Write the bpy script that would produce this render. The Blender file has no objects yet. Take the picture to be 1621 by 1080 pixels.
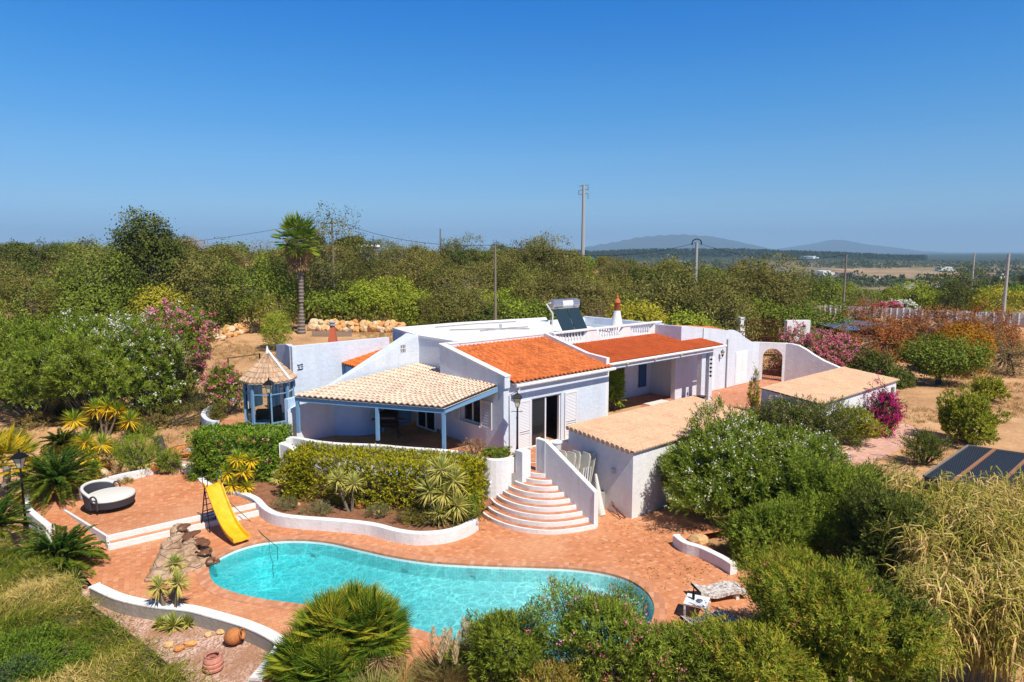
import bpy, bmesh, math, random
import numpy as np
from mathutils import Vector
from mathutils.geometry import tessellate_polygon
R = math.radians
C = bpy.context.scene
COL = C.collection

# ---------------------------------------------------------------- camera, sky, sun, exposure
FPX, CAMZ, HOR = 1081.0, 10.0, 398.0
PITCH = math.atan((540 - HOR) / FPX)
cd = bpy.data.cameras.new('camera'); cam = bpy.data.objects.new('camera', cd); COL.objects.link(cam)
cam.location = (0, 0, CAMZ); cam.rotation_euler = (R(90) - PITCH, 0, 0)
cd.sensor_width = 36; cd.lens = 36 * FPX / 1621; cd.clip_start = .3; cd.clip_end = 60000
C.camera = cam
SUN_AZ, SUN_EL = -53.0, 55.0                     # azimuth measured from +X towards +Y
SD = Vector((math.cos(R(SUN_EL)) * math.cos(R(SUN_AZ)), math.cos(R(SUN_EL)) * math.sin(R(SUN_AZ)), math.sin(R(SUN_EL))))
W = bpy.data.worlds.new('World'); C.world = W; W.use_nodes = True
nt = W.node_tree; nt.nodes.clear()
sky = nt.nodes.new('ShaderNodeTexSky'); sky.sky_type = 'NISHITA'; sky.sun_disc = False
sky.sun_elevation = R(SUN_EL); sky.sun_rotation = R(90 - SUN_AZ)
sky.altitude = 0; sky.air_density = 0.5; sky.dust_density = 0.0; sky.ozone_density = 6.0
hs = nt.nodes.new('ShaderNodeHueSaturation'); hs.inputs['Saturation'].default_value = 1.2
bg = nt.nodes.new('ShaderNodeBackground'); bg.inputs['Strength'].default_value = .085
wo = nt.nodes.new('ShaderNodeOutputWorld')
tcw = nt.nodes.new('ShaderNodeTexCoord'); sxw = nt.nodes.new('ShaderNodeSeparateXYZ'); rw = nt.nodes.new('ShaderNodeValToRGB'); mw = nt.nodes.new('ShaderNodeVectorMath'); mw.operation = 'MULTIPLY'
mw2 = nt.nodes.new('ShaderNodeVectorMath'); mw2.operation = 'SCALE'; mw2.inputs['Scale'].default_value = 2.0
for i, (p_, c_) in enumerate(((0.0, (0.389, 0.397, 0.442)), (0.019, (0.402, 0.411, 0.449)), (0.0645, (0.779, 0.652, 0.51)), (0.13, (0.919, 0.833, 0.663)), (0.215, (0.577, 0.931, 0.854)), (0.326, (0.06, 0.88, 1.054)), (0.5, (0.28, 0.47, 0.56)))):
    e_ = rw.color_ramp.elements; e_ = e_[i] if i < 2 else e_.new(p_); e_.position = p_; e_.color = (c_[0], c_[1], c_[2], 1)
nt.links.new(tcw.outputs['Generated'], sxw.inputs[0]); nt.links.new(sxw.outputs[2], rw.inputs[0])
nt.links.new(sky.outputs[0], hs.inputs['Color']); nt.links.new(hs.outputs[0], mw.inputs[0]); nt.links.new(rw.outputs[0], mw.inputs[1])
nt.links.new(mw.outputs[0], mw2.inputs[0]); nt.links.new(mw2.outputs[0], bg.inputs[0]); nt.links.new(bg.outputs[0], wo.inputs[0])
sl = bpy.data.lights.new('sun', 'SUN'); sl.energy = 4.6; sl.angle = R(.53); sl.color = (1, .94, .84)
so = bpy.data.objects.new('sun', sl); COL.objects.link(so); so.location = SD * 60
so.rotation_euler = SD.to_track_quat('Z', 'Y').to_euler()
C.view_settings.view_transform = 'Standard'; C.view_settings.look = 'None'
C.view_settings.exposure = 0.42; C.view_settings.gamma = 1.0
C.render.engine = 'CYCLES'; C.cycles.use_denoising = True
C.cycles.max_bounces = 7; C.cycles.transparent_max_bounces = 12; C.cycles.volume_bounces = 0
C.cycles.diffuse_bounces = 3

# ---------------------------------------------------------------- surveying helpers
_c, _s = math.cos(PITCH), math.sin(PITCH)
def _ray(px, py):
    x = (px - 810.5) / FPX; y = (540 - py) / FPX
    return x, _c + y * _s, -_s + y * _c
def G(px, py, z=0.0):
    """where the sight line through a photo point meets the level z"""
    r = _ray(px, py); t = (z - CAMZ) / r[2]; return (r[0] * t, r[1] * t)
def GV(px, py, Y):
    r = _ray(px, py); t = Y / r[1]; return (r[0] * t, Y, CAMZ + r[2] * t)
HO = (-.35, 28.15); HU = (.755, .656); HV = (-.656, .755)     # house grid: along the front, and back from it
def H(a, b): return (HO[0] + HU[0] * a + HV[0] * b, HO[1] + HU[1] * a + HV[1] * b)
def H3(a, b, z): return H(a, b) + (z,)

# ---------------------------------------------------------------- materials
def mat(name, base=(.5, .5, .5), rough=.8, metal=0.0, spec=.3):
    m = bpy.data.materials.new(name); m.use_nodes = True
    b = m.node_tree.nodes['Principled BSDF']
    b.inputs['Base Color'].default_value = (*base, 1); b.inputs['Roughness'].default_value = rough
    b.inputs['Metallic'].default_value = metal; b.inputs['Specular IOR Level'].default_value = spec
    return m
def N(m, t): return m.node_tree.nodes.new(t)
def LK(m, a, b): m.node_tree.links.new(a, b)
def pos(m, scale=(1, 1, 1), rot=0.0, obj=False):
    mp = N(m, 'ShaderNodeMapping'); mp.inputs['Scale'].default_value = scale; mp.inputs['Rotation'].default_value = (0, 0, rot)
    if obj: tc = N(m, 'ShaderNodeTexCoord'); LK(m, tc.outputs['Object'], mp.inputs[0])
    else: g = N(m, 'ShaderNodeNewGeometry'); LK(m, g.outputs['Position'], mp.inputs[0])
    return mp.outputs[0]
def noise(m, vec, scale, detail=4, rough=.6):
    n = N(m, 'ShaderNodeTexNoise'); n.inputs['Scale'].default_value = scale
    n.inputs['Detail'].default_value = detail; n.inputs['Roughness'].default_value = rough
    LK(m, vec, n.inputs['Vector']); return n.outputs['Fac']
def ramp(m, fac, stops):
    r = N(m, 'ShaderNodeValToRGB'); e = r.color_ramp.elements
    while len(e) < len(stops): e.new(.5)
    for i, (p, c) in enumerate(stops): e[i].position = p; e[i].color = (*c, 1)
    LK(m, fac, r.inputs[0]); return r.outputs[0]
def mixc(m, fac, a, b, mode='MIX'):
    n = N(m, 'ShaderNodeMix'); n.data_type = 'RGBA'; n.blend_type = mode
    for v, s in ((fac, n.inputs[0]), (a, n.inputs[6]), (b, n.inputs[7])):
        if hasattr(v, 'is_linked') or hasattr(v, 'links'): LK(m, v, s)
        elif isinstance(v, (int, float)): s.default_value = v
        else: s.default_value = (*v, 1)
    return n.outputs[2]
def bump(m, h, strength=.3, dist=.02):
    b = N(m, 'ShaderNodeBump'); b.inputs['Strength'].default_value = strength; b.inputs['Distance'].default_value = dist
    LK(m, h, b.inputs['Height']); return b.outputs[0]
def setc(m, c): LK(m, c, m.node_tree.nodes['Principled BSDF'].inputs['Base Color'])
def setn(m, n): LK(m, n, m.node_tree.nodes['Principled BSDF'].inputs['Normal'])

def plaster(name, col, dirt=.12, bstr=.5, dirtcol=(.35, .33, .30)):
    m = mat(name, col, .9, spec=.15); v = pos(m)
    streak = noise(m, pos(m, (1.6, 1.6, .35)), 1.3, 5, .7)
    c = ramp(m, streak, [(.35, tuple(x * (1 - dirt) + d * dirt for x, d in zip(col, dirtcol))), (.62, col)])
    fine = noise(m, v, 9, 4)
    c = mixc(m, .10, c, ramp(m, fine, [(.3, tuple(x * .75 for x in col)), (.7, tuple(min(1, x * 1.08) for x in col))]))
    pt = noise(m, pos(m, (.8, .8, .8)), 1.7, 6, .75)
    c = mixc(m, ramp(m, pt, [(.56, (0, 0, 0)), (.60, (.35, .35, .35)), (.70, (.15, .15, .15))]), c, tuple(min(1, x * .82) for x in col))
    dr = noise(m, pos(m, (5, 5, .25)), 1.0, 5, .7)
    c = mixc(m, ramp(m, dr, [(.60, (0, 0, 0)), (.75, (dirt * 1.6,) * 3)]), c, dirtcol)
    setc(m, c); setn(m, bump(m, noise(m, v, 4.5, 8, .75), bstr, .05)); return m
def bricks(name, c1, c2, c3, mortar, rot, bw=.30, bh=.15, patch=True):
    m = mat(name, c1, .75, spec=.3); v = pos(m, (1, 1, 1), rot)
    b = N(m, 'ShaderNodeTexBrick'); b.inputs['Scale'].default_value = 1; b.offset = .5
    b.inputs['Brick Width'].default_value = bw; b.inputs['Row Height'].default_value = bh
    b.inputs['Mortar Size'].default_value = .009; b.inputs['Mortar Smooth'].default_value = .3; b.inputs['Bias'].default_value = 0
    b.inputs['Color1'].default_value = (*c1, 1); b.inputs['Color2'].default_value = (*c2, 1); b.inputs['Mortar'].default_value = (*mortar, 1)
    LK(m, v, b.inputs['Vector'])
    # each brick its own fired tone: white noise on the snapped brick grid
    sn = N(m, 'ShaderNodeVectorMath'); sn.operation = 'SNAP'; sn.inputs[1].default_value = (bw * .5, bh, 100)
    LK(m, v, sn.inputs[0]); wn = N(m, 'ShaderNodeTexWhiteNoise'); wn.noise_dimensions = '2D'; LK(m, sn.outputs[0], wn.inputs['Vector'])
    tone = ramp(m, wn.outputs['Value'], [(0, tuple(x * .70 for x in c1)), (.2, tuple(x * .88 for x in c1)), (.5, c1), (.8, c2), (1, c3)])
    c = mixc(m, .58, b.outputs['Color'], tone)
    if patch:
        big = noise(m, pos(m, (.35, .35, .35)), 1.0, 4, .6)
        c = mixc(m, ramp(m, big, [(.42, (0, 0, 0)), (.68, (.55, .55, .55))]), c, c3)
        st = noise(m, pos(m, (1.2, 1.2, 1.2)), 1.0, 6, .7)
        c = mixc(m, ramp(m, st, [(.30, (.35, .35, .35)), (.42, (0, 0, 0))]), c, tuple(x * .55 for x in c1))
    c = mixc(m, b.outputs['Fac'], c, mortar)
    setc(m, c)
    inv = N(m, 'ShaderNodeMath'); inv.operation = 'SUBTRACT'; inv.inputs[0].default_value = 1; LK(m, b.outputs['Fac'], inv.inputs[1])
    setn(m, bump(m, inv.outputs[0], .5, .006)); return m
def leafmat(name, trans=.3, rough=.5):
    m = mat(name, (.1, .2, .05), .7, spec=.06)
    at = N(m, 'ShaderNodeAttribute'); at.attribute_name = 'Col'
    oi = N(m, 'ShaderNodeObjectInfo')
    c = mixc(m, 1.0, at.outputs['Color'], oi.outputs['Color'], 'MULTIPLY'); setc(m, c)
    t = N(m, 'ShaderNodeBsdfTranslucent'); LK(m, c, t.inputs['Color'])
    ms = N(m, 'ShaderNodeMixShader'); ms.inputs[0].default_value = trans
    p = m.node_tree.nodes['Principled BSDF']; o = m.node_tree.nodes['Material Output']
    LK(m, p.outputs[0], ms.inputs[1]); LK(m, t.outputs[0], ms.inputs[2]); LK(m, ms.outputs[0], o.inputs['Surface'])
    return m
def attrmat(name, rough=.85, bscale=0, bstr=.3, spec=.2):
    m = mat(name, (.5, .5, .5), rough, spec=spec); at = N(m, 'ShaderNodeAttribute'); at.attribute_name = 'Col'
    n = noise(m, pos(m, obj=True), 14, 5)
    c = mixc(m, 1.0, at.outputs['Color'], ramp(m, n, [(.3, (.72, .72, .72)), (.7, (1.12, 1.1, 1.08))]), 'MULTIPLY'); c = mixc(m, 1.0, c, ramp(m, noise(m, pos(m, obj=True), 1.1, 6, .75), [(.34, (.82, .81, .80)), (.48, (.97, .97, .97)), (.66, (1.04, 1.03, 1.03))]), 'MULTIPLY'); setc(m, c)
    if bscale: setn(m, bump(m, noise(m, pos(m, obj=True), bscale, 6), bstr, .02))
    return m

M = {}
M['wall'] = plaster('blue_white_plaster', (.645, .70, .775), .20, .7)
M['white'] = plaster('white_plaster', (.77, .765, .755), .18, .6)
M['roofwhite'] = plaster('white_roof_coating', (.80, .80, .80), .08, .25)
M['concrete'] = plaster('bare_cement', (.36, .34, .31), .35, .6, (.16, .14, .12))
M['deck'] = bricks('terracotta_paving', (.53, .19, .078), (.62, .255, .115), (.69, .36, .20), (.42, .20, .105), R(-28))
M['coping'] = bricks('terracotta_coping', (.50, .20, .10), (.60, .28, .15), (.66, .36, .22), (.40, .24, .15), R(12), .30, .30, False)
M['patio'] = bricks('terracotta_patio_tiles', (.46, .16, .08), (.52, .20, .10), (.60, .30, .17), (.34, .17, .10), R(41), .30, .30)
M['path'] = bricks('pink_paving', (.52, .27, .20), (.60, .34, .26), (.66, .42, .33), (.42, .27, .2), R(41), .40, .20)
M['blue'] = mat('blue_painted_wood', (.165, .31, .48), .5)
M['navy'] = mat('navy_paint', (.03, .09, .2), .5)
M['glass'] = mat('window_glass', (.018, .02, .022), .06, spec=.8)
M['frame'] = mat('white_lacquered_frame', (.78, .78, .78), .35)
M['shutter'] = mat('off_white_shutter', (.72, .69, .69), .5)
M['black'] = mat('black_iron', (.012, .012, .014), .4, .3)
M['rust'] = mat('rust_red_iron', (.13, .035, .02), .6)
M['zinc'] = mat('grey_steel', (.42, .42, .46), .3, .7)
M['green'] = mat('green_tube', (.02, .16, .10), .4)
M['wicker'] = mat('charcoal_wicker', (.05, .05, .062), .6)
M['cushion'] = mat('cream_cushion', (.62, .60, .55), .9)
M['cream'] = mat('cream_plastic', (.56, .53, .44), .45)
M['whiteplastic'] = mat('white_plastic', (.78, .78, .78), .4)
M['lampglass'] = mat('frosted_lamp_glass', (.62, .56, .40), .3)
M['wood'] = mat('weathered_post_wood', (.22, .18, .15), .9)
M['postcement'] = plaster('cement_pole', (.40, .38, .36), .2, .3)
M['yellow'] = mat('yellow_plastic', (.86, .42, .008), .32, spec=.5)
_m = M['yellow']; setc(_m, ramp(_m, noise(_m, pos(_m, (3, 3, 3)), 1.6, 7, .75), [(.32, (.70, .33, .01)), (.5, (.86, .42, .008)), (.72, (.88, .50, .05))]))
M['tile'] = attrmat('clay_roof_tile', .8, 30, .25)
M['stone'] = attrmat('rough_stone', .95, 6, .8)
M['bark'] = attrmat('bark', .95, 10, .8)
M['leaf'] = leafmat('leaf', .28)
M['petal'] = leafmat('petal', .35, .6)
M['collector'] = mat('collector_glass', (.014, .032, .045), .35, spec=.4)
M['terracotta'] = attrmat('terracotta_pot', .8, 20, .2)
M['dark'] = mat('dark_interior', (.02, .018, .016), .9)
# woven wicker
_m = M['wicker']; w = N(_m, 'ShaderNodeTexWave'); w.bands_direction = 'Z'; w.inputs['Scale'].default_value = 14; LK(_m, pos(_m), w.inputs['Vector']); setn(_m, bump(_m, w.outputs['Fac'], .6, .01))
# poured-rock look of the waterfall
M['fauxrock'] = mat('moulded_rock', (.5, .36, .25), .9)
_m = M['fauxrock']; _v = pos(_m)
setc(_m, ramp(_m, noise(_m, _v, 2.4, 6, .7), [(.3, (.26, .15, .09)), (.5, (.50, .33, .21)), (.72, (.60, .44, .31))])); _w1 = N(_m, 'ShaderNodeTexVoronoi'); _w1.feature = 'DISTANCE_TO_EDGE'; _w1.inputs['Scale'].default_value = 1.5; LK(_m, pos(_m, (1, 1, 3.5)), _w1.inputs['Vector'])
_cr = ramp(_m, _w1.outputs['Distance'], [(0, (0, 0, 0)), (.05, (.8, .8, .8)), (.12, (1, 1, 1))]); setn(_m, bump(_m, mixc(_m, .6, _cr, noise(_m, _v, 5, 8, .8)), 1.0, .12))

# ---------------------------------------------------------------- mesh builder
WL = {}
def props(o, label=None, cat=None, group=None, kind=None):
    if label: o['label'] = label
    if cat: o['category'] = cat
    if group: o['group'] = group
    if kind: o['kind'] = kind
    return o
def thing(name, loc, label, cat, group=None):
    o = bpy.data.objects.new(name, None); COL.objects.link(o); o.location = loc; WL[o] = np.array(loc, float)
    o.empty_display_size = .2
    return props(o, label, cat, group)
class MB:
    def __init__(s): s.v = []; s.f = []; s.c = []; s.mi = []; s.m = 0; s.col = (1, 1, 1)
    def _f(s, f, c=None): s.f.append(tuple(f)); s.c.append(c or s.col); s.mi.append(s.m)
    def quad(s, *p, c=None):
        n = len(s.v); s.v += [tuple(q) for q in p]; s._f(range(n, n + len(p)), c)
    def prism(s, poly, z0, z1, c=None, top=True, bot=True):
        """poly: [(x,y)], z1 may be a list of heights"""
        n = len(poly); b = len(s.v)
        ar = sum(poly[i][0] * poly[(i + 1) % n][1] - poly[(i + 1) % n][0] * poly[i][1] for i in range(n))
        zt = z1 if isinstance(z1, (list, tuple)) else [z1] * n
        zb = z0 if isinstance(z0, (list, tuple)) else [z0] * n
        if ar < 0: poly = poly[::-1]; zt = list(zt)[::-1]; zb = list(zb)[::-1]
        s.v += [(p[0], p[1], z) for p, z in zip(poly, zb)] + [(p[0], p[1], z) for p, z in zip(poly, zt)]
        for i in range(n): j = (i + 1) % n; s._f((b + i, b + j, b + n + j, b + n + i), c)
        if n <= 4:
            if top: s._f(range(b + n, b + 2 * n), c)
            if bot: s._f(range(b + n - 1, b - 1, -1), c)
        else:
            for t in tessellate_polygon([[Vector((p[0], p[1], 0)) for p in poly]]):
                q = [poly[k] for k in t]
                if (q[1][0]-q[0][0])*(q[2][1]-q[0][1]) - (q[2][0]-q[0][0])*(q[1][1]-q[0][1]) < 0: t = t[::-1]
                if top: s._f([b + n + k for k in t], c)
                if bot: s._f([b + k for k in reversed(t)], c)
        return s
    def box(s, cx, cy, z0, z1, wx, wy, ang=0.0, c=None):
        ca, sa = math.cos(ang), math.sin(ang)
        P = [(cx + x * ca - y * sa, cy + x * sa + y * ca) for x, y in ((-wx/2, -wy/2), (wx/2, -wy/2), (wx/2, wy/2), (-wx/2, wy/2))]
        return s.prism(P, z0, z1, c)
    def hbox(s, a0, a1, b0, b1, z0, z1, c=None):
        return s.prism([H(a0, b0), H(a1, b0), H(a1, b1), H(a0, b1)], z0, z1, c)
    def strip(s, path, w, z0, z1, closed=False, c=None):
        """wall of width w along a plan path; z0 and z1 numbers or lists"""
        n = len(path); P = [np.array(p[:2], float) for p in path]; L, Rr = [], []
        for i in range(n):
            a = P[(i - 1) % n] if (closed or i > 0) else P[i]; b = P[(i + 1) % n] if (closed or i < n - 1) else P[i]
            d1 = P[i] - a; d2 = b - P[i]
            l1 = np.linalg.norm(d1); l2 = np.linalg.norm(d2)
            d1 = d1 / l1 if l1 > 1e-6 else d2 / l2; d2 = d2 / l2 if l2 > 1e-6 else d1
            t = d1 + d2; t /= max(1e-6, np.linalg.norm(t)); nn = np.array((-t[1], t[0])); k = 1 / max(.5, float(np.dot(nn, (-d1[1], d1[0]))))
            L.append(P[i] + nn * w / 2 * k); Rr.append(P[i] - nn * w / 2 * k)
        z0 = z0 if isinstance(z0, (list, tuple)) else [z0] * n; z1 = z1 if isinstance(z1, (list, tuple)) else [z1] * n
        b = len(s.v)
        for i in range(n): s.v += [(*Rr[i], z0[i]), (*L[i], z0[i]), (*L[i], z1[i]), (*Rr[i], z1[i])]
        m = n if closed else n - 1
        for i in range(m):
            p = b + 4 * i; q = b + 4 * ((i + 1) % n)
            for k in range(4): s._f((p + k, p + (k + 1) % 4, q + (k + 1) % 4, q + k)[::-1], c)
        if not closed: s._f((b, b + 1, b + 2, b + 3)[::-1], c); e = b + 4 * (n - 1); s._f((e, e + 1, e + 2, e + 3), c)
        return s
    def tube(s, pts, r, n=8, c=None, cap=True):
        P = [np.array(p, float) for p in pts]; r = r if isinstance(r, (list, tuple)) else [r] * len(P); b = len(s.v)
        ref = np.array((.13, .27, .95)); 
        for i, p in enumerate(P):
            d = P[min(i + 1, len(P) - 1)] - P[max(i - 1, 0)]; d = d / (np.linalg.norm(d) + 1e-9)
            x = np.cross(d, ref if abs(d @ ref) < .95 else np.array((1, 0, 0.))); x /= np.linalg.norm(x); y = np.cross(d, x)
            for k in range(n): a = 2 * math.pi * k / n; s.v.append(tuple(p + (x * math.cos(a) + y * math.sin(a)) * r[i]))
        for i in range(len(P) - 1):
            for k in range(n): k2 = (k + 1) % n; s._f((b + i*n + k, b + i*n + k2, b + (i+1)*n + k2, b + (i+1)*n + k), c)
        if cap: s._f([b + k for k in reversed(range(n))], c); s._f([b + (len(P)-1)*n + k for k in range(n)], c)
        return s
    def lathe(s, x, y, prof, n=16, c=None, rot=0.0):
        b = len(s.v)
        for (r, z) in prof:
            for k in range(n): a = 2*math.pi*k/n + rot; s.v.append((x + r*math.cos(a), y + r*math.sin(a), z))
        for i in range(len(prof) - 1):
            for k in range(n): k2 = (k+1) % n; s._f((b+i*n+k, b+i*n+k2, b+(i+1)*n+k2, b+(i+1)*n+k), c)
        s._f([b + k for k in reversed(range(n))], c); s._f([b + (len(prof)-1)*n + k for k in range(n)], c)
        return s
    def build(s, name, m, parent=None, origin=None, smooth=False, label=None, cat=None, group=None, kind=None, bevel=0):
        off = WL[parent] if parent is not None else np.array(origin if origin is not None else (0, 0, 0), float)
        me = bpy.data.meshes.new(name)
        me.from_pydata([tuple(np.array(p) - off) for p in s.v], [], s.f)
        at = me.color_attributes.new('Col', 'FLOAT_COLOR', 'CORNER')
        cs = [];  
        for f, c in zip(s.f, s.c): cs += list((*c, 1)) * len(f)
        at.data.foreach_set('color', cs)
        for q in (m if isinstance(m, (list, tuple)) else [m]): me.materials.append(q)
        if isinstance(m, (list, tuple)): me.polygons.foreach_set('material_index', s.mi)
        if smooth: me.polygons.foreach_set('use_smooth', [True] * len(s.f)); me.set_sharp_from_angle(angle=R(40))
        me.update()
        o = bpy.data.objects.new(name, me); COL.objects.link(o)
        if parent is not None: o.parent = parent; WL[o] = WL[parent]
        else: o.location = off; WL[o] = off
        if bevel:
            bv = o.modifiers.new('bevel', 'BEVEL'); bv.width = bevel; bv.segments = 2; bv.limit_method = 'ANGLE'; bv.angle_limit = R(35)
        return props(o, label, cat, group, kind)
def spline(pts, k=6, closed=False):
    """Catmull-Rom through plan points"""
    P = [np.array(p, float) for p in pts]; n = len(P); out = []
    m = n if closed else n - 1
    for i in range(m):
        if closed: a, b, c, d = P[(i-1) % n], P[i], P[(i+1) % n], P[(i+2) % n]
        else: a, b, c, d = P[max(i-1, 0)], P[i], P[i+1], P[min(i+2, n-1)]
        for j in range(k):
            t = j / k; out.append(tuple(.5*((2*b) + (c-a)*t + (2*a-5*b+4*c-d)*t*t + (3*b-a-3*c+d)*t**3)))
    if not closed: out.append(tuple(P[-1]))
    return out
def inpoly(X, Y, poly):
    r = np.zeros(X.shape, bool); n = len(poly); j = n - 1
    for i in range(n):
        xi, yi = poly[i]; xj, yj = poly[j]
        if yi != yj:
            r ^= ((yi > Y) != (yj > Y)) & (X < (xj - xi) * (Y - yi) / (yj - yi) + xi)
        j = i
    return r
def polysheet(poly, z, holes=()):
    """triangulated flat sheet with holes"""
    s = MB(); loops = [[Vector((p[0], p[1], 0)) for p in poly]] + [[Vector((p[0], p[1], 0)) for p in h] for h in holes]
    flat = [p for l in loops for p in l]; s.v = [(p.x, p.y, z) for p in flat]
    for t in tessellate_polygon(loops):
        a, b, c = (flat[k] for k in t)
        if (b.x-a.x)*(c.y-a.y) - (c.x-a.x)*(b.y-a.y) < 0: t = (t[0], t[2], t[1])
        s._f(t)
    return s

# ---------------------------------------------------------------- terrain
def sst(x): x = np.clip(x, 0, 1); return x * x * (3 - 2 * x)
_rs = np.random.RandomState(5); _ph = _rs.rand(24, 4)
def fbm(X, Y, base, octs=4):
    r = 0
    for o in range(octs):
        for k in range(3):
            a, b, c, _ = _ph[(o * 3 + k) % 24]; ang = a * 6.28; f = base * 2 ** o * (.8 + .5 * b)
            r = r + np.sin((X * math.cos(ang) + Y * math.sin(ang)) * f + c * 6.28) / 2 ** o
    return r / 3
POOL_PX = [(331, 905), (333, 893), (352, 879), (382, 866), (420, 857), (470, 854), (520, 858), (570, 869), (620, 880), (680, 889), (740, 893), (800, 895.5),
           (850, 897), (900, 899), (950, 905), (988, 915), (1014, 929), (1031, 947), (1035, 972), (1015, 1005), (955, 1036), (870, 1048), (790, 1036), (715, 1014), (640, 990), (560, 970), (480, 957),
           (420, 949), (370, 938), (340, 924)]
POOL = spline([G(x, y) for x, y in POOL_PX], 5, True)
def hgt(X, Y):
    X = np.asarray(X, float); Y = np.asarray(Y, float)
    right = sst((X - 7) / 4)
    wl = 4.5 + 5.5 * sst((-X - 9.5) / 3)
    h = -.35 + 1.75 * sst((Y - 25.0) / wl) * (1 - right) + right * 1.25 * sst((Y - 20) / 8)
    h = h + .9 * sst((Y - 46) / 25)
    h = h + 4.3 * sst((Y - 72) / 45) * (1 - sst((X - 18 - (Y - 70) * .1) / 22))      # scrub hill
    h = h + 1.4 * sst((-X - 22) / 18) * sst((Y - 26) / 20)
    h = h - 2.0 * sst((Y - 95) / 60) * sst((X - 20) / 25)
    d = sst((Y - 135) / 320)
    h = h - d * 22
    h = h + .12 * fbm(X, Y, .35) * sst((Y - 34) / 20) + 2.2 * fbm(X, Y, .012) * sst((Y - 180) / 200)
    far = sst((Y - 900) / 2600)
    h = h + far * (7 + 10 * fbm(X + 300, Y, .0011))
    h = h + 27 * np.exp(-((X - 1500 * .21 - 250) / 560) ** 2 - ((Y - 2100) / 520) ** 2)      # orchard ridge
    return h
def gz(x, y): return float(hgt(np.array([x]), np.array([y]))[0])
def make_terrain():
    ys = np.concatenate([np.arange(-30, 8, 4), np.arange(8, 80, .8), np.arange(80, 160, 2.5), np.geomspace(160, 14000, 90)])
    xs1 = np.concatenate([np.arange(0, 42, .8), np.arange(42, 110, 3), np.geomspace(112, 14000, 70)])
    xs = np.concatenate([-xs1[:0:-1], xs1]); X, Y = np.meshgrid(xs, ys); Z = hgt(X, Y)
    big = [(cx, cy) for cx, cy in POOL]
    mx = sum(p[0] for p in POOL) / len(POOL); my = sum(p[1] for p in POOL) / len(POOL)
    grown = [(mx + (p[0] - mx) * 1.12, my + (p[1] - my) * 1.22) for p in POOL]
    Z[inpoly(X, Y, grown)] = -3.2
    gp = []
    for i_ in range(len(POOL)):
        a_, b_ = POOL[i_ - 1], POOL[(i_ + 1) % len(POOL)]; tx, ty = b_[0] - a_[0], b_[1] - a_[1]; l_ = math.hypot(tx, ty); gp.append((POOL[i_], (ty / l_, -tx / l_)))
    for sg in (1, -1):
        Z[inpoly(X, Y, [(p[0] + sg * n_[0] * 1.0, p[1] + sg * n_[1] * 1.0) for p, n_ in gp])] = -3.2
    fl_ = inpoly(X, Y, [G(75, 812), G(185, 742), G(262, 722), G(316, 728), G(345, 745), (-8, 28.5), (4, 28.5), G(1080, 830), (10, 21), (8, 13), (-7, 13), (-14, 20), (-18, 23)]) & (Z > -.35); Z[fl_] = -.35
    v = np.stack([X, Y, Z], -1).reshape(-1, 3); nx = len(xs); ny = len(ys)
    i = (np.arange(ny - 1)[:, None] * nx + np.arange(nx - 1)[None, :]).reshape(-1)
    f = np.stack([i, i + 1, i + nx + 1, i + nx], 1)
    me = bpy.data.meshes.new('ground'); me.vertices.add(len(v)); me.vertices.foreach_set('co', v.reshape(-1))
    me.loops.add(f.size); me.loops.foreach_set('vertex_index', f.reshape(-1).astype(np.int32))
    me.polygons.add(len(f)); me.polygons.foreach_set('loop_start', np.arange(0, f.size, 4, dtype=np.int32)); me.update(calc_edges=True)
    me.polygons.foreach_set('use_smooth', [True] * len(f))
    m = mat('dry_earth', (.4, .25, .14), .95, spec=.1); p = pos(m)
    near = ramp(m, noise(m, p, .35, 8, .7), [(.30, (.26, .13, .06)), (.45, (.46, .24, .11)), (.58, (.58, .33, .16)), (.75, (.64, .43, .24))])
    near = mixc(m, .35, near, ramp(m, noise(m, p, 4, 6, .8), [(.35, (.24, .13, .06)), (.65, (.66, .45, .25))]))
    vo = N(m, 'ShaderNodeTexVoronoi'); vo.inputs['Scale'].default_value = .011; LK(m, mixc(m, .02, p, noise(m, p, .03, 3)), vo.inputs['Vector'])
    fields = ramp(m, vo.outputs['Color'], [(.25, (.10, .11, .04)), (.40, (.55, .33, .18)), (.55, (.20, .18, .08)), (.70, (.52, .32, .18)), (.85, (.10, .12, .05))])
    woods = ramp(m, noise(m, p, .02, 8, .75), [(.44, (.035, .05, .02)), (.56, (.30, .22, .12))])
    fields = mixc(m, .45, fields, woods)
    sx = N(m, 'ShaderNodeSeparateXYZ'); LK(m, p, sx.inputs[0]); mr = N(m, 'ShaderNodeMapRange'); mr.inputs[1].default_value = 150; mr.inputs[2].default_value = 300
    LK(m, sx.outputs[1], mr.inputs[0]); c = mixc(m, mr.outputs[0], near, fields)
    mr2 = N(m, 'ShaderNodeMapRange'); mr2.inputs[1].default_value = 1300; mr2.inputs[2].default_value = 1650; LK(m, sx.outputs[1], mr2.inputs[0])
    c = mixc(m, mr2.outputs[0], c, ramp(m, noise(m, p, .03, 6, .8), [(.4, (.02, .035, .015)), (.7, (.06, .075, .035))]))
    setc(m, c); setn(m, bump(m, noise(m, p, 2.5, 8, .8), .6, .12)); me.materials.append(m)
    o = bpy.data.objects.new('ground', me); COL.objects.link(o); props(o, kind='structure')
make_terrain()
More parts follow.
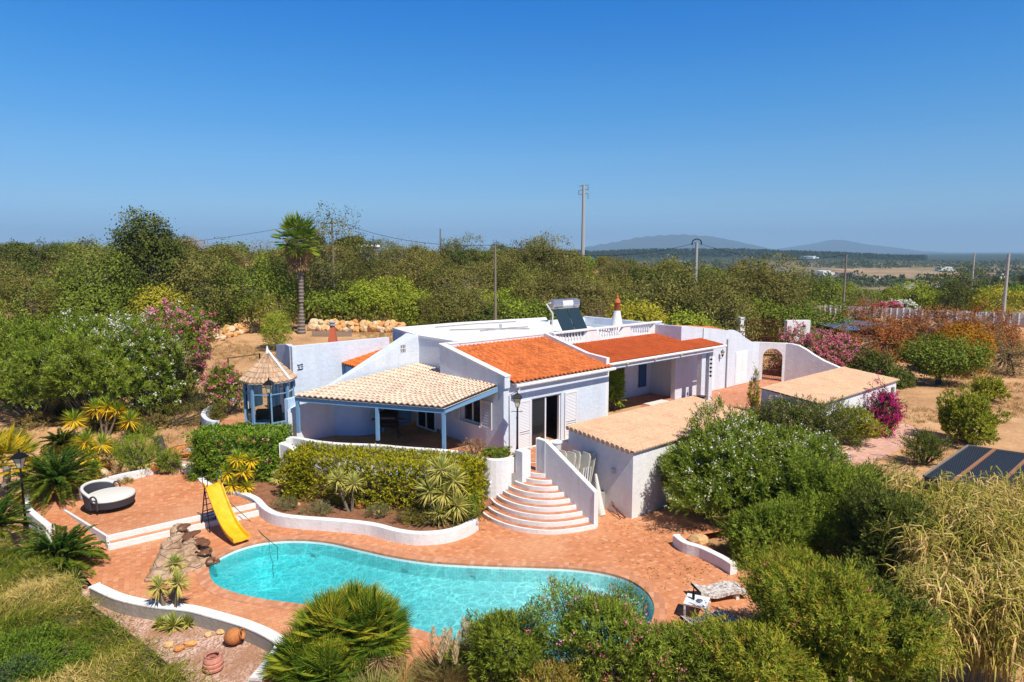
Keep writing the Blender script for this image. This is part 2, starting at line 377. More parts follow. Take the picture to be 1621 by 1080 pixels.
# ranges of hills far to the north
def range_hill(name, px0, px1, prof, D):
    s = MB(); n = 60; x0 = (px0 - 810.5) / FPX * D; x1 = (px1 - 810.5) / FPX * D; rows = 9
    for j in range(rows):
        t = j / (rows - 1) * 2 - 1
        for i in range(n + 1):
            u = i / n; hh = np.interp(px0 + (px1 - px0) * u, [p[0] for p in prof], [p[1] for p in prof])
            z = CAMZ + hh / FPX * D
            z = z * (1 - t * t) ** .8 + 10 * math.sin(i * 1.9 + j) * (1 - abs(t)) - 30 * abs(t)
            s.v.append((x0 + (x1 - x0) * u, D + t * D * .12, z))
    for j in range(rows - 1):
        for i in range(n): a = j * (n + 1) + i; s._f((a, a + 1, a + n + 2, a + n + 1))
    m = mat(name + '_scrub', (.07, .075, .05), 1); p = pos(m); setc(m, ramp(m, noise(m, p, .004, 8, .7), [(.35, (.02, .035, .025)), (.7, (.05, .06, .04))]))
    s.build(name, m, smooth=True, kind='structure')
range_hill('hills', 900, 1235, [(900, 0), (935, 8), (975, 15), (1010, 22), (1045, 25), (1080, 26), (1120, 23), (1160, 15), (1200, 5), (1235, 0)], 9500)
range_hill('hills', 1215, 1450, [(1215, 0), (1255, 7), (1290, 12), (1316, 18), (1345, 12), (1380, 8), (1420, 1), (1450, 0)], 10800)
# ---------------------------------------------------------------- pool deck and pool
edge_gravel = [(150, 932), (190, 950), (245, 962), (300, 968), (340, 978), (390, 993), (428, 1010), (445, 1025), (430, 1050), (404, 1082)]
EG = spline([G(x, y) for x, y in edge_gravel], 4)
left_px = [(80, 845), (46, 812), (48, 795), (110, 775), (200, 757), (262, 740)]
DECK = EG[::-1] + [G(x, y) for x, y in left_px] + [(-9, 31), (-1, 29.5), (6, 29.5), (11.6, 27.6), (10.4, 24.6), G(1090, 850), G(1125, 868), G(1165, 892), (8.4, 19.5), (7.6, 16.5), (4, 14.6), (-3, 14.4), (-6.5, 14.4)]
def grow(path, d):
    n = len(path); out = []
    ar = sum(path[i][0]*path[(i+1) % n][1] - path[(i+1) % n][0]*path[i][1] for i in range(n)); sg = 1 if ar > 0 else -1
    for i in range(n):
        a, b = path[i-1], path[(i+1) % n]; tx, ty = b[0]-a[0], b[1]-a[1]; l = math.hypot(tx, ty)
        out.append((path[i][0] + sg*ty/l*d, path[i][1] - sg*tx/l*d))
    return out
COPE = grow(POOL, .36)
def inset(d):
    """inset of the pool outline with the folds at tight corners removed, one point per outline point"""
    q = grow(POOL, -d); A = np.array(POOL); ok = [float(np.min(np.hypot(A[:, 0] - p[0], A[:, 1] - p[1]))) > d * .93 for p in q]
    k0 = ok.index(True); out = list(q); last = q[k0]
    for i in list(range(k0, len(q))) + list(range(k0)):
        if ok[i]: last = q[i]
        out[i] = last
    return out
def uniq(P):
    r = []
    for p in P:
        if not r or math.hypot(p[0] - r[-1][0], p[1] - r[-1][1]) > 1e-5: r.append(p)
    if math.hypot(r[0][0] - r[-1][0], r[0][1] - r[-1][1]) < 1e-5: r.pop()
    return r
polysheet(DECK, 0.0, [COPE]).build('pool_deck', M['deck'], kind='structure')
pool = thing('swimming_pool', (-1, 19.5, 0), 'kidney shaped swimming pool with pale turquoise water and clay coping', 'swimming pool')
s = MB(); n = len(POOL)
for i in range(n):
    j = (i + 1) % n
    s.quad((*COPE[i], .003), (*COPE[j], .003), (*POOL[j], .012), (*POOL[i], .012)) if False else s.quad((*COPE[i], .012), (*POOL[i], .012), (*POOL[j], .012), (*COPE[j], .012))
    s.quad((*COPE[i], -.1), (*COPE[i], .012), (*COPE[j], .012), (*COPE[j], -.1))
    s.quad((*POOL[i], .012), (*POOL[i], -.06), (*POOL[j], -.06), (*POOL[j], .012))
s.build('coping', M['coping'], pool)
_m = mat('pool_mosaic', (.7, .8, .8), .35)
b = N(_m, 'ShaderNodeTexBrick'); b.offset = 0; b.inputs['Scale'].default_value = 1; b.inputs['Brick Width'].default_value = .1; b.inputs['Row Height'].default_value = .1
b.inputs['Mortar Size'].default_value = .006; b.inputs['Color1'].default_value = (.66, .84, .84, 1); b.inputs['Color2'].default_value = (.74, .88, .88, 1); b.inputs['Mortar'].default_value = (.7, .75, .75, 1)
LK(_m, pos(_m), b.inputs['Vector']); setc(_m, b.outputs['Color']); M['mosaic'] = _m
xs_ = [p[0] for p in POOL]
def depth(x): return -.85 - .55 * float(sst(np.array([(1.5 - x) / 8.0]))[0])
s = MB()
inner = inset(.8)
for i in range(n):
    j = (i + 1) % n
    for (pa, pb, za, zb) in ((POOL, POOL, -.06, -.55), (POOL, inner, -.55, None)):
        z2 = depth(pb[i][0]) if zb is None else zb; z3 = depth(pb[j][0]) if zb is None else zb
        s.quad((*pa[i], za), (*pb[i], z2), (*pb[j], z3), (*pa[j], za))
fl = polysheet(uniq(inner), 0); base = len(s.v)
s.v += [(p[0], p[1], depth(p[0])) for p in fl.v]
for f in fl.f: s._f([base + k for k in f])
s.build('basin', _m, pool)
# round entry steps in the shallow right end
sc = G(985, 928)
s = MB()
for k, (r, z) in enumerate(((2.1, -.75), (1.55, -.5), (1.0, -.28))):
    P = [(sc[0] + .6 + r*.8*math.cos(a), sc[1] + .1 + r*.62*math.sin(a)) for a in np.linspace(math.pi*.85, math.pi*1.75, 14)] + [(sc[0] + 1.3, sc[1] + .5)]
    P = [p for p in P if inpoly(np.array([p[0]]), np.array([p[1]]), POOL)[0]]
    if len(P) > 3: s.prism(P, -1.0, z)
M['pale_step'] = mat('pale_step_tiles', (.80, .84, .78), .5); s.build('entry_step', M['pale_step'], pool)
# water: clear rippled sheet, sun caustics painted as a net in its transparency
_m = bpy.data.materials.new('pool_water'); _m.use_nodes = True; t = _m.node_tree; t.nodes.clear(); o = t.nodes.new('ShaderNodeOutputMaterial')
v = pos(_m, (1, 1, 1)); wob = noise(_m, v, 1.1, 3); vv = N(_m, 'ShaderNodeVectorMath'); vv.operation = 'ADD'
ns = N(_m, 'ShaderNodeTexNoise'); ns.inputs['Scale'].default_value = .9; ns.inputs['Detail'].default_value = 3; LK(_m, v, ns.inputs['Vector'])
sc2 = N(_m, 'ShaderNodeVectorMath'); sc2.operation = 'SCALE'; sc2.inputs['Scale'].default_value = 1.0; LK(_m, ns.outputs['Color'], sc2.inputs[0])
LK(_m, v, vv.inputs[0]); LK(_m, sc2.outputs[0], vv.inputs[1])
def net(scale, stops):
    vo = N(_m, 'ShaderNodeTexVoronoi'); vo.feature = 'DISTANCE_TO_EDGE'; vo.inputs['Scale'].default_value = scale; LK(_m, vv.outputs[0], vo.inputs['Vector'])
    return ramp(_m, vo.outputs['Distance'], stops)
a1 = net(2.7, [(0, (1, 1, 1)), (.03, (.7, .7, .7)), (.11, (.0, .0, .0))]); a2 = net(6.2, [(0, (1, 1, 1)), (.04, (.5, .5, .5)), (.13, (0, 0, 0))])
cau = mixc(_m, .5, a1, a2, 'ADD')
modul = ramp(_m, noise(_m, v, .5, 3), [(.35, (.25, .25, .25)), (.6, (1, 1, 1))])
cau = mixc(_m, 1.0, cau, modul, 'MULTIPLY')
tr = N(_m, 'ShaderNodeBsdfTransparent'); sxp = N(_m, 'ShaderNodeSeparateXYZ'); LK(_m, v, sxp.inputs[0]); mrp = N(_m, 'ShaderNodeMapRange'); mrp.inputs[1].default_value = -7.5; mrp.inputs[2].default_value = 3.0; LK(_m, sxp.outputs[0], mrp.inputs[0])
tint = mixc(_m, mrp.outputs[0], (.26, .82, .86), (.68, .93, .94))       # deeper water on the left absorbs more red
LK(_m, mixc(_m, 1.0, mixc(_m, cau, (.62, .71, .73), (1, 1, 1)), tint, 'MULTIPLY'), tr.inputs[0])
gl = N(_m, 'ShaderNodeBsdfGlossy'); gl.inputs['Roughness'].default_value = .06
fr = N(_m, 'ShaderNodeFresnel'); fr.inputs['IOR'].default_value = 1.33
bm = bump(_m, noise(_m, vv.outputs[0], 3.2, 5, .6), .9, .06); LK(_m, bm, gl.inputs['Normal']); LK(_m, bm, fr.inputs['Normal'])
mx = N(_m, 'ShaderNodeMixShader'); LK(_m, fr.outputs[0], mx.inputs[0]); LK(_m, tr.outputs[0], mx.inputs[1]); LK(_m, gl.outputs[0], mx.inputs[2]); LK(_m, mx.outputs[0], o.inputs['Surface'])
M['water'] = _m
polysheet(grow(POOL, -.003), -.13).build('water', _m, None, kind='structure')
# small fittings seen along the pool wall
for px, py in ((498, 868), (642, 895), (751, 905)):
    s = MB(); x, y = G(px, py, -.2); s.box(x, y + .03, -.34, -.18, .22, .02, R(-20)); s.build('skimmer', M['frame'], pool)

# ---------------------------------------------------------------- edging walls of the deck
def kerb(name, pts, w, z0, z1, label, m='white', k=4):
    P = spline(pts, k); s = MB(); s.strip(P, w, z0, z1); x, y = P[len(P)//2]
    return s.build(name, M[m], None, origin=(x, y, 0), label=label, cat='low wall', bevel=.02)
s = MB(); s.strip(EG, .3, -.9, .06); x, y = EG[10]
low = s.build('low_wall', M['concrete'], None, origin=(x, y, 0), label='curved cement retaining wall with white top, deck beside the gravel bed', cat='low wall')
s = MB(); s.strip(EG, .32, .061, .12); s.build('capping', M['white'], low, bevel=.015)
kerb('low_wall', [G(46, 785), G(44, 812), G(58, 828), G(80, 846)], .22, -.3, .32, 'short white curved kerb behind the left lamp post')
bedk = [(313, 752), (322, 765), (345, 777), (380, 783), (405, 793), (420, 808), (440, 818), (475, 823), (540, 828), (590, 834), (630, 844), (665, 848), (705, 845), (735, 836), (752, 826)]
BK = spline([G(x, y, .3) for x, y in bedk], 4)
s = MB(); s.strip(BK, .26, -.05, .42); s.build('low_wall', M['white'], None, origin=(*BK[30], 0), label='long white wavy kerb wall between the pool deck and the planted bed', cat='low wall', bevel=.02)
kerb('low_wall', [G(1071, 845, .4), G(1085, 858, .35), G(1110, 868, .3), G(1140, 882, .3), G(1162, 895, .3)], .24, -.2, .36, 'white curved kerb under the big oleander right of the pool deck')

# raised sun terrace with two white-edged steps
PZ = .34
plat = [G(100, 806, .02), G(183, 762, PZ), G(268, 744, PZ), G(313, 750, PZ), G(322, 768, PZ), G(345, 780, PZ), G(380, 786, PZ), G(404, 797, PZ), G(170, 849, PZ)]
s = MB(); s.m = 0
poly = plat
tri = polysheet(poly, 0); zz = [.02] + [PZ] * 8
zz[1] = PZ - .05
s.v = [(p[0], p[1], z) for p, z in zip(poly, zz)]; s.f = list(tri.f); s.c = list(tri.c); s.mi = [0] * len(s.f)
s.build('sun_terrace', M['deck'], kind='structure')
s = MB()
p8, p7, p0 = plat[8], plat[7], plat[0]
def off(p, q, d, z0, z1, w=.2, e=0):
    return None
dx, dy = p7[0]-p8[0], p7[1]-p8[1]; l = math.hypot(dx, dy); nx_, ny_ = dy/l, -dx/l
ST = thing('terrace_steps', (*p8, 0), 'two long white-edged terracotta steps below the sun terrace', 'steps')
s = MB(); s.strip([p8, p7], .12, -.02, PZ + .012); s.strip([p0, p8], .08, -.02, [.03, PZ + .01])
q8 = (p8[0] + nx_*.42 , p8[1] + ny_*.42); q7 = (p7[0] + nx_*.42 + dx/l*.3, p7[1] + ny_*.42 + dy/l*.3)
s.strip([(q8[0]-.03, q8[1]), q7], .12, -.02, .19); s.strip([(p8[0] - .0, p8[1]-.06), q8], .1, -.02, .188)
s.build('riser', M['white'], ST)
s = MB(); s.prism([(p8[0]+nx_*.06, p8[1]+ny_*.06), (p7[0]+nx_*.06+dx/l*.3, p7[1]+ny_*.06+dy/l*.3), (q7[0]-nx_*.06, q7[1]-ny_*.06), (q8[0]-nx_*.06, q8[1]-ny_*.06)], -.02, .178)
s.build('tread', M['deck'], ST)
kerb('low_wall', [G(128, 775, .5), G(183, 757, .5), G(230, 747, .5), G(268, 737, .5), G(313, 744, .5)], .2, 0, .62, 'white low wall behind the wicker daybed', k=3)
# narrow steps climbing behind the hedge
US = thing('garden_steps', (*G(290, 735, .6), .3), 'small white and terracotta steps climbing left of the clipped hedge', 'steps')
stp = [((270, 738), (320, 745), .52), ((278, 725), (330, 730), .70), ((286, 714), (335, 719), .90), ((296, 706), (338, 709), 1.12)]
s = MB(); s2 = MB()
for (a, b_, z) in stp:
    A, B = G(*a, z), G(*b_, z); dd = (B[0]-A[0], B[1]-A[1]); L_ = math.hypot(*dd); nn = (-dd[1]/L_, dd[0]/L_)
    s.strip([A, B], .06, .1, z - .03); s2.prism([(A[0]-nn[0]*.05, A[1]-nn[1]*.05), (B[0]-nn[0]*.05, B[1]-nn[1]*.05), (B[0]+nn[0]*.9, B[1]+nn[1]*.9), (A[0]+nn[0]*.9, A[1]+nn[1]*.9)], z - .03, z)
s.build('riser', M['white'], US); s2.build('tread', M['patio'], US)

# ---------------------------------------------------------------- house terrace and its curved retaining wall
RT = 2.0
ret_px = [(823, 718), (800, 726), (770, 726), (740, 717), (700, 712), (640, 708), (594, 704), (540, 702), (500, 698), (466, 692), (450, 694)]
RW = [G(x, y, RT) for x, y in ret_px]
gaz = [G(330, 664, RT), G(322, 655, RT), G(345, 640, RT), G(378, 628, RT)]
TER = [H(-.3, -2.6)] + RW[1:] + [G(420, 705, 1.4), G(380, 700, 1.4), G(350, 690, 1.4), G(328, 668, 1.4), (-16.6, 36.5), (-13, 45), H(4, 18), H(18, 14), H(26, 6), H(26.5, -.5), H(21, -4.8), H(12.1, -4.8), H(12.1, -6.0), H(10, -6), H(10, -2.5), H(1.35, -2.5), H(1.35, -3.2)]
s = MB(); s.prism(TER, -.3, 1.38); s.build('terrace_slab', M['concrete'], kind='structure')
polysheet(TER, 1.384).build('terrace_paving', M['patio'], kind='structure')
rwall = thing('retaining_wall', (*RW[2], .3), 'curved white plastered retaining wall holding up the house terrace left of the fan stairs', 'wall')
P = spline(RW, 4); s = MB(); s.strip(P, .24, .2, [RT + .0 * i for i in range(len(P))]); s.build('wall', M['white'], rwall, bevel=.02)
s = MB(); x, y = G(828, 717, 2.2); s.box(x, y, .9, 2.32, .45, .42, R(41)); s.build('pillar', M['white'], rwall, bevel=.02)
# wall lamp bracket on the curved wall
x, y = G(776, 768, .95)
# grey cement end of the wall between the hedges
s = MB(); P2 = [G(449, 700, RT), G(462, 703, RT), G(478, 706, RT)]; s.strip([(p[0], p[1]-.15) for p in P2], .3, -.1, [RT + .01, RT - .02, RT - .25]); s.build('wall_end', M['white'], rwall, bevel=.03, label='rough wall end showing between the two hedges')
gw = spline([G(345, 668, 1.9), G(330, 666, 1.9), G(322, 656, 1.9), G(335, 643, 1.9), G(378, 622, 1.9), G(400, 614, 1.9)], 4)
s = MB(); s.strip(gw, .22, 1.0, [1.95] * len(gw)); s.build('low_wall', M['wall'], None, origin=(*gw[8], 1.0), label='white curving parapet wall left of the glazed gazebo', cat='low wall', bevel=.02)
# planted bed soil
soil = mat('garden_soil', (.25, .11, .06), .95); _p = pos(soil)
setc(soil, ramp(soil, noise(soil, _p, 3, 8, .8), [(.3, (.11, .045, .025)), (.5, (.28, .12, .06)), (.75, (.40, .22, .13))])); setn(soil, bump(soil, noise(soil, _p, 6, 8, .8), .9, .08)); M['soil'] = soil
BEDP = [(p[0], p[1]) for p in BK] + [G(760, 812, .2), RW[1], RW[3], RW[5], RW[7], RW[9], G(440, 705, 1.4), G(350, 690, 1.4), G(322, 712, .9)]
s = polysheet(BEDP, 0); s.v = [(p[0], p[1], .33 if i < len(BK) else (.25 if i == len(BK) else .5)) for i, p in enumerate(s.v)]
s.build('planting_bed', soil, kind='structure')

# fan stairs
FS = thing('fan_stairs', (.8, 25, 0), 'curved fan stairs with white risers and terracotta treads up to the house', 'stairs')
cx, cy = 1.22, 26.95; out = [(-1.42, 26.05), (-1.05, 24.75), (-.3, 23.85), (.5, 23.38), (1.4, 23.2), (2.3, 23.4), (3.08, 23.75)]
# outer line: left end sweeps to the front and reaches the parapet on the right
nst = 9; sr, stt = MB(), MB()
for k in range(nst):
    f = 1 - k * .083; z = 1.4 * (k + 1) / nst
    arc = spline([(cx + (p[0]-cx)*f, cy + (p[1]-cy)*f) for p in out], 4)
    pl = arc + [(cx + .9, cy + .3), (cx - .9, cy + .2)]
    sr.prism(pl, -.02 if k == 0 else z - .17, z - .004)
    stt.prism(grow(pl, -.075), z - .1, z)
sr.build('riser', M['white'], FS); stt.build('tread', M['patio'], FS)
s = MB(); s.strip([H(-.26, -5.5), H(-.26, -2.9)], .2, -.02, [1.36, 2.72]); s.strip([H(-.26, -2.88), H(-.26, -2.4)], .2, 1.3, [2.72, 2.72])
s.build('parapet', M['white'], FS, bevel=.015)

# ---------------------------------------------------------------- clay tile roofs
def tile_roof(name, e0, e1, t0, t1, cols, rows, c1, c2, parent, h=.055, step=.03, seg=6, jit=.25, seed=1, label=None, thick=.05):
    """barrel tiles on the ruled patch between the eave e0-e1 and the top t0-t1"""
    rg = np.random.RandomState(seed); e0, e1, t0, t1 = (np.array(p, float) for p in (e0, e1, t0, t1))
    nu = cols * seg; s = MB()
    prof = [(.5 + .5*math.cos(2*math.pi*(k % seg)/seg)) ** .8 * h for k in range(nu + 1)]
    tone = rg.rand(rows, cols * 2)
    for r in range(rows):
        for e, w in ((0, step), (1, .0)):
            v = (r + e * .999) / rows
            for k in range(nu + 1):
                u = k / nu; p = (e0*(1-u) + e1*u) * (1-v) + (t0*(1-u) + t1*u) * v
                s.v.append((p[0], p[1], p[2] + prof[k] * (1 + .12*(tone[r][min(cols*2-1, k*2//seg)] - .5)) + w + .004*rg.randn()))
    W_ = nu + 1
    for r in range(rows):
        b = r * 2 * W_
        for k in range(nu):
            tn = tone[r][(k + seg//4) * 2 // seg % (cols*2)]; tn = 1 - jit/2 + jit*tn; mixv = rg.rand()*.2 + tn*.4
            c = tuple((a*(1-mixv) + d*mixv) * tn for a, d in zip(c1, c2))
            s._f((b+k, b+k+1, b+W_+k+1, b+W_+k), c)
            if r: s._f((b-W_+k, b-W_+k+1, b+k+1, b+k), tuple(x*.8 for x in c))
    # solid front lip
    b = len(s.v)
    for k in range(nu + 1): x, y, z = s.v[k]; s.v.append((x, y, z - thick))
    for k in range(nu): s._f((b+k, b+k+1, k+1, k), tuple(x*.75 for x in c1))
    # underside board
    b = len(s.v)
    for p in (e0, e1, t1, t0): s.v.append((p[0], p[1], p[2] - .03))
    s._f((b+3, b+2, b+1, b), (.5, .48, .45))
    return s.build(name, M['tile'], parent, label=label, smooth=False)

house = thing('house', (*H(4, 4), 1.4), 'white and pale blue villa with orange tiled roofs above the pool', 'house')
# --- block with orange roof
WT = .25
s = MB()
# front wall with door opening (b=0), wall from a=0 to a=6.45
A1 = 6.45; zt = 4.5
DOOR = (1.62, 3.42, 1.4, 3.62)       # a0,a1,z0,z1 of the sliding door
s.hbox(0, DOOR[0], 0, WT, 1.38, zt); s.hbox(DOOR[1], A1, 0, WT, 1.38, zt); s.hbox(DOOR[0]+.001, DOOR[1]-.001, 0.002, WT, DOOR[3], zt)
s.build('wall', M['wall'], house, label='front wall of the orange roofed block')
# left gable wall with window; top follows the roof and stands above it
WB = (1.55, 2.95, 2.40, 3.55)        # b0,b1,z0,z1 of the left window
def sidetop(b): return 4.78 + (5.68 - 4.78) * b / 4.6
s = MB(); w0, w1 = .0, .25
def sidewall(s, a0, a1, b0, b1, z0, z1a, z1b):
    P4 = [H(a0, b0), H(a1, b0), H(a1, b1), H(a0, b1)]; s.prism(P4, z0, [z1a, z1a, z1b, z1b])
sidewall(s, -.002, .25, 0.001, WB[0], 1.38, sidetop(0), sidetop(WB[0])); sidewall(s, -.002, .25, WB[1], 4.62, 1.38, sidetop(WB[1]), sidetop(4.62))
sidewall(s, -.002, .25, WB[0], WB[1], 1.38, WB[2], WB[2]); sidewall(s, -.002, .25, WB[0], WB[1], WB[3], sidetop(WB[0]), sidetop(WB[1]))
sidewall(s, -.03, .27, -.1, .001, 4.30, sidetop(0) , sidetop(0))
sidewall(s, .25, .9, 4.3, 4.6, 4.3, 5.68, 5.68)
s.build('wall', M['wall'], house, label='side wall of the orange roofed block, in grazing light', )
s = MB(); sidewall(s, -.04, .30, -.1, 4.62, 0, 0, 0); s = MB()
P4 = [H(-.04, -.12), H(.30, -.12), H(.30, 4.66), H(-.04, 4.66)]; s.prism(P4, [sidetop(0)+.003]*2 + [sidetop(4.6)+.003]*2, [sidetop(0)+.06]*2 + [sidetop(4.6)+.06]*2)
s.hbox(.30, 1.0, 4.28, 4.66, 5.683, 5.743)
s.build('coping', M['white'], house, bevel=.01)
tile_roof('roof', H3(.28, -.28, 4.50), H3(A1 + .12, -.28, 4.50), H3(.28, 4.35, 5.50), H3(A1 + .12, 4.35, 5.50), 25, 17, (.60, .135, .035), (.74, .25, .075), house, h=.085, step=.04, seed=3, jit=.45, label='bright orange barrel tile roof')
# right party wall between the two roofs
s = MB(); P4 = [H(A1+.0, -.02), H(A1+.22, -.02), H(A1+.22, 1.3), H(A1, 1.3)]; s.prism(P4, 4.2, [4.92, 4.92, 5.02, 5.02])
P4 = [H(A1+.0, 1.3), H(A1+.22, 1.3), H(A1+.22, 4.3), H(A1, 4.3)]; s.prism(P4, 4.2, [5.02, 5.02, 5.74, 5.74]); s.hbox(A1, A1+.22, -.0, 4.2, 1.38, 4.2)
s.build('wall', M['white'], house, label='low parapet between the two orange roofs')
# gutter, downpipe
s = MB(); s.tube([H3(.35, -.40, 4.40), H3(A1 + .2, -.40, 4.44)], .075, 8); s.tube([H3(.55, -.40, 4.38), H3(.55, -.38, 4.2), H3(.30, -.07, 4.0), H3(.30, -.07, 1.4)], .035, 6)
s.build('gutter', M['frame'], house, smooth=True)
# sliding door
def glazed(name, a0, a1, z0, z1, b, leaves, parent, side=None, fm='frame', open_leaf=None, fw=.06):
    """glazing in a wall parallel to the front (side=None: along a at b) or to the side wall (side='s': along b at a=b)"""
    def bx(s, p0, p1, q0, q1, y0, y1):
        if side: s.hbox(y0, y1, p0, p1, q0, q1)
        else: s.hbox(p0, p1, y0, y1, q0, q1)
    f = MB(); bx(f, a0, a0+fw, z0, z1, b-.03, b+.08); bx(f, a1-fw, a1, z0, z1, b-.03, b+.08); bx(f, a0+fw, a1-fw, z1-fw, z1, b-.03, b+.08); bx(f, a0+fw, a1-fw, z0, z0+fw, b-.03, b+.08)
    w = (a1-a0-2*fw)/leaves
    for i in range(1, leaves): bx(f, a0+fw+w*i-.035, a0+fw+w*i+.035, z0+fw, z1-fw, b-.02, b+.07)
    fo = f.build(name, M[fm], parent)
    for i in range(leaves):
        if open_leaf == i: continue
        g = MB(); bx(g, a0+fw+w*i+.03, a0+fw+w*(i+1)-.03, z0+fw, z1-fw, b+.02, b+.03); g.build('pane', M['glass'], fo)
    return fo
M['curtain'] = mat('grey_net_curtain', (.30, .27, .26), .9)
dr = glazed('sliding_door', DOOR[0], DOOR[1], DOOR[2], DOOR[3], .10, 2, house, open_leaf=1)
s = MB(); s.hbox(DOOR[0]+.06, 2.5, .2, .215, 1.45, 3.55); s.build('curtain', M['curtain'], dr)
# room behind the door: floor, back and side walls
s = MB(); s.hbox(.3, A1-.1, .26, 4.2, 1.385, 1.392); s.build('room_floor', M['patio'], house)
s = MB(); s.hbox(.26, A1, 4.22, 4.3, 1.38, 4.4); s.hbox(A1-.1, A1-.002, .26, 4.2, 1.393, 4.4); s.hbox(.26, A1-.1, .26, 4.2, 4.25, 4.3); s.build('room_wall', M['curtain'], house)
def shutter(a0, a1, z0, z1, b, parent, slats=24, side=False, mid=True, ang=0, off=(0, 0)):
    f = MB(); w = .07
    def bx(s, p0, p1, q0, q1, d0, d1):
        if side: s.hbox(b-d1, b-d0, p0, p1, q0, q1)
        else: s.hbox(p0, p1, b-d1, b-d0, q0, q1)
    bx(f, a0, a0+w, z0, z1, 0, .045); bx(f, a1-w, a1, z0, z1, 0, .045); bx(f, a0+w, a1-w, z1-w, z1, 0, .045); bx(f, a0+w, a1-w, z0, z0+w, 0, .045)
    if mid: bx(f, a0+w, a1-w, z0+.7, z0+.76, 0, .045)
    o = f.build('shutter', M['shutter'], parent); g = MB(); n_ = slats
    for i in range(n_):
        z = z0+w+(z1-z0-2*w)*(i+.5)/n_; h_ = (z1-z0-2*w)/n_*.62
        if mid and abs(z-(z0+.73)) < .06: continue
        if side: P = [H3(b-.035, a0+w, z-h_/2), H3(b-.035, a1-w, z-h_/2), H3(b-.008, a1-w, z+h_/2), H3(b-.008, a0+w, z+h_/2)]; P = P[::-1]
        else: P = [H3(a0+w, b-.035, z-h_/2), H3(a1-w, b-.035, z-h_/2), H3(a1-w, b-.008, z+h_/2), H3(a0+w, b-.008, z+h_/2)]
        g.quad(*P)
        Q = [(x, y, zz_-.012) for x, y, zz_ in P]; g.quad(*Q[::-1]); g.quad(P[1], P[0], Q[0], Q[1])
    g.build('louvre', M['shutter'], o); return o
shutter(.78, 1.50, 1.45, 3.62, -.02, house, 30); shutter(3.62, 4.42, 1.45, 3.62, -.02, house, 30)
# left window with shutters standing open against the side wall
win = glazed('window', WB[0], WB[1], WB[2], WB[3], .10, 2, house, side='s', fm='shutter')
s = MB(); s.hbox(-.12, .12, WB[0]-.05, WB[1]+.05, WB[2]-.07, WB[2]-.003); s.build('sill', M['shutter'], win)
shutter(.72, 1.50, 2.36, 3.58, -.035, house, 9, side=True, mid=False); shutter(3.02, 3.60, 2.36, 3.58, -.035, house, 9, side=True, mid=False)

# --- upper flat roof of the main body
mainp = [H(.8, 7.6), H(.85, 4.35), H(A1+.25, 4.35), H(7.6, 4.8), H(12.2, 10.2), H(6, 11.3), H(1.57, 11.4)]
s = MB(); s.prism(mainp, 1.38, 5.66); s.build('wall', M['wall'], house, label='tall side wall of the main body under the white flat roof')
s = MB(); s.prism(grow(mainp, .03), 5.66, 5.79); s.build('flat_roof', M['roofwhite'], house, bevel=.02)
s = MB()
for (a0, b0, a1, b1) in ((3.0, 8.0, 6.6, 5.6), (3.2, 9.6, 8.6, 9.0), (4.0, 6.6, 7.2, 6.4)):
    s.tube([H3(a0, b0, 5.85), H3((a0+a1)/2, (b0+b1)/2+.1, 5.87), H3(a1, b1, 5.85)], .035, 6)
s.build('roof_pipe', M['curtain'], house, smooth=True)
s = MB(); s.hbox(6.0, 6.5, 7.2, 7.5, 5.79, 6.0); s.build('roof_box', M['frame'], house)
# --- roof terrace behind the balustrade
BB = 3.8
s = MB(); s.prism([H(A1+.25, BB+.25), H(15.75, BB+.25), H(15.75, 10.1), H(11.5, 10.1), H(7.6, 4.6)], 4.3, 4.98); s.build('roof_terrace', M['roofwhite'], house)
s = MB(); s.hbox(15.8, 16.05, BB-.02, 10.3, 1.38, 5.62); s.build('parapet', M['wall'], house); s = MB(); s.hbox(11.0, 15.799, 10.1, 10.35, 1.38, 5.55); s.build('parapet', M['wall'], house)
# balustrade with three openings whose ends slope outwards to the top
s = MB(); t0, t1 = BB, BB+.22
s.hbox(6.70, 15.8, t0, t1, 4.6, 5.14); 
opens = [(7.05, 9.0), (10.25, 12.05), (13.05, 14.9)]
solid = [(6.70, None, opens[0][0]), (opens[0][1], None, opens[1][0]), (opens[1][1], None, opens[2][0]), (opens[2][1], None, 15.8)]
for i, (a0, _, a1) in enumerate(solid):
    l = .42 if i > 0 else .0; r_ = .42 if i < 3 else 0
    def q(a, z, b): return H3(a, b, z)
    zb, zt_ = 5.14, 5.70
    A = [(a0 - l*.0, zb), (a1 + 0, zb), (a1 - r_, zt_), (a0 + l, zt_)]
    A = [(a0 - (l*.35), zb), (a1 + r_*.35, zb), (a1 - r_*.65, zt_), (a0 + l*.65, zt_)]
    f_ = [q(a, z, t0) for a, z in A]; g_ = [q(a, z, t1) for a, z in A]
    s.quad(*f_); s.quad(*g_[::-1])
    for k in range(4): s.quad(f_[k], g_[k], g_[(k+1) % 4], f_[(k+1) % 4])
s.hbox(6.62, 15.85, t0-.04, t1+.04, 5.70, 5.79)
bal = s.build('balustrade', M['white'], house, bevel=.01)
for (a0, a1) in opens:
    nb = 8
    for k in range(nb):
        a = a0 + .02 + (a1-a0-.1)*(k+.5)/nb; x, y = H(a, BB+.11); z = 5.14; m_ = MB()
        m_.lathe(x, y, [(.06, z), (.06, z+.04), (.035, z+.07), (.062, z+.17), (.055, z+.24), (.03, z+.38), (.045, z+.46), (.03, z+.50), (.055, z+.53), (.055, z+.56)], 8)
        m_.build('baluster', M['white'], bal, smooth=True)
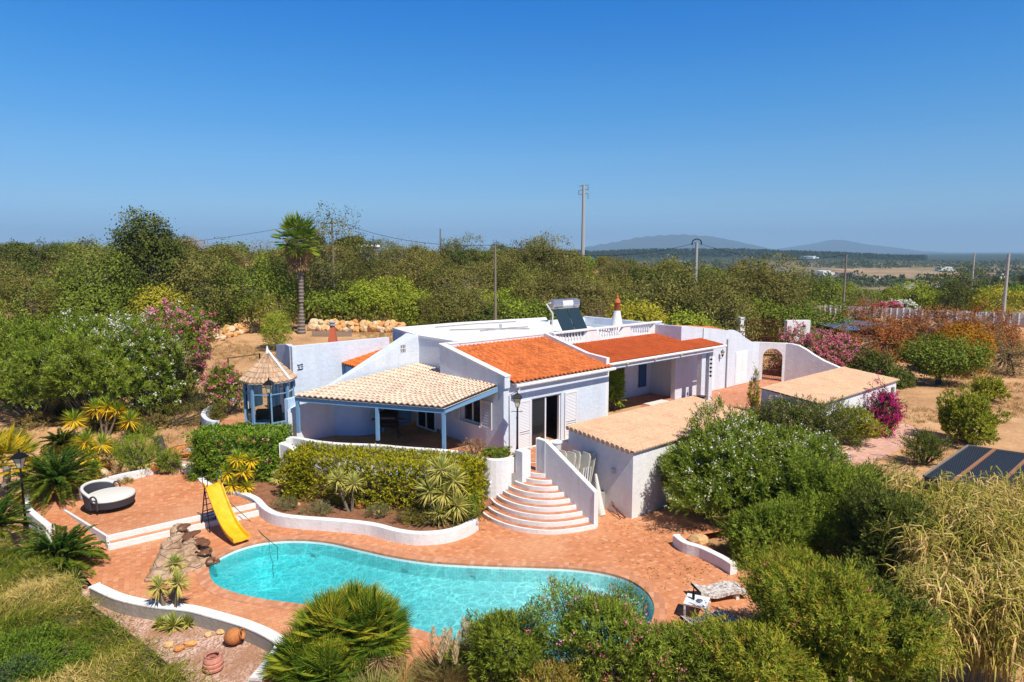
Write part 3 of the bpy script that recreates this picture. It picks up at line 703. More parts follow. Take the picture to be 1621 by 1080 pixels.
# --- verandah
VE = 4.58; V0, V1 = A1+.3, 17.1
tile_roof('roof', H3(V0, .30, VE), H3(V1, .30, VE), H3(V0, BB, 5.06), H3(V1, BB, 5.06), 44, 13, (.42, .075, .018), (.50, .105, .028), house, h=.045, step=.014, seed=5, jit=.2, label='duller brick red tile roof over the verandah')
s = MB(); s.tube([H3(V0, .2, 4.52), H3(V1+.15, .2, 4.52)], .07, 8); s.build('gutter', M['frame'], house, smooth=True)
s = MB(); s.hbox(V0-.05, 16.4, .50, .80, 4.18, 4.545); s.build('beam', M['wall'], house)
s = MB(); s.hbox(V0, 15.2, .85, BB, 4.38, 4.42); s.build('ceiling', M['wall'], house)
for k, a in enumerate((8.6, 10.9, 13.2)):
    x, y = H(a, .45); m_ = MB(); m_.tube([H3(a, .49, 4.36), H3(a, .40, 4.36)], [.10, .06], 10); m_.build('wall_light', M['lampglass'], house, smooth=True)
s = MB(); s.hbox(16.05, 16.40, .50, .82, 1.38, 4.18); s.build('column', M['wall'], house)
s = MB(); s.hbox(15.35, 15.75, .55, .85, 1.38, 4.18); s.build('column', M['wall'], house)
bk = BB+.2
s = MB(); s.hbox(A1+.25, 10.3, bk, bk+.2, 1.38, 4.6); s.hbox(10.3, 12.8, bk, bk+.2, 3.62, 4.6); s.hbox(12.8, 15.2, bk, bk+.2, 1.38, 4.6); s.build('wall', M['wall'], house, label='back wall of the verandah')
glazed('sliding_door', 10.3, 12.8, 1.42, 3.62, bk+.05, 2, house); s = MB(); s.hbox(10.3, 12.8, bk+.3, bk+.32, 1.39, 3.6); s.build('room_wall', M['curtain'], house)
s = MB(); s.hbox(13.95, 14.6, bk-.12, bk-.06, 1.9, 3.75); s.build('shutter', M['navy'], house, label='blue louvred shutter on the verandah back wall')
# facade running right from the verandah, its top sweeping down to the arch
FB = 1.9
prof = [(15.2, 5.66), (16, 5.62), (17.1, 5.48), (18.8, 5.26), (20.5, 5.0), (20.9, 5.02), (21.4, 4.86), (22.2, 4.45), (23.0, 4.12), (23.7, 3.96), (24.2, 3.95)]
s = MB()
for (a0, z0), (a1, z1) in zip(prof[:-1], prof[1:]):
    s.prism([H(a0, FB), H(a1, FB), H(a1, FB+.3), H(a0, FB+.3)], 1.38, [z0, z1, z1, z0])
s.prism([H(15.2, FB+.3), H(15.4, FB+.3), H(15.4, BB+.2), H(15.2, BB+.2)], 1.38, [5.66, 5.66, 5.64, 5.64])
s.prism([H(15.2, FB), H(15.2, FB+.3), H(14.9, FB+.3), H(14.35, FB)][::-1] if False else [H(14.75, FB), H(15.2, FB), H(15.2, FB+.3), H(14.75, FB+.3)], 1.38, 4.38)
s.build('wall', M['wall'], house, label='long pale blue facade with a top that sweeps down to the arch')
s = MB(); s.prism([H(15.4, FB+.3), H(22, FB+.3), H(22, 9), H(15.4, 9)], 1.38, [5.2, 4.5, 4.5, 5.2]); s.build('wall', M['wall'], house, label='rear mass behind the long facade')
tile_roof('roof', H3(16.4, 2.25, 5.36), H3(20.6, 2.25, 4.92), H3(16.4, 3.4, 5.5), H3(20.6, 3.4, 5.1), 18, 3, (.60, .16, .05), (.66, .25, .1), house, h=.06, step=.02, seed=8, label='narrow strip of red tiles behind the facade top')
def door_panel(a0, a1, z0, z1, n_):
    d = MB(); d.hbox(a0, a1, FB-.03, FB-.001, z0, z1); o = d.build('door', M['frame'], house); g = MB(); w = (a1-a0)/n_
    for i in range(n_):
        for (q0, q1) in ((z0+.1, z0+.75), (z0+.85, z1-.1)):
            g.hbox(a0+w*i+.07, a0+w*(i+1)-.07, FB-.042, FB-.031, q0, q1)
    g.build('panel', M['frame'], o); return o
door_panel(21.2, 22.6, 1.40, 3.55, 2); door_panel(18.0, 18.75, 1.40, 3.5, 1)
s = MB(); s.tube([H3(20.1, FB-.05, 4.5), H3(20.1, FB-.05, 1.4)], .045, 6); s.build('downpipe', M['curtain'], house, smooth=True)
s = MB(); s.tube([H3(17.4, FB-.03, 5.4), H3(17.4, FB-.03, 4.6)], .02, 6); s.build('cable', M['curtain'], house)
def wall_lantern(a, b, z, label):
    t_ = thing('wall_lantern', H3(a, b, z), label, 'lantern'); x, y = H(a, b-.22)
    m_ = MB(); m_.tube([H3(a, b, z-.15), H3(a, b-.12, z-.2), H3(a, b-.22, z-.08)], .015, 6); m_.lathe(x, y, [(.05, z-.05), (.12, z+.22), (.13, z+.24), (.02, z+.38), (.01, z+.42)], 6); m_.build('bracket', M['black'], t_)
    m_ = MB(); m_.lathe(x, y, [(.055, z-.03), (.115, z+.2)], 6); m_.build('lamp_glass', M['lampglass'], t_)
wall_lantern(19.3, FB, 3.55, 'dark lantern on the blue facade left of the white double door')
# arch and wing wall
AP = np.array(H(24.0, FB+.15)); ad = np.array((.945, -.327)); wd = 1.95
arch = thing('arch_wall', (*AP, 1.4), 'white plastered wall with a round arch and sweeping wing right of the house', 'wall')
def apt(u, z, d=0): return (AP[0] + ad[0]*u + ad[1]*-d*-1*0 + .327*d, AP[1] + ad[1]*u + .945*d, z)
s = MB(); segs = 14; r_ = .62; cxu = 1.05; spring = 2.95; topz = 3.95
outer = [(0, 1.38), (cxu-r_, 1.38)] ; arcp = [(cxu - r_*math.cos(math.pi*k/segs), spring + r_*math.sin(math.pi*k/segs)) for k in range(segs+1)]
for d in (0, .3):
    pass
def wedge(u0, u1, z00, z01, z10, z11):
    P = [apt(u0, z00), apt(u1, z01), apt(u1, z11), apt(u0, z10)]; Q = [apt(u0, z00, .3), apt(u1, z01, .3), apt(u1, z11, .3), apt(u0, z10, .3)]
    s.quad(*P); s.quad(*Q[::-1]); s.quad(P[3], P[2], Q[2], Q[3]); s.quad(P[1], P[0], Q[0], Q[1]); s.quad(P[0], P[3], Q[3], Q[0]); s.quad(P[2], P[1], Q[1], Q[2])
wedge(-.2, cxu-r_, 1.38, 1.38, topz, topz); wedge(cxu+r_, wd, 1.38, 1.38, topz, topz)
for k in range(segs): wedge(arcp[k][0], arcp[k+1][0], arcp[k][1], arcp[k+1][1], topz, topz)
s.build('arch', M['white'], arch)
E0 = apt(wd-.1, 0, .15); wp = [(0, 3.95), (.45, 3.96), (.9, 3.9), (1.4, 3.7), (1.9, 3.42), (2.6, 3.1), (3.4, 2.85), (4.2, 2.6)]
s = MB(); P = [(E0[0] + .656*u, E0[1] - .755*u) for u, z in wp]; s.strip(P, .28, .9, [z for u, z in wp]); s.build('wing', M['white'], arch, bevel=.02)
gt = thing('iron_gate', apt(cxu, 1.4, .15), 'rust red barred gate in the round archway', 'gate'); s = MB()
for k in range(11): u = cxu-r_+.05+k*(2*r_-.1)/10; s.tube([apt(u, 1.45, .15), apt(u, 2.75, .15)], .012, 5)
for z in (1.5, 2.1, 2.75): s.tube([apt(cxu-r_+.02, z, .15), apt(cxu+r_-.02, z, .15)], .018, 5)
s.build('bars', M['rust'], gt)

# --- left part: wedge wall, tall wall, small roof
s = MB()
# tapering buttress: front face b=7.6, thick at the top and thin at the foot
zl = [(.8, 5.79, 1.15), (-3.74, 3.96, .32), (-6.2, 2.95, .22)]
for (a0, z0, d0), (a1, z1, d1) in zip(zl[:-1], zl[1:]):
    P = [H(a0, 7.6), H(a1, 7.6), H(a1, 7.6+d1), H(a0, 7.6+d0)]; s.prism(P, 1.0, [z0, z1, z1, z0])
s.build('wall', M['wall'], house, label='sloping topped wedge wall beside the awning')
lw = [H(-6.2, 7.72), (-9.2, 31.55), (-8.4, 31.42), (-7.7, 31.38), (-7.1, 31.42), (-6.6, 31.7), (-6.25, 32.1)]
M['alcove'] = plaster('alcove_paint_with_blue_shade', (.44, .60, .80), .15, .5)  # light blue paint made bluer, the awning's blue shade put into the colour
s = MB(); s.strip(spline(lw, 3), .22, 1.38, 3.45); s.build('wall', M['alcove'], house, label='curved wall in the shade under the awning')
ta0, tb = -4.9, 9.9
s = MB(); s.hbox(ta0, -2.1, tb, tb+.3, 1.0, 5.47); s.hbox(-2.1, .45, tb+.002, tb+.3, 4.2, 5.47); s.build('wall', M['wall'], house, label='tall pale blue wall right of the gazebo')
s = MB(); s.strip([H(ta0+.1, tb+.2), (-11.45, 34.6), (-12.3, 35.6)], .25, 1.0, [5.45, 5.3, 5.15]); s.build('wall', M['wall'], house, label='shaded wall angling back behind the gazebo')
s = MB(); s.hbox(-2.2, 1.0, 8.1, tb-.01, 1.3, 4.25); s.build('wall', M['blue'], house, label='small wall under the little orange roof, coloured with its blue shade')  # wall lies in blue shade, painted here as a blue base colour
tile_roof('roof', H3(-2.35, 8.0, 4.36), H3(-2.35, tb-.01, 4.36), H3(.7, 8.0, 4.98), H3(.7, tb-.01, 4.98), 8, 8, (.62, .12, .02), (.74, .2, .04), house, h=.06, step=.03, seed=9, label='little orange tile roof wedged between the walls')
s = MB(); s.hbox(1.5, 1.75, 8.7, 11.3, 4.6, 5.8); s.build('parapet', M['wall'], house)
# little barred window on the wedge
s = MB(); s.hbox(-.30, -.0, 7.585, 7.598, 5.02, 5.36); bw = s.build('barred_window', M['dark'], house); s = MB()
for k in range(4): s.hbox(-.30+k*.09, -.27+k*.09, 7.56, 7.584, 5.02, 5.36)
s.hbox(-.30, 0, 7.555, 7.559, 5.18, 5.21); s.build('bars', M['frame'], bw)
# sign on the wall by the gazebo: dark wrought letters, too small to read
s = MB(); x0, z0 = ta0+.22, 4.62
for (u, z, w, h_) in ((0, .34, .24, .05), (0, .34, .06, .1), (.26, .36, .2, .08), (.06, .2, .12, .06), (.28, .2, .2, .05), (.1, .1, .08, .06), (0, -.02, .42, .07), (.36, .04, .1, .06)):
    s.hbox(x0+u*.62, x0+(u+w)*.62, tb-.03, tb-.004, z0+z*.62-.3, z0+(z+h_*.8)*.62-.3)
s.build('wall_sign', M['black'], None, origin=H3(x0, tb, z0), label='small dark iron sign on the wall right of the gazebo roof', cat='sign')
# orange chimney behind the tall wall
ch = thing('garden_chimney', (*GV(527, 545, 39)[:2], 2.0), 'tapering terracotta orange chimney with a grey cap behind the tall wall', 'chimney')
x, y, _ = GV(527, 545, 39); z = GV(527, 541, 39)[2]
s = MB(); s.lathe(x, y, [(.42, 1.3), (.33, z), (.15, z+.95)], 4, rot=R(45)); s.build('stack', mat('orange_render', (.55, .13, .06), .85), ch)
s = MB(); s.lathe(x, y, [(.19, z+.93), (.2, z+1.0), (.12, z+1.03), (.2, z+1.1), (.2, z+1.15), (.1, z+1.2)], 12); s.build('cap', M['postcement'], ch, smooth=True)

# --- awning over the barbecue terrace
AW = thing('awning', (-5.7, 28.4, 1.4), 'beige tiled awning on pale blue timber posts over the barbecue terrace', 'awning')
A_, B_ = np.array((-9.62, 29.5, 3.66)), np.array((-2.75, 27.25, 3.66)); Cc, Ee = np.array((*H(-.02, .35), 4.34)), np.array((*H(.75, 7.55), 4.30))
tile_roof('roof', A_, B_, Ee, Cc, 26, 16, (.66, .46, .33), (.78, .62, .48), AW, h=.075, step=.045, seed=11, jit=.2, label='pale beige barrel tile awning roof')
tile_roof('roof', A_ + np.array((0, .02, -.0)), A_ + (Ee-A_)*.5, A_ + (Ee-A_)*.001 + np.array((-.0, .0, 0)), A_ + (Ee-A_)*.55, 2, 1, (.66, .46, .33), (.78, .62, .48), AW) if False else None
def beam(s, p, q, w, h_):
    p, q = np.array(p, float), np.array(q, float); d = q-p; d /= np.linalg.norm(d); x = np.cross(d, (0, 0, 1)); x /= np.linalg.norm(x); x = x*w/2; up = np.array((0, 0, h_))
    P = [p-x-up, p+x-up, p+x, p-x]; Q = [q-x-up, q+x-up, q+x, q-x]
    s.quad(*P); s.quad(*Q[::-1])
    for k in range(4): s.quad(P[k], Q[k], Q[(k+1) % 4], P[(k+1) % 4])
dz = np.array((0, 0, -.045)); inw = np.array((.05, .12, 0))
s = MB(); beam(s, A_+dz+inw, B_+dz+inw, .12, .2); s.build('beam', M['blue'], AW)
s = MB(); beam(s, B_+dz+np.array((-.02, .12, .0)), Cc+dz+np.array((-.02, .03, 0)), .08, .2); s.build('beam', M['blue'], AW)
s = MB()
for k in range(1, 9):
    u = k/9; beam(s, A_*(1-u)+B_*u + np.array((0, .2, -.06)), Ee*(1-u)+Cc*u + np.array((0, 0, -.06)), .08, .12)
s.build('rafter', M['blue'], AW)
for px, zb in ((463, RT), (596, RT), (700, RT)):
    u = {463: .012, 596: .56, 700: .985}[px]; p = A_*(1-u)+B_*u+inw; s = MB(); s.box(p[0], p[1], zb if px != 700 else 1.38, p[2]-.2, .13, .13, R(-18)); s.build('post', M['blue'], AW)
s = MB(); s.hbox(-.035, -.003, 4.2, 5.0, 1.6, 3.5); s.build('door', M['frame'], house)
# under the awning: back wall with window and glazed door between wedge wall and block
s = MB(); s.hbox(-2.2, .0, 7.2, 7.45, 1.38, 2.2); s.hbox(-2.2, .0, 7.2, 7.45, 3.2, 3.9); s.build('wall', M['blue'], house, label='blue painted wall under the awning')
s = MB(); s.hbox(-2.1, -.2, 7.3, 7.34, 2.2, 3.2); s.build('window', M['glass'], house)
glazed('glazed_door', 5.0, 6.6, 1.4, 3.55, -.04, 2, house, side='s')
# barbecue
bx_, by_, bz_ = GV(617, 690, 31.0); bz_ = 1.385
bbq = thing('barbecue', (bx_, by_, bz_), 'black kettle barbecue cart standing in the awning shade', 'barbecue')
s = MB(); s.tube([(bx_-.42, by_, bz_+.95), (bx_+.42, by_, bz_+.95)], [.34, .34], 16); s.build('lid', M['black'], bbq, smooth=True)
s = MB(); s.box(bx_, by_, bz_+.55, bz_+.92, .8, .55); s.build('firebox', M['black'], bbq, bevel=.05)
for dx, dy in ((-.4, -.22), (.4, -.22), (-.4, .22), (.4, .22)):
    s = MB(); s.tube([(bx_+dx*.9, by_+dy, bz_+.6), (bx_+dx*1.15, by_+dy, bz_)], .02, 6); s.build('leg', M['black'], bbq)
s = MB(); s.box(bx_-.62, by_, bz_+.86, bz_+.89, .36, .4); s.box(bx_+.6, by_, bz_+.86, bz_+.89, .34, .4); s.build('side_shelf', M['wood'], bbq)
s = MB(); s.tube([(bx_-.3, by_-.38, bz_+1.02), (bx_+.3, by_-.38, bz_+1.02)], .015, 6); s.build('handle', M['zinc'], bbq)

# --- gazebo
gx, gy = -11.5, 31.75
GZ = thing('gazebo', (gx, gy, 1.4), 'glazed octagonal gazebo with blue frames and a pointed tile roof', 'gazebo')
def oc(r, k, z, n_=8, rot=22.5): a = R(rot + 360/n_*k); return (gx + r*math.cos(a), gy + r*math.sin(a), z)
gr, gb, gt_, ge = 1.08, 2.05, 4.02, 4.05
s = MB(); s.prism([oc(gr, k, 0)[:2] for k in range(8)], 1.38, gb); s.build('wall', M['wall'], GZ)
for k in range(8):
    s = MB(); p = oc(gr, k, 0); s.box(p[0], p[1], gb, gt_, .11, .11, R(22.5+45*k)); s.build('post', M['blue'], GZ)
s = MB()
for k in range(8):
    for z, h_ in ((gt_, .12), (gb+.1, .08)): 
        beam(s, oc(gr, k, z), oc(gr, k+1, z), .08, h_)
s.build('rail', M['blue'], GZ)
for k in range(8):
    f = MB(); a, b_ = np.array(oc(gr-.02, k, 0)), np.array(oc(gr-.02, k+1, 0)); d = b_-a
    p, q = a+d*.07, a+d*.93
    beam(f, (*p[:2], 3.48), (*q[:2], 3.48), .04, .05)
    fo = f.build('window', M['blue'] if k in (4, 5, 6) else M['frame'], GZ)
    g = MB(); g.quad((*p[:2], gb+.1), (*q[:2], gb+.1), (*q[:2], gt_-.1), (*p[:2], gt_-.1)); 
    gm = g.build('pane', M['glass'], fo)
# clear panes with drapes behind
cg = bpy.data.materials.new('clear_glass'); cg.use_nodes = True; t = cg.node_tree; t.nodes.clear(); o = t.nodes.new('ShaderNodeOutputMaterial'); a = N(cg, 'ShaderNodeBsdfTransparent'); a.inputs[0].default_value = (.93, .95, .95, 1); b = N(cg, 'ShaderNodeBsdfGlossy'); b.inputs['Roughness'].default_value = .05
mm = N(cg, 'ShaderNodeMixShader'); f = N(cg, 'ShaderNodeFresnel'); f.inputs[0].default_value = 1.5; LK(cg, f.outputs[0], mm.inputs[0]); LK(cg, a.outputs[0], mm.inputs[1]); LK(cg, b.outputs[0], mm.inputs[2]); LK(cg, mm.outputs[0], o.inputs[0])
for ob in bpy.data.objects:
    if ob.name.startswith('pane') and ob.parent and ob.parent.parent == GZ: ob.data.materials[0] = cg
drape = mat('pale_drape', (.72, .78, .75), .9)
s = MB()
for c0, w_ in (((gx-.40, gy-.72), .7), ((gx+.45, gy-.66), .6)):
    n_ = 14
    for k in range(n_):
        u0, u1 = k/n_, (k+1)/n_; f0, f1 = .05*math.sin(u0*22), .05*math.sin(u1*22); x0_, x1_ = c0[0]-w_/2+w_*u0, c0[0]-w_/2+w_*u1
        zb_ = lambda u: 2.9 - .7*u*u if w_ > .7 else 2.75+.2*u
        s.quad((x0_, c0[1]+f0, zb_(u0)), (x1_, c0[1]+f1, zb_(u1)), (x1_, c0[1]+f1, 3.95), (x0_, c0[1]+f0, 3.95))
s.build('curtain', drape, GZ)
s = MB(); s.box(gx+.35, gy-.1, 2.06, 2.75, .45, .45, .4); s.box(gx-.35, gy+.2, 2.06, 2.5, .7, .4, .1); s.build('bench', mat('brown_chair', (.12, .07, .05), .8), GZ)
for k in range(8):
    p0, p1 = oc(gr+.22, k, ge-.04), oc(gr+.22, k+1, ge-.04); top = np.array((gx, gy, 5.30)); a_, b_ = np.array(p0), np.array(p1)
    tile_roof('roof', a_, b_, a_*.06+top*.94, b_*.06+top*.94, 5, 6, (.42, .27, .17), (.58, .41, .27), GZ, h=.05, step=.035, seed=20+k, jit=.5, thick=.07)
s = MB(); s.tube([oc(gr+.2, 7, ge+.03), (gx+.03, gy, 5.38)], .06, 6); s.tube([(gx, gy, 5.25), (gx, gy, 5.6)], [.1, .02], 8); s.build('ridge', M['white'], GZ, smooth=True)

# --- chimney on the roof terrace
cx_, cy_ = H(14.4, 6.1); z = 4.98
ch = thing('chimney', (cx_, cy_, z), 'white conical roof chimney with brick red pot and pointed finial', 'chimney')
s = MB(); s.lathe(cx_, cy_, [(.46, z), (.40, z+.25), (.19, z+1.38)], 20); s.build('stack', M['white'], ch, smooth=True)
s = MB(); s.lathe(cx_, cy_, [(.17, z+1.38), (.16, z+1.86)], 16, c=(.36, .08, .035))
for k in range(6): s.lathe(cx_, cy_, [(.175, z+1.42+k*.075), (.175, z+1.45+k*.075)], 16, c=(.28, .06, .03))
s.build('pot', M['terracotta'], ch)
s = MB(); s.lathe(cx_, cy_, [(.21, z+1.86), (.20, z+1.92), (.13, z+2.08), (.06, z+2.14), (.08, z+2.2), (.07, z+2.25), (.02, z+2.42), (.005, z+2.45)], 14, c=(.52, .15, .05)); s.build('finial', M['terracotta'], ch, smooth=True)

# --- solar water heater
sx_, sy_ = 3.25, 41.3
SH = thing('solar_water_heater', (sx_, sy_, 4.98), 'solar water heater with grey tank above two dark collectors on the roof', 'solar heater')
ax = np.array((.80, .60)); fx = np.array((.60, -.80))
def sp(u, v, z): return (sx_ + ax[0]*u + fx[0]*v, sy_ + ax[1]*u + fx[1]*v, z)
s = MB(); s.tube([sp(-1.05, -.1, 6.86), sp(-1.0, -.1, 6.86), sp(1.0, -.1, 6.86), sp(1.05, -.1, 6.86)], [.24, .29, .29, .24], 24); s.build('tank', M['zinc'], SH, smooth=True)
s = MB(); n_ = 6
for k in range(n_):
    a0, a1 = R(-45+k*14), R(-45+(k+1)*14); c0 = [(-.1+.294*math.cos(a), 6.86+.294*math.sin(a)) for a in (a0, a1)]
    s.quad(sp(-.35, *c0[0]), sp(.45, *c0[0]), sp(.45, *c0[1]), sp(-.35, *c0[1]))
s.build('label', M['frame'], SH)
for u0, u1 in ((-1.0, -.04), (.02, .98)):
    s = MB(); P = [sp(u0, 1.15, 5.02), sp(u1, 1.15, 5.02), sp(u1, .08, 6.55), sp(u0, .08, 6.55)]; Q = [(x, y, z-.09) for x, y, z in P]
    s.quad(*P); s.quad(*Q[::-1])
    for k in range(4): s.quad(P[(k+1) % 4], P[k], Q[k], Q[(k+1) % 4])
    s.build('collector', M['collector'], SH)
s = MB()
for u in (-.95, .95): s.tube([sp(u, -.1, 6.6), sp(u, -.45, 4.98)], .03, 5); s.tube([sp(u, .05, 6.4), sp(u, -.4, 5.2)], .02, 5); s.tube([sp(u, -.42, 5.05), sp(u, 1.1, 5.05)], .03, 5)
s.build('stand', M['curtain'], SH)
s = MB(); s.tube([sp(-1.08, -.1, 6.95), sp(-1.35, -.2, 6.9), sp(-1.1, .1, 6.3), sp(-1.15, .1, 5.2), sp(-1.3, .0, 5.02)], .045, 6); s.build('pipe', M['cushion'], SH, smooth=True)

# ---------------------------------------------------------------- sheds
def shed(name, a0, a1, b0, b1, z0, ze, zr, label, cols, rows, ov=.12):
    t_ = thing(name, H3(a0, b0, z0), label, 'outbuilding'); s = MB()
    P = [H(a0, b0), H(a1, b0), H(a1, b1), H(a0, b1)]; s.prism(P, z0-.3, [ze-.06, ze-.06, zr-.06, zr-.06]); s.build('wall', M['white'], t_)
    tile_roof('roof', H3(a0-ov, b0-ov, ze-.04), H3(a1+ov, b0-ov, ze-.04), H3(a0-ov, b1+.05, zr-.02), H3(a1+ov, b1+.05, zr-.02), cols, rows, (.74, .45, .27), (.78, .51, .33), t_, h=.022, step=.010, seed=31+cols, jit=.10)
    return t_
SH1 = shed('shed', 1.35, 9.9, -5.85, -2.5, 0, 2.68, 2.98, 'long low white shed with beige tiled roof beside the fan stairs', 48, 14)
# the sheds' side eave shows a toothed row of tile ends
for t_, a0, b0, b1, ze, zr in ((SH1, 1.35, -5.85, -2.5, 2.68, 2.98),):
    s = MB(); nn_ = 14
    for k in range(nn_):
        u = (k+.5)/nn_; b_ = b0+(b1-b0)*u; z = ze+(zr-ze)*u; s.tube([H3(a0-.20, b_, z-.055), H3(a0+.1, b_, z-.055)], .09, 8, c=(.58, .38, .25))
    s.build('verge_tile', M['tile'], t_)
x_ = H(1.33, -5.2); s = MB(); s.hbox(1.28, 1.348, -5.0, -4.85, 1.55, 1.75); s.build('switch_box', M['cream'], SH1)
SH2 = shed('shed', 12.1, 21.0, -7.8, -4.95, .6, 3.22, 3.50, 'far white shed with beige tiled roof and bougainvillea on its wall', 50, 12)
s = MB(); s.hbox(20.3, 20.55, -7.9, -7.81, 2.55, 2.85); s.build('wall_lamp', M['wood'], SH2)
# pink path beside the far shed
pp = [(1300, 752), (1318, 715), (1345, 700), (1432, 670), (1462, 680), (1445, 700), (1376, 735)]
PTH = [G(x, y, .93) for x, y in pp]; s = MB(); s.prism(PTH, .3, .93); s.build('path', M['path'], kind='structure')
# grey paved strip near the front of the path
s = MB(); s.prism([G(x, y, .75) for x, y in ((1310, 745), (1365, 733), (1440, 752), (1400, 790), (1330, 780))], .2, .76); s.build('paving', M['concrete'], kind='structure')

# far gate posts and cement wall behind the house
fw = thing('boundary_wall', (*GV(1140, 525, 58)[:2], 1.6), 'rendered boundary wall ending in a white pier behind the house', 'wall')
p = [GV(1118, 530, 60), GV(1168, 530, 56)]; s = MB(); s.strip([q[:2] for q in p], .2, 1, [GV(0, 503, 60)[2], GV(0, 504, 56)[2]]); s.build('wall', M['concrete'], fw)
x, y, _ = GV(1172, 530, 55.8); s = MB(); s.box(x, y, 1, GV(0, 503, 55.8)[2]+.05, .5, .5, .4); s.build('pier', M['white'], fw)
x, y, _ = GV(1250, 525, 56); s = MB(); s.box(x+.6, y, 1, GV(0, 507, 56)[2], 2.0, .5, .1); s.build('boundary_wall', M['white'], None, origin=(x, y, 1), label='short white wall stub right of the far barred gate', cat='wall')
g2 = thing('iron_gate', GV(1208, 540, 56), 'wide rust red barred gate between the far piers', 'gate')
s = MB(); x0_, x1_ = GV(1180, 520, 55.8)[0], GV(1238, 520, 56)[0]; zb, zt2 = 1.5, GV(0, 505, 56)[2]
for k in range(22): x = x0_+(x1_-x0_)*k/21; s.tube([(x, 56, zb), (x, 56, zt2)], .02, 4)
for z in (zb+.2, (zb+zt2)/2, zt2-.1): s.tube([(x0_, 56, z), (x1_, 56, z)], .025, 4)
s.build('bars', M['rust'], g2)
# white panel fence at the far right
ff = thing('fence', (*GV(1450, 500, 84)[:2], 1.4), 'long pale concrete panel fence across the far right plot', 'fence')
M['fence'] = plaster('greyed_fence_concrete', (.52, .53, .54), .25)
pf = [GV(1282, 483, 88), GV(1330, 484, 86), GV(1410, 488, 83), GV(1470, 491, 80), GV(1560, 494, 77), GV(1640, 497, 74)]
s = MB(); s.strip([q[:2] for q in pf], .08, 0, [q[2] for q in pf]); s.build('fence_panel', M['fence'], ff)
for k in range(31):
    u = k/30*(len(pf)-1); i = min(int(u), len(pf)-2); w_ = u-i; q = np.array(pf[i])*(1-w_)+np.array(pf[i+1])*w_
    s = MB(); s.box(q[0], q[1]-.08, 0, q[2]+.04, .16, .12); s.build('fence_post', M['fence'], ff)
# photovoltaic table
pv = thing('solar_panel_array', GV(1350, 530, 60), 'large tilted table of grey solar panels beyond the pink oleander', 'solar panels')
pq = [GV(1293, 513, 60), GV(1340, 524, 55), GV(1412, 514, 58), GV(1340, 505, 66)]
pm = mat('panel_cells', (.06, .065, .085), .22, spec=.8); b = N(pm, 'ShaderNodeTexBrick'); b.offset = 0; b.inputs['Scale'].default_value = 1; b.inputs['Brick Width'].default_value = 1.0; b.inputs['Row Height'].default_value = 1.65; b.inputs['Mortar Size'].default_value = .03
b.inputs['Color1'].default_value = (.055, .06, .085, 1); b.inputs['Color2'].default_value = (.07, .07, .09, 1); b.inputs['Mortar'].default_value = (.4, .4, .4, 1); LK(pm, pos(pm, rot=R(40)), b.inputs[0]); setc(pm, b.outputs[0])
s = MB(); s.quad(*pq); s.quad(*[(x, y, z-.08) for x, y, z in pq][::-1])
for k in range(4): a, b_ = pq[k], pq[(k+1) % 4]; s.quad((*a[:2], a[2]-.08), (*b_[:2], b_[2]-.08), b_, a)
s.build('panel', pm, pv)
s = MB()
for q in pq: s.tube([(q[0]*.99+.1, q[1], 0), (q[0]*.99+.1, q[1], q[2]-.1)], .05, 6)
s.build('frame', M['zinc'], pv)
# dark shade cloth frame, near right
sc_ = [G(1462, 754, 1.5), G(1532, 706, 1.5), G(1640, 722, 1.5), G(1600, 790, 1.3)]
cl = thing('shade_roof', (*sc_[1], .9), 'low flat frame roofed with dark blue netting and wooden battens', 'shade roof')
zz2 = [1.48, 1.52, 1.55, 1.35]; cm = mat('dark_netting', (.018, .028, .055), .6); wv = N(cm, 'ShaderNodeTexWave'); wv.inputs['Scale'].default_value = 5; LK(cm, pos(cm, rot=R(30)), wv.inputs[0]); setc(cm, ramp(cm, wv.outputs['Fac'], [(.3, (.012, .016, .024)), (.7, (.026, .033, .046))])); setn(cm, bump(cm, wv.outputs['Fac'], .6, .02))
sc_ = [(-0 + p[0], p[1]) for p in (G(1462, 754, 1.48), G(1532, 706, 1.52), G(1700, 730, 1.55), G(1640, 800, 1.35))]
s = MB(); s.prism(sc_, [z-.03 for z in zz2], zz2); s.build('netting', cm, cl)
def lp(P, i, j, t_): return tuple(np.array((*P[i], zz2[i]))*(1-t_)+np.array((*P[j], zz2[j]))*t_)
for t_ in (.27, .62):
    s = MB(); a, b_ = lp(sc_, 1, 2, t_), lp(sc_, 0, 3, t_); beam(s, (a[0], a[1], a[2]+.06), (b_[0], b_[1], b_[2]+.06), .12, .055); s.build('batten', mat('reddish_batten', (.28, .13, .07), .8), cl)
s = MB(); beam(s, (*sc_[0], zz2[0]+.05), (*sc_[1], zz2[1]+.05), .07, .09); beam(s, (*sc_[1], zz2[1]+.05), (*sc_[2], zz2[2]+.05), .07, .09); s.build('frame', M['wood'], cl)
s = MB()
for p in sc_: s.tube([(p[0], p[1], .2), (p[0], p[1], 1.4)], .04, 6)
s.build('leg', M['wood'], cl)
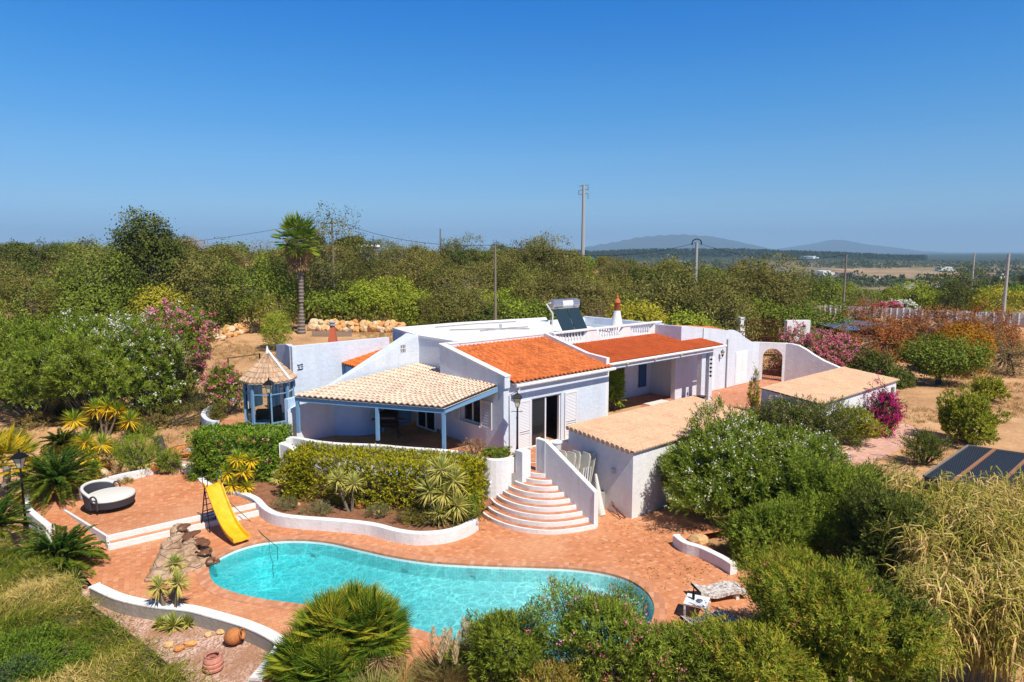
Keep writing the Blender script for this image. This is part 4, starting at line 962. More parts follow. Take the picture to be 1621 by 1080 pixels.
# ---------------------------------------------------------------- foliage
def leafmesh(name, P, D, L, Wd, Cc, mats, fold=0.0, up=None, mi=None, drop=0.0, jn=.25):
    """one four-point blade per row: base P, direction D (unit), length L, width Wd, colour Cc"""
    n = len(P); rs = np.random.RandomState(n % 9973 + 7)
    D = D / (np.linalg.norm(D, axis=1)[:, None] + 1e-9)
    Rn = rs.normal(size=(n, 3)) if up is None else up + rs.normal(size=(n, 3)) * jn
    S = np.cross(D, Rn); S /= np.linalg.norm(S, axis=1)[:, None] + 1e-9
    L = np.broadcast_to(L, n)[:, None]; Wd = np.broadcast_to(Wd, n)[:, None]
    dz = np.array((0, 0, -1.0)) * L * drop
    v = np.stack([P, P + D * L * .45 + S * Wd / 2 + dz * .2, P + D * L + dz, P + D * L * .45 - S * Wd / 2 + dz * .2], 1).reshape(-1, 3)
    if mats and mats[0] is M['leaf']: Cc = np.asarray(Cc) * np.array((1.07, 1.0, .74))
    return rawmesh(name, v, 4, Cc, mats, mi)
def rawmesh(name, v, k, Cc, mats, mi=None):
    n = len(v) // k; me = bpy.data.meshes.new(name)
    me.vertices.add(len(v)); me.vertices.foreach_set('co', v.astype(np.float32).reshape(-1))
    me.loops.add(len(v)); me.loops.foreach_set('vertex_index', np.arange(len(v), dtype=np.int32))
    me.polygons.add(n); me.polygons.foreach_set('loop_start', np.arange(0, len(v), k, dtype=np.int32)); me.update(calc_edges=True)
    at = me.color_attributes.new('Col', 'FLOAT_COLOR', 'CORNER'); c4 = np.ones((n, k, 4), np.float32); c4[:, :, :3] = np.clip(Cc, 0, 1)[:, None, :]
    at.data.foreach_set('color', c4.reshape(-1))
    for m in mats: me.materials.append(m)
    if mi is not None: me.polygons.foreach_set('material_index', mi.astype(np.int32))
    return me
for _k in ():
    pass
def unit(n, rs):
    d = rs.normal(size=(n, 3)); return d / np.linalg.norm(d, axis=1)[:, None]
def palette(t, cols):
    cols = np.array(cols, float); t = np.clip(t, 0, .9999) * (len(cols) - 1); i = t.astype(int); f = (t - i)[:, None]
    return cols[i] * (1 - f) + cols[np.minimum(i + 1, len(cols) - 1)] * f
def lobes(d, rs, k=9, amp=.35, sharp=5):
    r = np.ones(len(d)) * (1 - amp * .4)
    for _ in range(k):
        n = unit(1, rs)[0]; r += amp * rs.uniform(.3, 1) * np.exp((d @ n - 1) * sharp)
    return r
def crown_pts(rs, rad, zc, nc, nl, rc, inner=.45, amp=.35, low=-.55, flat=False):
    """clump centres in an uneven shell, then leaves round each; returns points, outward directions, clump id"""
    d = unit(nc * 2, rs); d = d[d[:, 2] > low][:nc]; nc = len(d)
    rr = lobes(d, rs, 10, amp) * (inner + (1 - inner) * rs.rand(nc) ** .45)
    c = d * rr[:, None] * np.array(rad); c[:, 2] += zc
    ids = np.repeat(np.arange(nc), nl); o = rs.normal(size=(len(ids), 3)) * rc * rs.uniform(.5, 1.1, nc)[ids][:, None]
    p = c[ids] + o; out = d[ids] * .8 + o / (rc + 1e-6) * .45
    return p, out, ids, nc, c, d
def put(name, me, parent=None, loc=(0, 0, 0), color=(1, 1, 1)):
    o = bpy.data.objects.new(name, me); COL.objects.link(o); o.location = loc; o.color = (*color, 1)
    if parent is not None: o.parent = parent
    return o
def trunkmesh(rs, h, r, nb=5, spread=1.0, col=(.10, .08, .06), lean=.1, top=.8, multi=1):
    s = MB()
    for m_ in range(multi):
        bx, by = (0, 0) if multi == 1 else tuple(rs.normal(size=2) * .25)
        a0 = rs.rand() * 6.28; pts = [(bx + math.cos(a0) * lean * h * t * t * (1 if multi == 1 else 2.5), by + math.sin(a0) * lean * h * t * t * (1 if multi == 1 else 2.5), h * t * top - .25 * (t == 0)) for t in (0, .15, .4, .7, 1)]
        rr = r / multi ** .5; s.tube(pts, [rr * 1.35, rr, rr * .8, rr * .6, rr * .35], 7, c=col)
        for k in range(nb):
            t = .35 + .6 * (k + .5) / nb; p = np.array(pts[2]) * (1 - t) + np.array(pts[4]) * t if t > .5 else np.array(pts[1]) * (1 - t) + np.array(pts[3]) * t
            a = rs.rand() * 6.28; e = p + np.array((math.cos(a) * spread * .7, math.sin(a) * spread * .7, h * .28)); mid = (p + e) / 2 + np.array((0, 0, -.08 * h))
            s.tube([p, mid, e], [rr * .5, rr * .3, rr * .1], 5, c=tuple(x * 1.1 for x in col))
    return s
def trunkdata(s, name):
    o = s.build(name, M['bark']); me = o.data; bpy.data.objects.remove(o); return me

GREEN = {
 'olive':   [(.058, .068, .028), (.105, .118, .054), (.165, .168, .095), (.070, .085, .032)],
 'dark':    [(.032, .045, .012), (.060, .078, .020), (.095, .115, .030), (.040, .052, .014)],
 'mid':     [(.055, .090, .015), (.095, .135, .022), (.140, .180, .035), (.070, .100, .020)],
 'lime':    [(.110, .160, .018), (.170, .220, .028), (.230, .270, .045), (.130, .165, .020)],
 'yellow':  [(.150, .170, .020), (.220, .220, .028), (.300, .270, .040), (.170, .170, .020)],
 'dry':     [(.120, .105, .060), (.180, .150, .095), (.250, .210, .150), (.115, .100, .060)],
 'rust':    [(.150, .042, .016), (.230, .070, .028), (.190, .100, .035), (.090, .045, .020)],
 'orange':  [(.380, .170, .015), (.460, .230, .025), (.300, .160, .020), (.420, .200, .020)],
 'oleander':[(.045, .080, .012), (.085, .130, .020), (.150, .195, .035), (.065, .095, .016)],
}
for _k in GREEN: GREEN[_k] = [tuple(min(.6, v * {'orange': 1.0, 'olive': 1.5, 'dark': 1.45, 'dry': 1.5}.get(_k, 1.55)) for v in c) for c in GREEN[_k]]
for _k in ('olive', 'dry'): GREEN[_k] = [(c[0] * .98, c[1] * .93, c[2] * .62) for c in GREEN[_k]]
def tree_proto(kind, seed, rad=(2.6, 2.6, 2.2), zc=3.4, nc=230, nl=26, rc=.30, L=.24, Wd=.15, inner=.5, amp=.45, low=-.6, th=3.6, tr=.16, multi=1, upb=.3, bare=0):
    rs = np.random.RandomState(seed); p, out, ids, n, c, d = crown_pts(rs, rad, zc, nc, nl, rc, inner, amp, low)
    Nn = d[ids] * .8 + (p - c[ids]) / (rc + 1e-6) * .55; Nn[:, 2] += .45; Nn += rs.normal(size=Nn.shape) * .38
    D = np.cross(Nn, unit(len(p), rs)) + out * .35; D[:, 2] += upb * .5
    t = np.clip(rs.rand(n)[ids] * .75 + rs.rand(len(p)) * .35 - .05, 0, 1); col = palette(t, GREEN[kind]) * rs.uniform(.8, 1.2, n)[ids][:, None]
    sz = rs.uniform(.6, 1.25, len(p))
    cm = leafmesh('crown', p, D, L * sz, Wd * sz, col, [M['leaf']], up=Nn, jn=.05)
    s = trunkmesh(rs, th, tr, 6, rad[0] * .7, multi=multi)
    # twigs reaching the clumps
    for k in range(0, n, 9 if not bare else 2):
        e = c[k]; b = np.array((e[0] * .12, e[1] * .12, th * .5 + .2 * e[2])); m_ = (e + b) / 2 + np.array((0, 0, -.15)); s.tube([b, m_, e], [.03, .018, .006] if not bare else [.018, .012, .006], 4, c=(.13, .11, .09) if not bare else (.30, .24, .19), cap=False)
    return cm, trunkdata(s, 'trunk')
def inst(proto, x, y, z, sc, rot, color, name, label, cat, group=None, sz=1.0):
    r = thing(name, (x, y, z), label, cat, group); r.scale = (sc, sc, sc * sz); r.rotation_euler = (0, 0, rot)
    c = put('crown', proto[0], r, color=color); t_ = put('trunk', proto[1], r); WL[c] = WL[r]; return r

rsG = np.random.RandomState(77)
PR = {
 'olive': [tree_proto('olive', s_, (2.7, 2.3, 2.1), 3.2, nc=460, nl=28, amp=.85, L=.20, Wd=.11) for s_ in (1, 2, 3, 4)],
 'dark':  [tree_proto('dark', s_, (2.4, 2.4, 2.3), 3.0, nc=260, nl=26) for s_ in (11, 12, 13)],
 'mid':   [tree_proto('mid', s_, (2.2, 2.2, 1.5), 1.7, nc=260, nl=26, th=1.8, low=-.75, multi=3, rc=.3) for s_ in (21, 22, 23)],
 'lime':  [tree_proto('lime', s_, (2.2, 2.2, 1.5), 1.7, nc=260, nl=26, th=1.8, low=-.75, multi=3, rc=.3, L=.22, Wd=.13) for s_ in (31, 32)],
 'dry':   [tree_proto('dry', s_, (2.1, 2.1, 1.9), 2.2, nc=170, nl=9, th=2.6, rc=.38, L=.22, Wd=.06, bare=1, multi=2, low=-.7) for s_ in (41, 42)],
 'rust':  [tree_proto('rust', s_, (1.9, 1.9, 1.7), 1.9, nc=300, nl=22, th=2.2, rc=.3, L=.20, Wd=.11, multi=3, low=-.7, bare=1) for s_ in (51, 52)],
}
# --- the wood behind the house
ZONES = [(110, 'at the far left'), (190, 'left of the tallest dark tree'), (290, 'around the tallest dark tree'), (370, 'right of the tallest dark tree'), (440, 'left of the tall palm'), (520, 'behind the tall palm'), (600, 'near the ruined hut'), (690, 'right of the ruined hut'), (750, 'left of the short wooden pole'), (820, 'right of the short wooden pole'), (890, 'behind the water heater'), (960, 'under the tall pylon pole'), (1040, 'behind the white chimney'), (1120, 'around the hooped pole'), (1200, 'behind the long facade'), (1290, 'behind the stone pile'), (1380, 'beyond the tarred pole'), (1480, 'behind the middle of the pale fence'), (1560, 'behind the right of the pale fence'), (9999, 'at the far right edge')]
def lab(kind, x, y):
    px = 810.5 + FPX * x / y; zn = next(n for lim, n in ZONES if px < lim)
    near = 'at the hill foot' if y < 74 else 'on the lower slope' if y < 84 else ('half way up' if y < 94 else 'high on the hill' if y < 106 else 'on the skyline')
    w_, pl_ = {'olive': ('grey-green olive', 'grey-green olives'), 'dark': ('dark evergreen tree', 'dark evergreen trees'), 'mid': ('green rounded shrub', 'green rounded shrubs'), 'lime': ('bright lime bush', 'bright lime bushes'), 'dry': ('leafless grey tree', 'leafless grey trees'), 'rust': ('reddish tree', 'reddish trees')}[kind]
    return f'{w_} {near}, {zn}', f'{pl_} {near}, {zn}'
spots = []
def scatter(n, x0, x1, y0, y1, kinds, smin, smax, dmin, seed, skyline=None):
    rs = np.random.RandomState(seed); k = 0; tries = 0
    while k < n and tries < n * 60:
        tries += 1; y = rs.uniform(y0, y1); x = rs.uniform(x0, x1) * y / ((y0 + y1) / 2)
        px = 810.5 + FPX * x / y
        if px < -60 or px > 1690: continue
        if y < 88 and px > 1270: continue
        if y < 72 and 300 < px < 700: continue                    # keep the clearing by the palm open
        if any((x - a) ** 2 + (y - b) ** 2 < (dmin * .5 * (r + 1)) ** 2 for a, b, r in spots): continue
        sc = rs.uniform(smin, smax); kd = kinds[rs.randint(len(kinds))]; p = PR[kd][rs.randint(len(PR[kd]))]; l_, g_ = lab(kd, x, y)
        z = gz(x, y)
        if skyline:
            lim = np.interp(px, [q[0] for q in skyline], [q[1] for q in skyline]); tz = GV(px, lim, y)[2]
            hmax = (tz - z) / (6.1 if kd in ('olive', 'dark') else 3.9); sc = min(sc, max(hmax * rs.uniform(.82, 1.02), .5))
        v = rs.uniform(.8, 1.25)
        inst(p, x, y, z - .1, sc, rs.rand() * 6.28, (v * rs.uniform(.92, 1.12), v, v * rs.uniform(.85, 1.1)), 'scrub_tree' if kd in ('olive', 'dark', 'dry', 'rust') else 'scrub_bush', l_, 'tree' if kd in ('olive', 'dark', 'dry', 'rust') else 'bush', g_, sz=rs.uniform(.8, 1.05))
        spots.append((x, y, sc)); k += 1
SKY = [(-60, 378), (60, 372), (110, 368), (170, 388), (200, 372), (290, 362), (340, 378), (400, 380), (440, 376), (500, 342), (545, 350), (570, 376), (600, 382), (640, 366), (690, 372), (720, 378), (770, 384), (800, 372), (870, 376), (930, 388), (1000, 394), (1080, 408), (1150, 416), (1200, 404), (1290, 410), (1400, 440), (1700, 440)]
scatter(46, -88, 16, 104, 122, ['olive', 'dark', 'olive', 'dry', 'dark', 'mid'], 1.1, 1.5, 4.6, 1, SKY)
scatter(40, -74, 22, 88, 104, ['olive', 'dark', 'dark', 'mid', 'dry', 'olive'], 1.0, 1.35, 4.4, 2, SKY)
scatter(44, -66, 30, 74, 88, ['olive', 'mid', 'dark', 'dry', 'lime', 'olive'], .95, 1.3, 4.0, 3, SKY)
scatter(26, -48, -22, 60, 74, ['mid', 'lime', 'olive', 'mid', 'dry', 'dark'], .8, 1.2, 3.4, 4, SKY)
scatter(16, -6, 14, 62, 74, ['mid', 'lime', 'mid', 'dry', 'olive'], .8, 1.1, 3.2, 5, SKY)
scatter(12, 14, 26, 62, 80, ['olive', 'olive', 'dark', 'mid'], 1.1, 1.4, 4.2, 6, SKY)
SKR = [(1000, 405), (1280, 425), (1300, 446), (1440, 452), (1500, 440), (1700, 452)]
scatter(26, 30, 90, 98, 125, ['dark', 'mid', 'lime', 'olive', 'mid'], 1.1, 1.6, 5.0, 7, SKR)

# undergrowth filling the wood floor, uncountable
def groundcover(name, x0, x1, y0, y1, n, kinds, L, Wd, rc, h, label, seed, mask=None, nl=14, fan=True):
    rs = np.random.RandomState(seed); x = rs.uniform(x0, x1, n); y = rs.uniform(y0, y1, n)
    if fan: x = x * y / ((y0 + y1) / 2)
    if mask is not None: k = mask(x, y); x, y = x[k], y[k]
    n = len(x); z = hgt(x, y); ids = np.repeat(np.arange(n), nl); hh = rs.uniform(.3, 1, n) * h
    o = rs.normal(size=(len(ids), 3)) * rc; p = np.stack([x, y, z], 1)[ids] + o; p[:, 2] = z[ids] + np.abs(o[:, 2]) + hh[ids] * rs.rand(len(ids))
    D = unit(len(p), rs); D[:, 2] = np.abs(D[:, 2]) + .4
    kid = rs.randint(len(kinds), size=n)[ids]; col = np.zeros((len(p), 3)); t = rs.rand(len(p))
    for i, kk in enumerate(kinds): m_ = kid == i; col[m_] = palette(t[m_], GREEN[kk])
    me = leafmesh(name, p, D, L * rs.uniform(.6, 1.3, len(p)), Wd, col, [M['leaf']]); o = put(name, me); return props(o, label, 'ground cover', kind='stuff')
groundcover('undergrowth', -85, 45, 70, 126, 5200, ['olive', 'mid', 'dry', 'dark', 'dry'], .34, .2, .5, 1.4, 'low mixed scrub covering the hill under the trees', 61, nl=13)
groundcover('undergrowth', 45, 95, 92, 128, 1400, ['olive', 'mid', 'dark'], .34, .2, .5, 1.2, 'low scrub under the trees beyond the pale fence', 62, nl=13)

# --- single trees and plants one can tell apart
def leaftree(name, px, py, Y, kind, rad, hgt_, label, cat, seed, zbase=None, nc=340, nl=26, L=.22, Wd=.13, rc=.3, low=-.6, amp=.5, th=None, multi=1, tr=.14, inner=.5, bare=0, upb=.3, color=(1, 1, 1), gap=0, drop=0):
    x = (px - 810.5) / FPX * Y; z = gz(x, Y) if zbase is None else zbase
    zc = hgt_ - rad[2] * 1.2
    p = tree_proto(kind, seed, rad, zc, nc, nl, rc, L, Wd, inner, amp, low, th or hgt_ * .75, tr, multi, upb, bare)
    return inst(p, x, Y, z, 1, 0, color, name, label, cat)
def topz(py, Y): return GV(0, py, Y)[2]
leaftree('carob_tree', 240, 0, 66, 'dark', (3.4, 3.0, 5.4), topz(306, 66) - gz(-34.8, 66), 'tallest dark feathery tree on the left skyline', 'tree', 101, nc=520, nl=34, L=.26, Wd=.15, rc=.42, amp=.6, low=-.8, th=9.0, tr=.22, inner=.25)
leaftree('pine_sapling', 434, 0, 57, 'lime', (1.25, 1.25, 1.35), topz(490, 57) - gz(-19.8, 57), 'small round-headed pine sapling on a bare trunk behind the gazebo', 'tree', 102, nc=200, nl=34, L=.16, Wd=.05, rc=.22, amp=.25, low=-.9, th=1.9, tr=.08, zbase=None)
for i, (px, py, Y, kd, r, l_, c_) in enumerate((
    (75, 445, 62, 'mid', (4, 3.2, 2.6), 'broad dull green tree on the far left slope', 'tree'),
    (150, 405, 60, 'mid', (3.0, 2.6, 3.0), 'pale green fig tree left of the tallest dark tree', 'tree'),
    (310, 395, 64, 'olive', (3.0, 2.8, 3.0), 'grey olive just right of the tallest dark tree', 'tree'),
    (395, 400, 66, 'mid', (4.2, 3, 3.2), 'wide green carob left of the tall palm', 'tree'),
    (515, 345, 76, 'olive', (3.4, 3, 4.6), 'tall grey olive on the skyline just right of the palm', 'tree'),
    (640, 370, 92, 'dry', (5.0, 3, 3.2), 'large leafless tree by the ruined hut on the hill', 'tree'),
    (665, 455, 69, 'lime', (2.4, 2.0, 2.2), 'rounded lime green bush above the boulder wall', 'bush'),
    (740, 430, 66, 'dry', (2.4, 2, 2.5), 'bare twiggy grey bush left of the short wooden pole', 'bush'),
    (255, 450, 62, 'yellow', (3.4, 2.2, 1.7), 'yellow green spurge bush low on the left slope', 'bush'),
    (335, 455, 71, 'olive', (2.8, 2, 1.6), 'silvery dry bush between the yellow spurge and the palm', 'bush'),
    (140, 460, 58, 'mid', (2.8, 2.2, 1.8), 'dense green bush above the white oleanders', 'bush'),
    (50, 520, 40, 'dark', (2.8, 2.0, 2.4), 'dark banana-like thicket at the far left edge', 'bush'),
    (1060, 420, 62, 'olive', (3.6, 3.2, 3.6), 'biggest grey olive right behind the verandah roof', 'tree'),
    (1130, 440, 58, 'olive', (3.0, 2.8, 3.0), 'grey olive left of the far white pier', 'tree'),
    (1225, 400, 74, 'olive', (4.0, 3.2, 3.8), 'round grey olive behind the loose stone pile', 'tree'),
    (1315, 432, 90, 'mid', (3.0, 3, 3.2), 'green carob left of the tarred pole', 'tree'),
    (1370, 450, 88, 'dry', (2.6, 2.4, 3.2), 'leafless grey tree between the two green carobs', 'tree'),
    (1440, 446, 92, 'lime', (3.6, 3, 2.4), 'bright round green carob behind the pale fence', 'tree'),
    (1515, 420, 90, 'dark', (3.6, 3.2, 3.6), 'large dark green tree above the pale fence', 'tree'),
    (1575, 462, 84, 'yellow', (2.6, 2.4, 2.2), 'light leaved fig tree by the right hand concrete pole', 'tree'),
    (1010, 485, 56, 'yellow', (2.0, 1.4, 1.1), 'yellow green shrub behind the balustrade', 'bush'),
    (1090, 500, 54, 'lime', (1.6, 1.2, 1.0), 'lime shrub behind the long facade', 'bush'),
    (1270, 480, 62, 'mid', (3.0, 2.0, 1.6), 'green bush right of the far barred gate', 'bush'),
    (850, 480, 62, 'mid', (3.6, 1.6, 1.3), 'low white-flecked hedge behind the water heater', 'hedge'),
    (760, 488, 62, 'dark', (3.2, 1.6, 1.1), 'low dark hedge behind the flat roof', 'hedge'),
    )):
    x = (px - 810.5) / FPX * Y; z = gz(x, Y); H_ = max(topz(py, Y) - z, r[2] * 1.2)
    leaftree('tree' if c_ == 'tree' else 'bush', px, 0, Y, kd, r, H_, l_, c_, 200 + i, nc=330 if kd != 'dry' else 260, nl=26 if kd != 'dry' else 7, L=.22 if kd != 'dry' else .2, Wd=.14 if kd != 'dry' else .05, rc=.36, low=-.85, th=H_ * .8, multi=1 if c_ == 'tree' else 3, bare=1 if kd == 'dry' else 0)
# right plot
for i, (px, py, Y, kd, r, l_, c_, kw) in enumerate((
    (1385, 560, 47, 'dark', (1.6, 1.6, 1.6), 'dark green shrub between the pink oleander and the withered trees', 'bush', {}),
    (1405, 492, 56, 'rust', (3.4, 2.6, 3.0), 'withered red-brown almond tree beside the solar panels', 'tree', {}),
    (1470, 488, 60, 'rust', (3.6, 2.6, 2.6), 'withered brown almond tree behind the orange bush', 'tree', {}),
    (1365, 486, 70, 'rust', (3.0, 2.6, 2.2), 'withered red-brown tree behind the solar panels', 'tree', {}),
    (1570, 500, 58, 'rust', (3.0, 2.2, 2.2), 'withered brown tree right of the orange bush', 'tree', {}),
    (1524, 508, 50, 'orange', (2.2, 1.5, 1.7), 'bright orange bush at the back of the dry plot', 'bush', {}),
    (1502, 540, 46, 'mid', (2.1, 1.5, 1.0), 'wide bright green fig bush in front of the orange bush', 'bush', {}),
    (1600, 530, 50, 'dry', (2.4, 1.8, 1.6), 'silvery twiggy bush at the right edge of the dry plot', 'bush', {}),
    (1425, 590, 46, 'dark', (1.2, .8, .5), 'low prickly pear clump behind the far shed roof', 'bush', {}),
    )):
    x = (px - 810.5) / FPX * Y; z = gz(x, Y); H_ = max(topz(py, Y) - z, r[2] * 1.2)
    leaftree('tree' if c_ == 'tree' else 'bush', px, 0, Y, kd, r, H_, l_, c_, 300 + i, nc=420 if kd not in ('rust', 'dry') else (560 if kd == 'rust' else 330), nl=28 if kd not in ('rust', 'dry') else (30 if kd == 'rust' else 12), L=.18, Wd=.10 if kd != 'dry' else .05, rc=.24, low=-.9, th=H_ * .7, multi=3, bare=1 if kd in ('rust', 'dry') else 0)

# --- near shrubs made of leafy shoots
def shoots(rs, rad, zc, ns, nleaf, L, Wd, cols, slen=.35, inner=.55, amp=.35, low=-.35, upb=.5, coljit=.38, droop=0, box=None):
    if box is not None:                                   # clipped block: shoots start on the faces of a rounded box
        p0 = rs.uniform(-1, 1, (ns, 3)); k = rs.randint(5, size=ns); 
        for ax_, sg, kk in ((0, 1, 0), (0, -1, 1), (1, 1, 2), (1, -1, 3), (2, 1, 4)): p0[k == kk, ax_] = sg
        d = p0 / (np.linalg.norm(p0, axis=1)[:, None]); c = p0 * np.array(rad) * (1 - .12 * rs.rand(ns)[:, None]); n_ = ns
        c *= (1 + .05 * np.sin(p0[:, :1] * 7 + 2 * p0[:, 1:2] * 5)); c[:, 2] += zc
    else:
        d = unit(ns * 3, rs); d = d[d[:, 2] > low][:ns]; n_ = len(d)
        c = d * (lobes(d, rs, 26, amp * 1.3, 16) * (inner + (1 - inner) * rs.rand(n_) ** .5))[:, None] * np.array(rad)
        q_ = np.sin(c @ np.array((2.9, 3.7, 1.9)) + 1.3) + np.sin(c @ np.array((-3.3, 2.1, 4.3))) + np.sin(c @ np.array((5.9, -4.7, 5.3)) + 2)
        c *= np.where(q_ < -.55, .78, 1.0)[:, None]; c[:, 2] += zc
    a = d * .8 + unit(n_, rs) * .45; a[:, 2] += upb; a /= np.linalg.norm(a, axis=1)[:, None]
    ids = np.repeat(np.arange(n_), nleaf); t = np.tile(np.arange(nleaf) / nleaf, n_)
    P = c[ids] + a[ids] * (t * slen)[:, None] + rs.normal(size=(len(ids), 3)) * .012
    rad_ = np.cross(a[ids], unit(len(ids), rs)); rad_ /= np.linalg.norm(rad_, axis=1)[:, None] + 1e-9
    D = a[ids] * (.35 + .7 * t[:, None]) + rad_ * (1.1 - .5 * t[:, None])
    if droop: D[:, 2] -= droop
    global SHN; SHN = d[ids] * .7 + rad_ * .0 + a[ids] * .35; SHN[:, 2] += .5; SHN += rs.normal(size=SHN.shape) * .45
    tt = np.clip(rs.rand(n_)[ids] * .7 + t * .3 + rs.normal(size=len(ids)) * .08, 0, 1)
    col = palette(tt, cols) * rs.uniform(1 - coljit, 1 + coljit, n_)[ids][:, None]
    return P, D, L * rs.uniform(.7, 1.2, len(ids)), Wd, col, c + a * slen, a
def flowers(rs, tips, axes, frac, cols, r=.05, per=6, size=.045):
    k = rs.rand(len(tips)) < frac; tips = tips[k]
    ids = np.repeat(np.arange(len(tips)), per); P = tips[ids] + rs.normal(size=(len(ids), 3)) * r; D = unit(len(ids), rs); D[:, 2] = np.abs(D[:, 2])
    c = palette(rs.rand(len(tips))[ids], cols); return P, D, size * rs.uniform(.7, 1.3, len(ids)), size * .9, c
def shrub(name, x, y, z, rad, zc, ns, label, cat='bush', cols='oleander', seed=1, L=.13, Wd=.028, nleaf=12, slen=.35, fl=None, flfrac=.15, box=None, th=None, multi=6, inner=.5, amp=.4, low=-.35, upb=.5, rot=0, tcol=(.15, .12, .09), color=(1.13, 1.12, 1.02), flsize=.05, per=7, droop=0):
    rs = np.random.RandomState(seed); r = thing(name, (x, y, z), label, cat); r.rotation_euler = (0, 0, rot)
    P, D, L_, W_, c, tips, ax_ = shoots(rs, rad, zc, ns, nleaf, L, Wd, GREEN[cols] if isinstance(cols, str) else cols, slen, inner, amp, low, upb, box=box, droop=droop)
    k = P[:, 2] > -.05; o = put('foliage', leafmesh('foliage', P[k], D[k], L_[k], W_, c[k], [M['leaf']], up=SHN[k], jn=.05), r, color=color); WL[o] = WL[r]
    s = trunkmesh(rs, th or zc * 1.1, .05 + .02 * max(rad), 5, max(rad) * .55, col=tcol, multi=multi, lean=.12)
    for j in range(min(60, ns // 25)):
        e = tips[rs.randint(len(tips))] * np.array((.93, .93, .95)); b = np.array((e[0] * .15, e[1] * .15, .1)); s.tube([b, (e + b) / 2 + np.array((e[0] * .12, e[1] * .12, .1)), e], [.03, .02, .008], 4, c=tcol, cap=False)
    o = put('stem', trunkdata(s, 'stem'), r); WL[o] = WL[r]
    if fl:
        f = flowers(rs, tips, ax_, flfrac, fl, .06, per, flsize); o = put('blossom', leafmesh('blossom', *f[:4], f[4], [M['petal']], up=np.tile((.2, -.3, 1.0), (len(f[0]), 1)), jn=.6), r); WL[o] = WL[r]; o['kind'] = 'stuff'
    return r
PINK = [(.75, .08, .22), (.85, .18, .34), (.90, .42, .52)]; WHITE = [(.80, .80, .72), (.85, .83, .76)]; MAG = [(.50, .01, .16), (.70, .03, .28), (.55, .02, .2)]
def at_(px, py, z): return G(px, py, z)
def sh(px, py, z, name, rad, zc, ns, label, **k):
    x, y = G(px, py, z); return shrub(name, x, y, z - .05, rad, zc, ns, label, **k)
# left oleander wall
sh(60, 668, 1.3, 'oleander', (3.2, 1.9, 2.0), 2.3, 2600, 'dense green oleander at the far left behind the yuccas', seed=1, fl=WHITE, flfrac=.03, L=.18, Wd=.04, low=-.6)
sh(150, 672, 1.3, 'oleander', (2.4, 1.7, 2.1), 2.4, 2300, 'oleander with bare arching stems above the yellow yuccas', seed=2, fl=WHITE, flfrac=.03, L=.18, Wd=.04, low=-.3, cols='lime', color=(.75, .8, .8))
sh(232, 660, 1.4, 'oleander', (2.2, 1.8, 2.2), 2.6, 2400, 'white flowering oleander beside the pink one', seed=3, fl=WHITE, flfrac=.11, L=.18, Wd=.04, low=-.7, flsize=.085, per=8)
sh(285, 640, 1.5, 'oleander', (1.9, 1.8, 2.3), 3.1, 2100, 'tall deep pink flowering oleander at the end of the left hedge', seed=4, fl=[(.62, .10, .20), (.75, .22, .32), (.70, .35, .42)], flfrac=.32, L=.17, Wd=.04, low=-.8, flsize=.11, per=10)
sh(30, 640, 1.8, 'oleander', (3.6, 2.4, 2.2), 2.6, 2400, 'second row green oleander at the left edge of the picture', seed=5, L=.2, Wd=.045, low=-.5)
sh(130, 625, 1.8, 'oleander', (3.0, 2.2, 2.1), 2.7, 2300, 'second row oleander with scattered white flowers, left slope', seed=6, fl=WHITE, flfrac=.12, L=.2, Wd=.045, low=-.6, flsize=.1)
sh(210, 610, 1.9, 'oleander', (2.8, 2.2, 2.0), 2.4, 2100, 'second row white speckled oleander left of the pink one', seed=7, fl=WHITE, flfrac=.16, L=.2, Wd=.045, low=-.6, flsize=.1)
sh(358, 655, 1.4, 'oleander', (.9, .7, .95), 1.5, 700, 'narrow pink flowered oleander beside the gazebo parapet', seed=8, fl=PINK, flfrac=.2, L=.15, Wd=.035, low=-.8, flsize=.1)
sh(250, 680, 1.1, 'hedge', (3.0, .6, .55), .6, 1300, 'low brownish clipped hedge on the left bank', cat='hedge', seed=9, cols=[(.12, .09, .05), (.10, .12, .03), (.16, .17, .04), (.19, .14, .09)], L=.08, Wd=.03, nleaf=10, slen=.18, box=True, rot=R(12))
sh(310, 655, 1.2, 'hedge', (1.3, .7, .6), .7, 900, 'olive green hedge end above the garden steps', cat='hedge', seed=10, cols=[(.10, .12, .03), (.16, .17, .04), (.12, .10, .04)], L=.08, Wd=.03, slen=.18, box=True, rot=R(35))
sh(222, 738, .5, 'rosemary_bush', (1.1, .8, .75), .62, 1000, 'bright green feathery bush left of the terracotta bowl', seed=11, cols='lime', L=.1, Wd=.015, slen=.3, low=-.6, color=(.8, .9, .8))
sh(268, 745, .45, 'bush', (.45, .35, .45), .4, 300, 'small green shrub against the sawn trunk', seed=12, cols='mid', L=.1, Wd=.02, slen=.2, low=-.6)
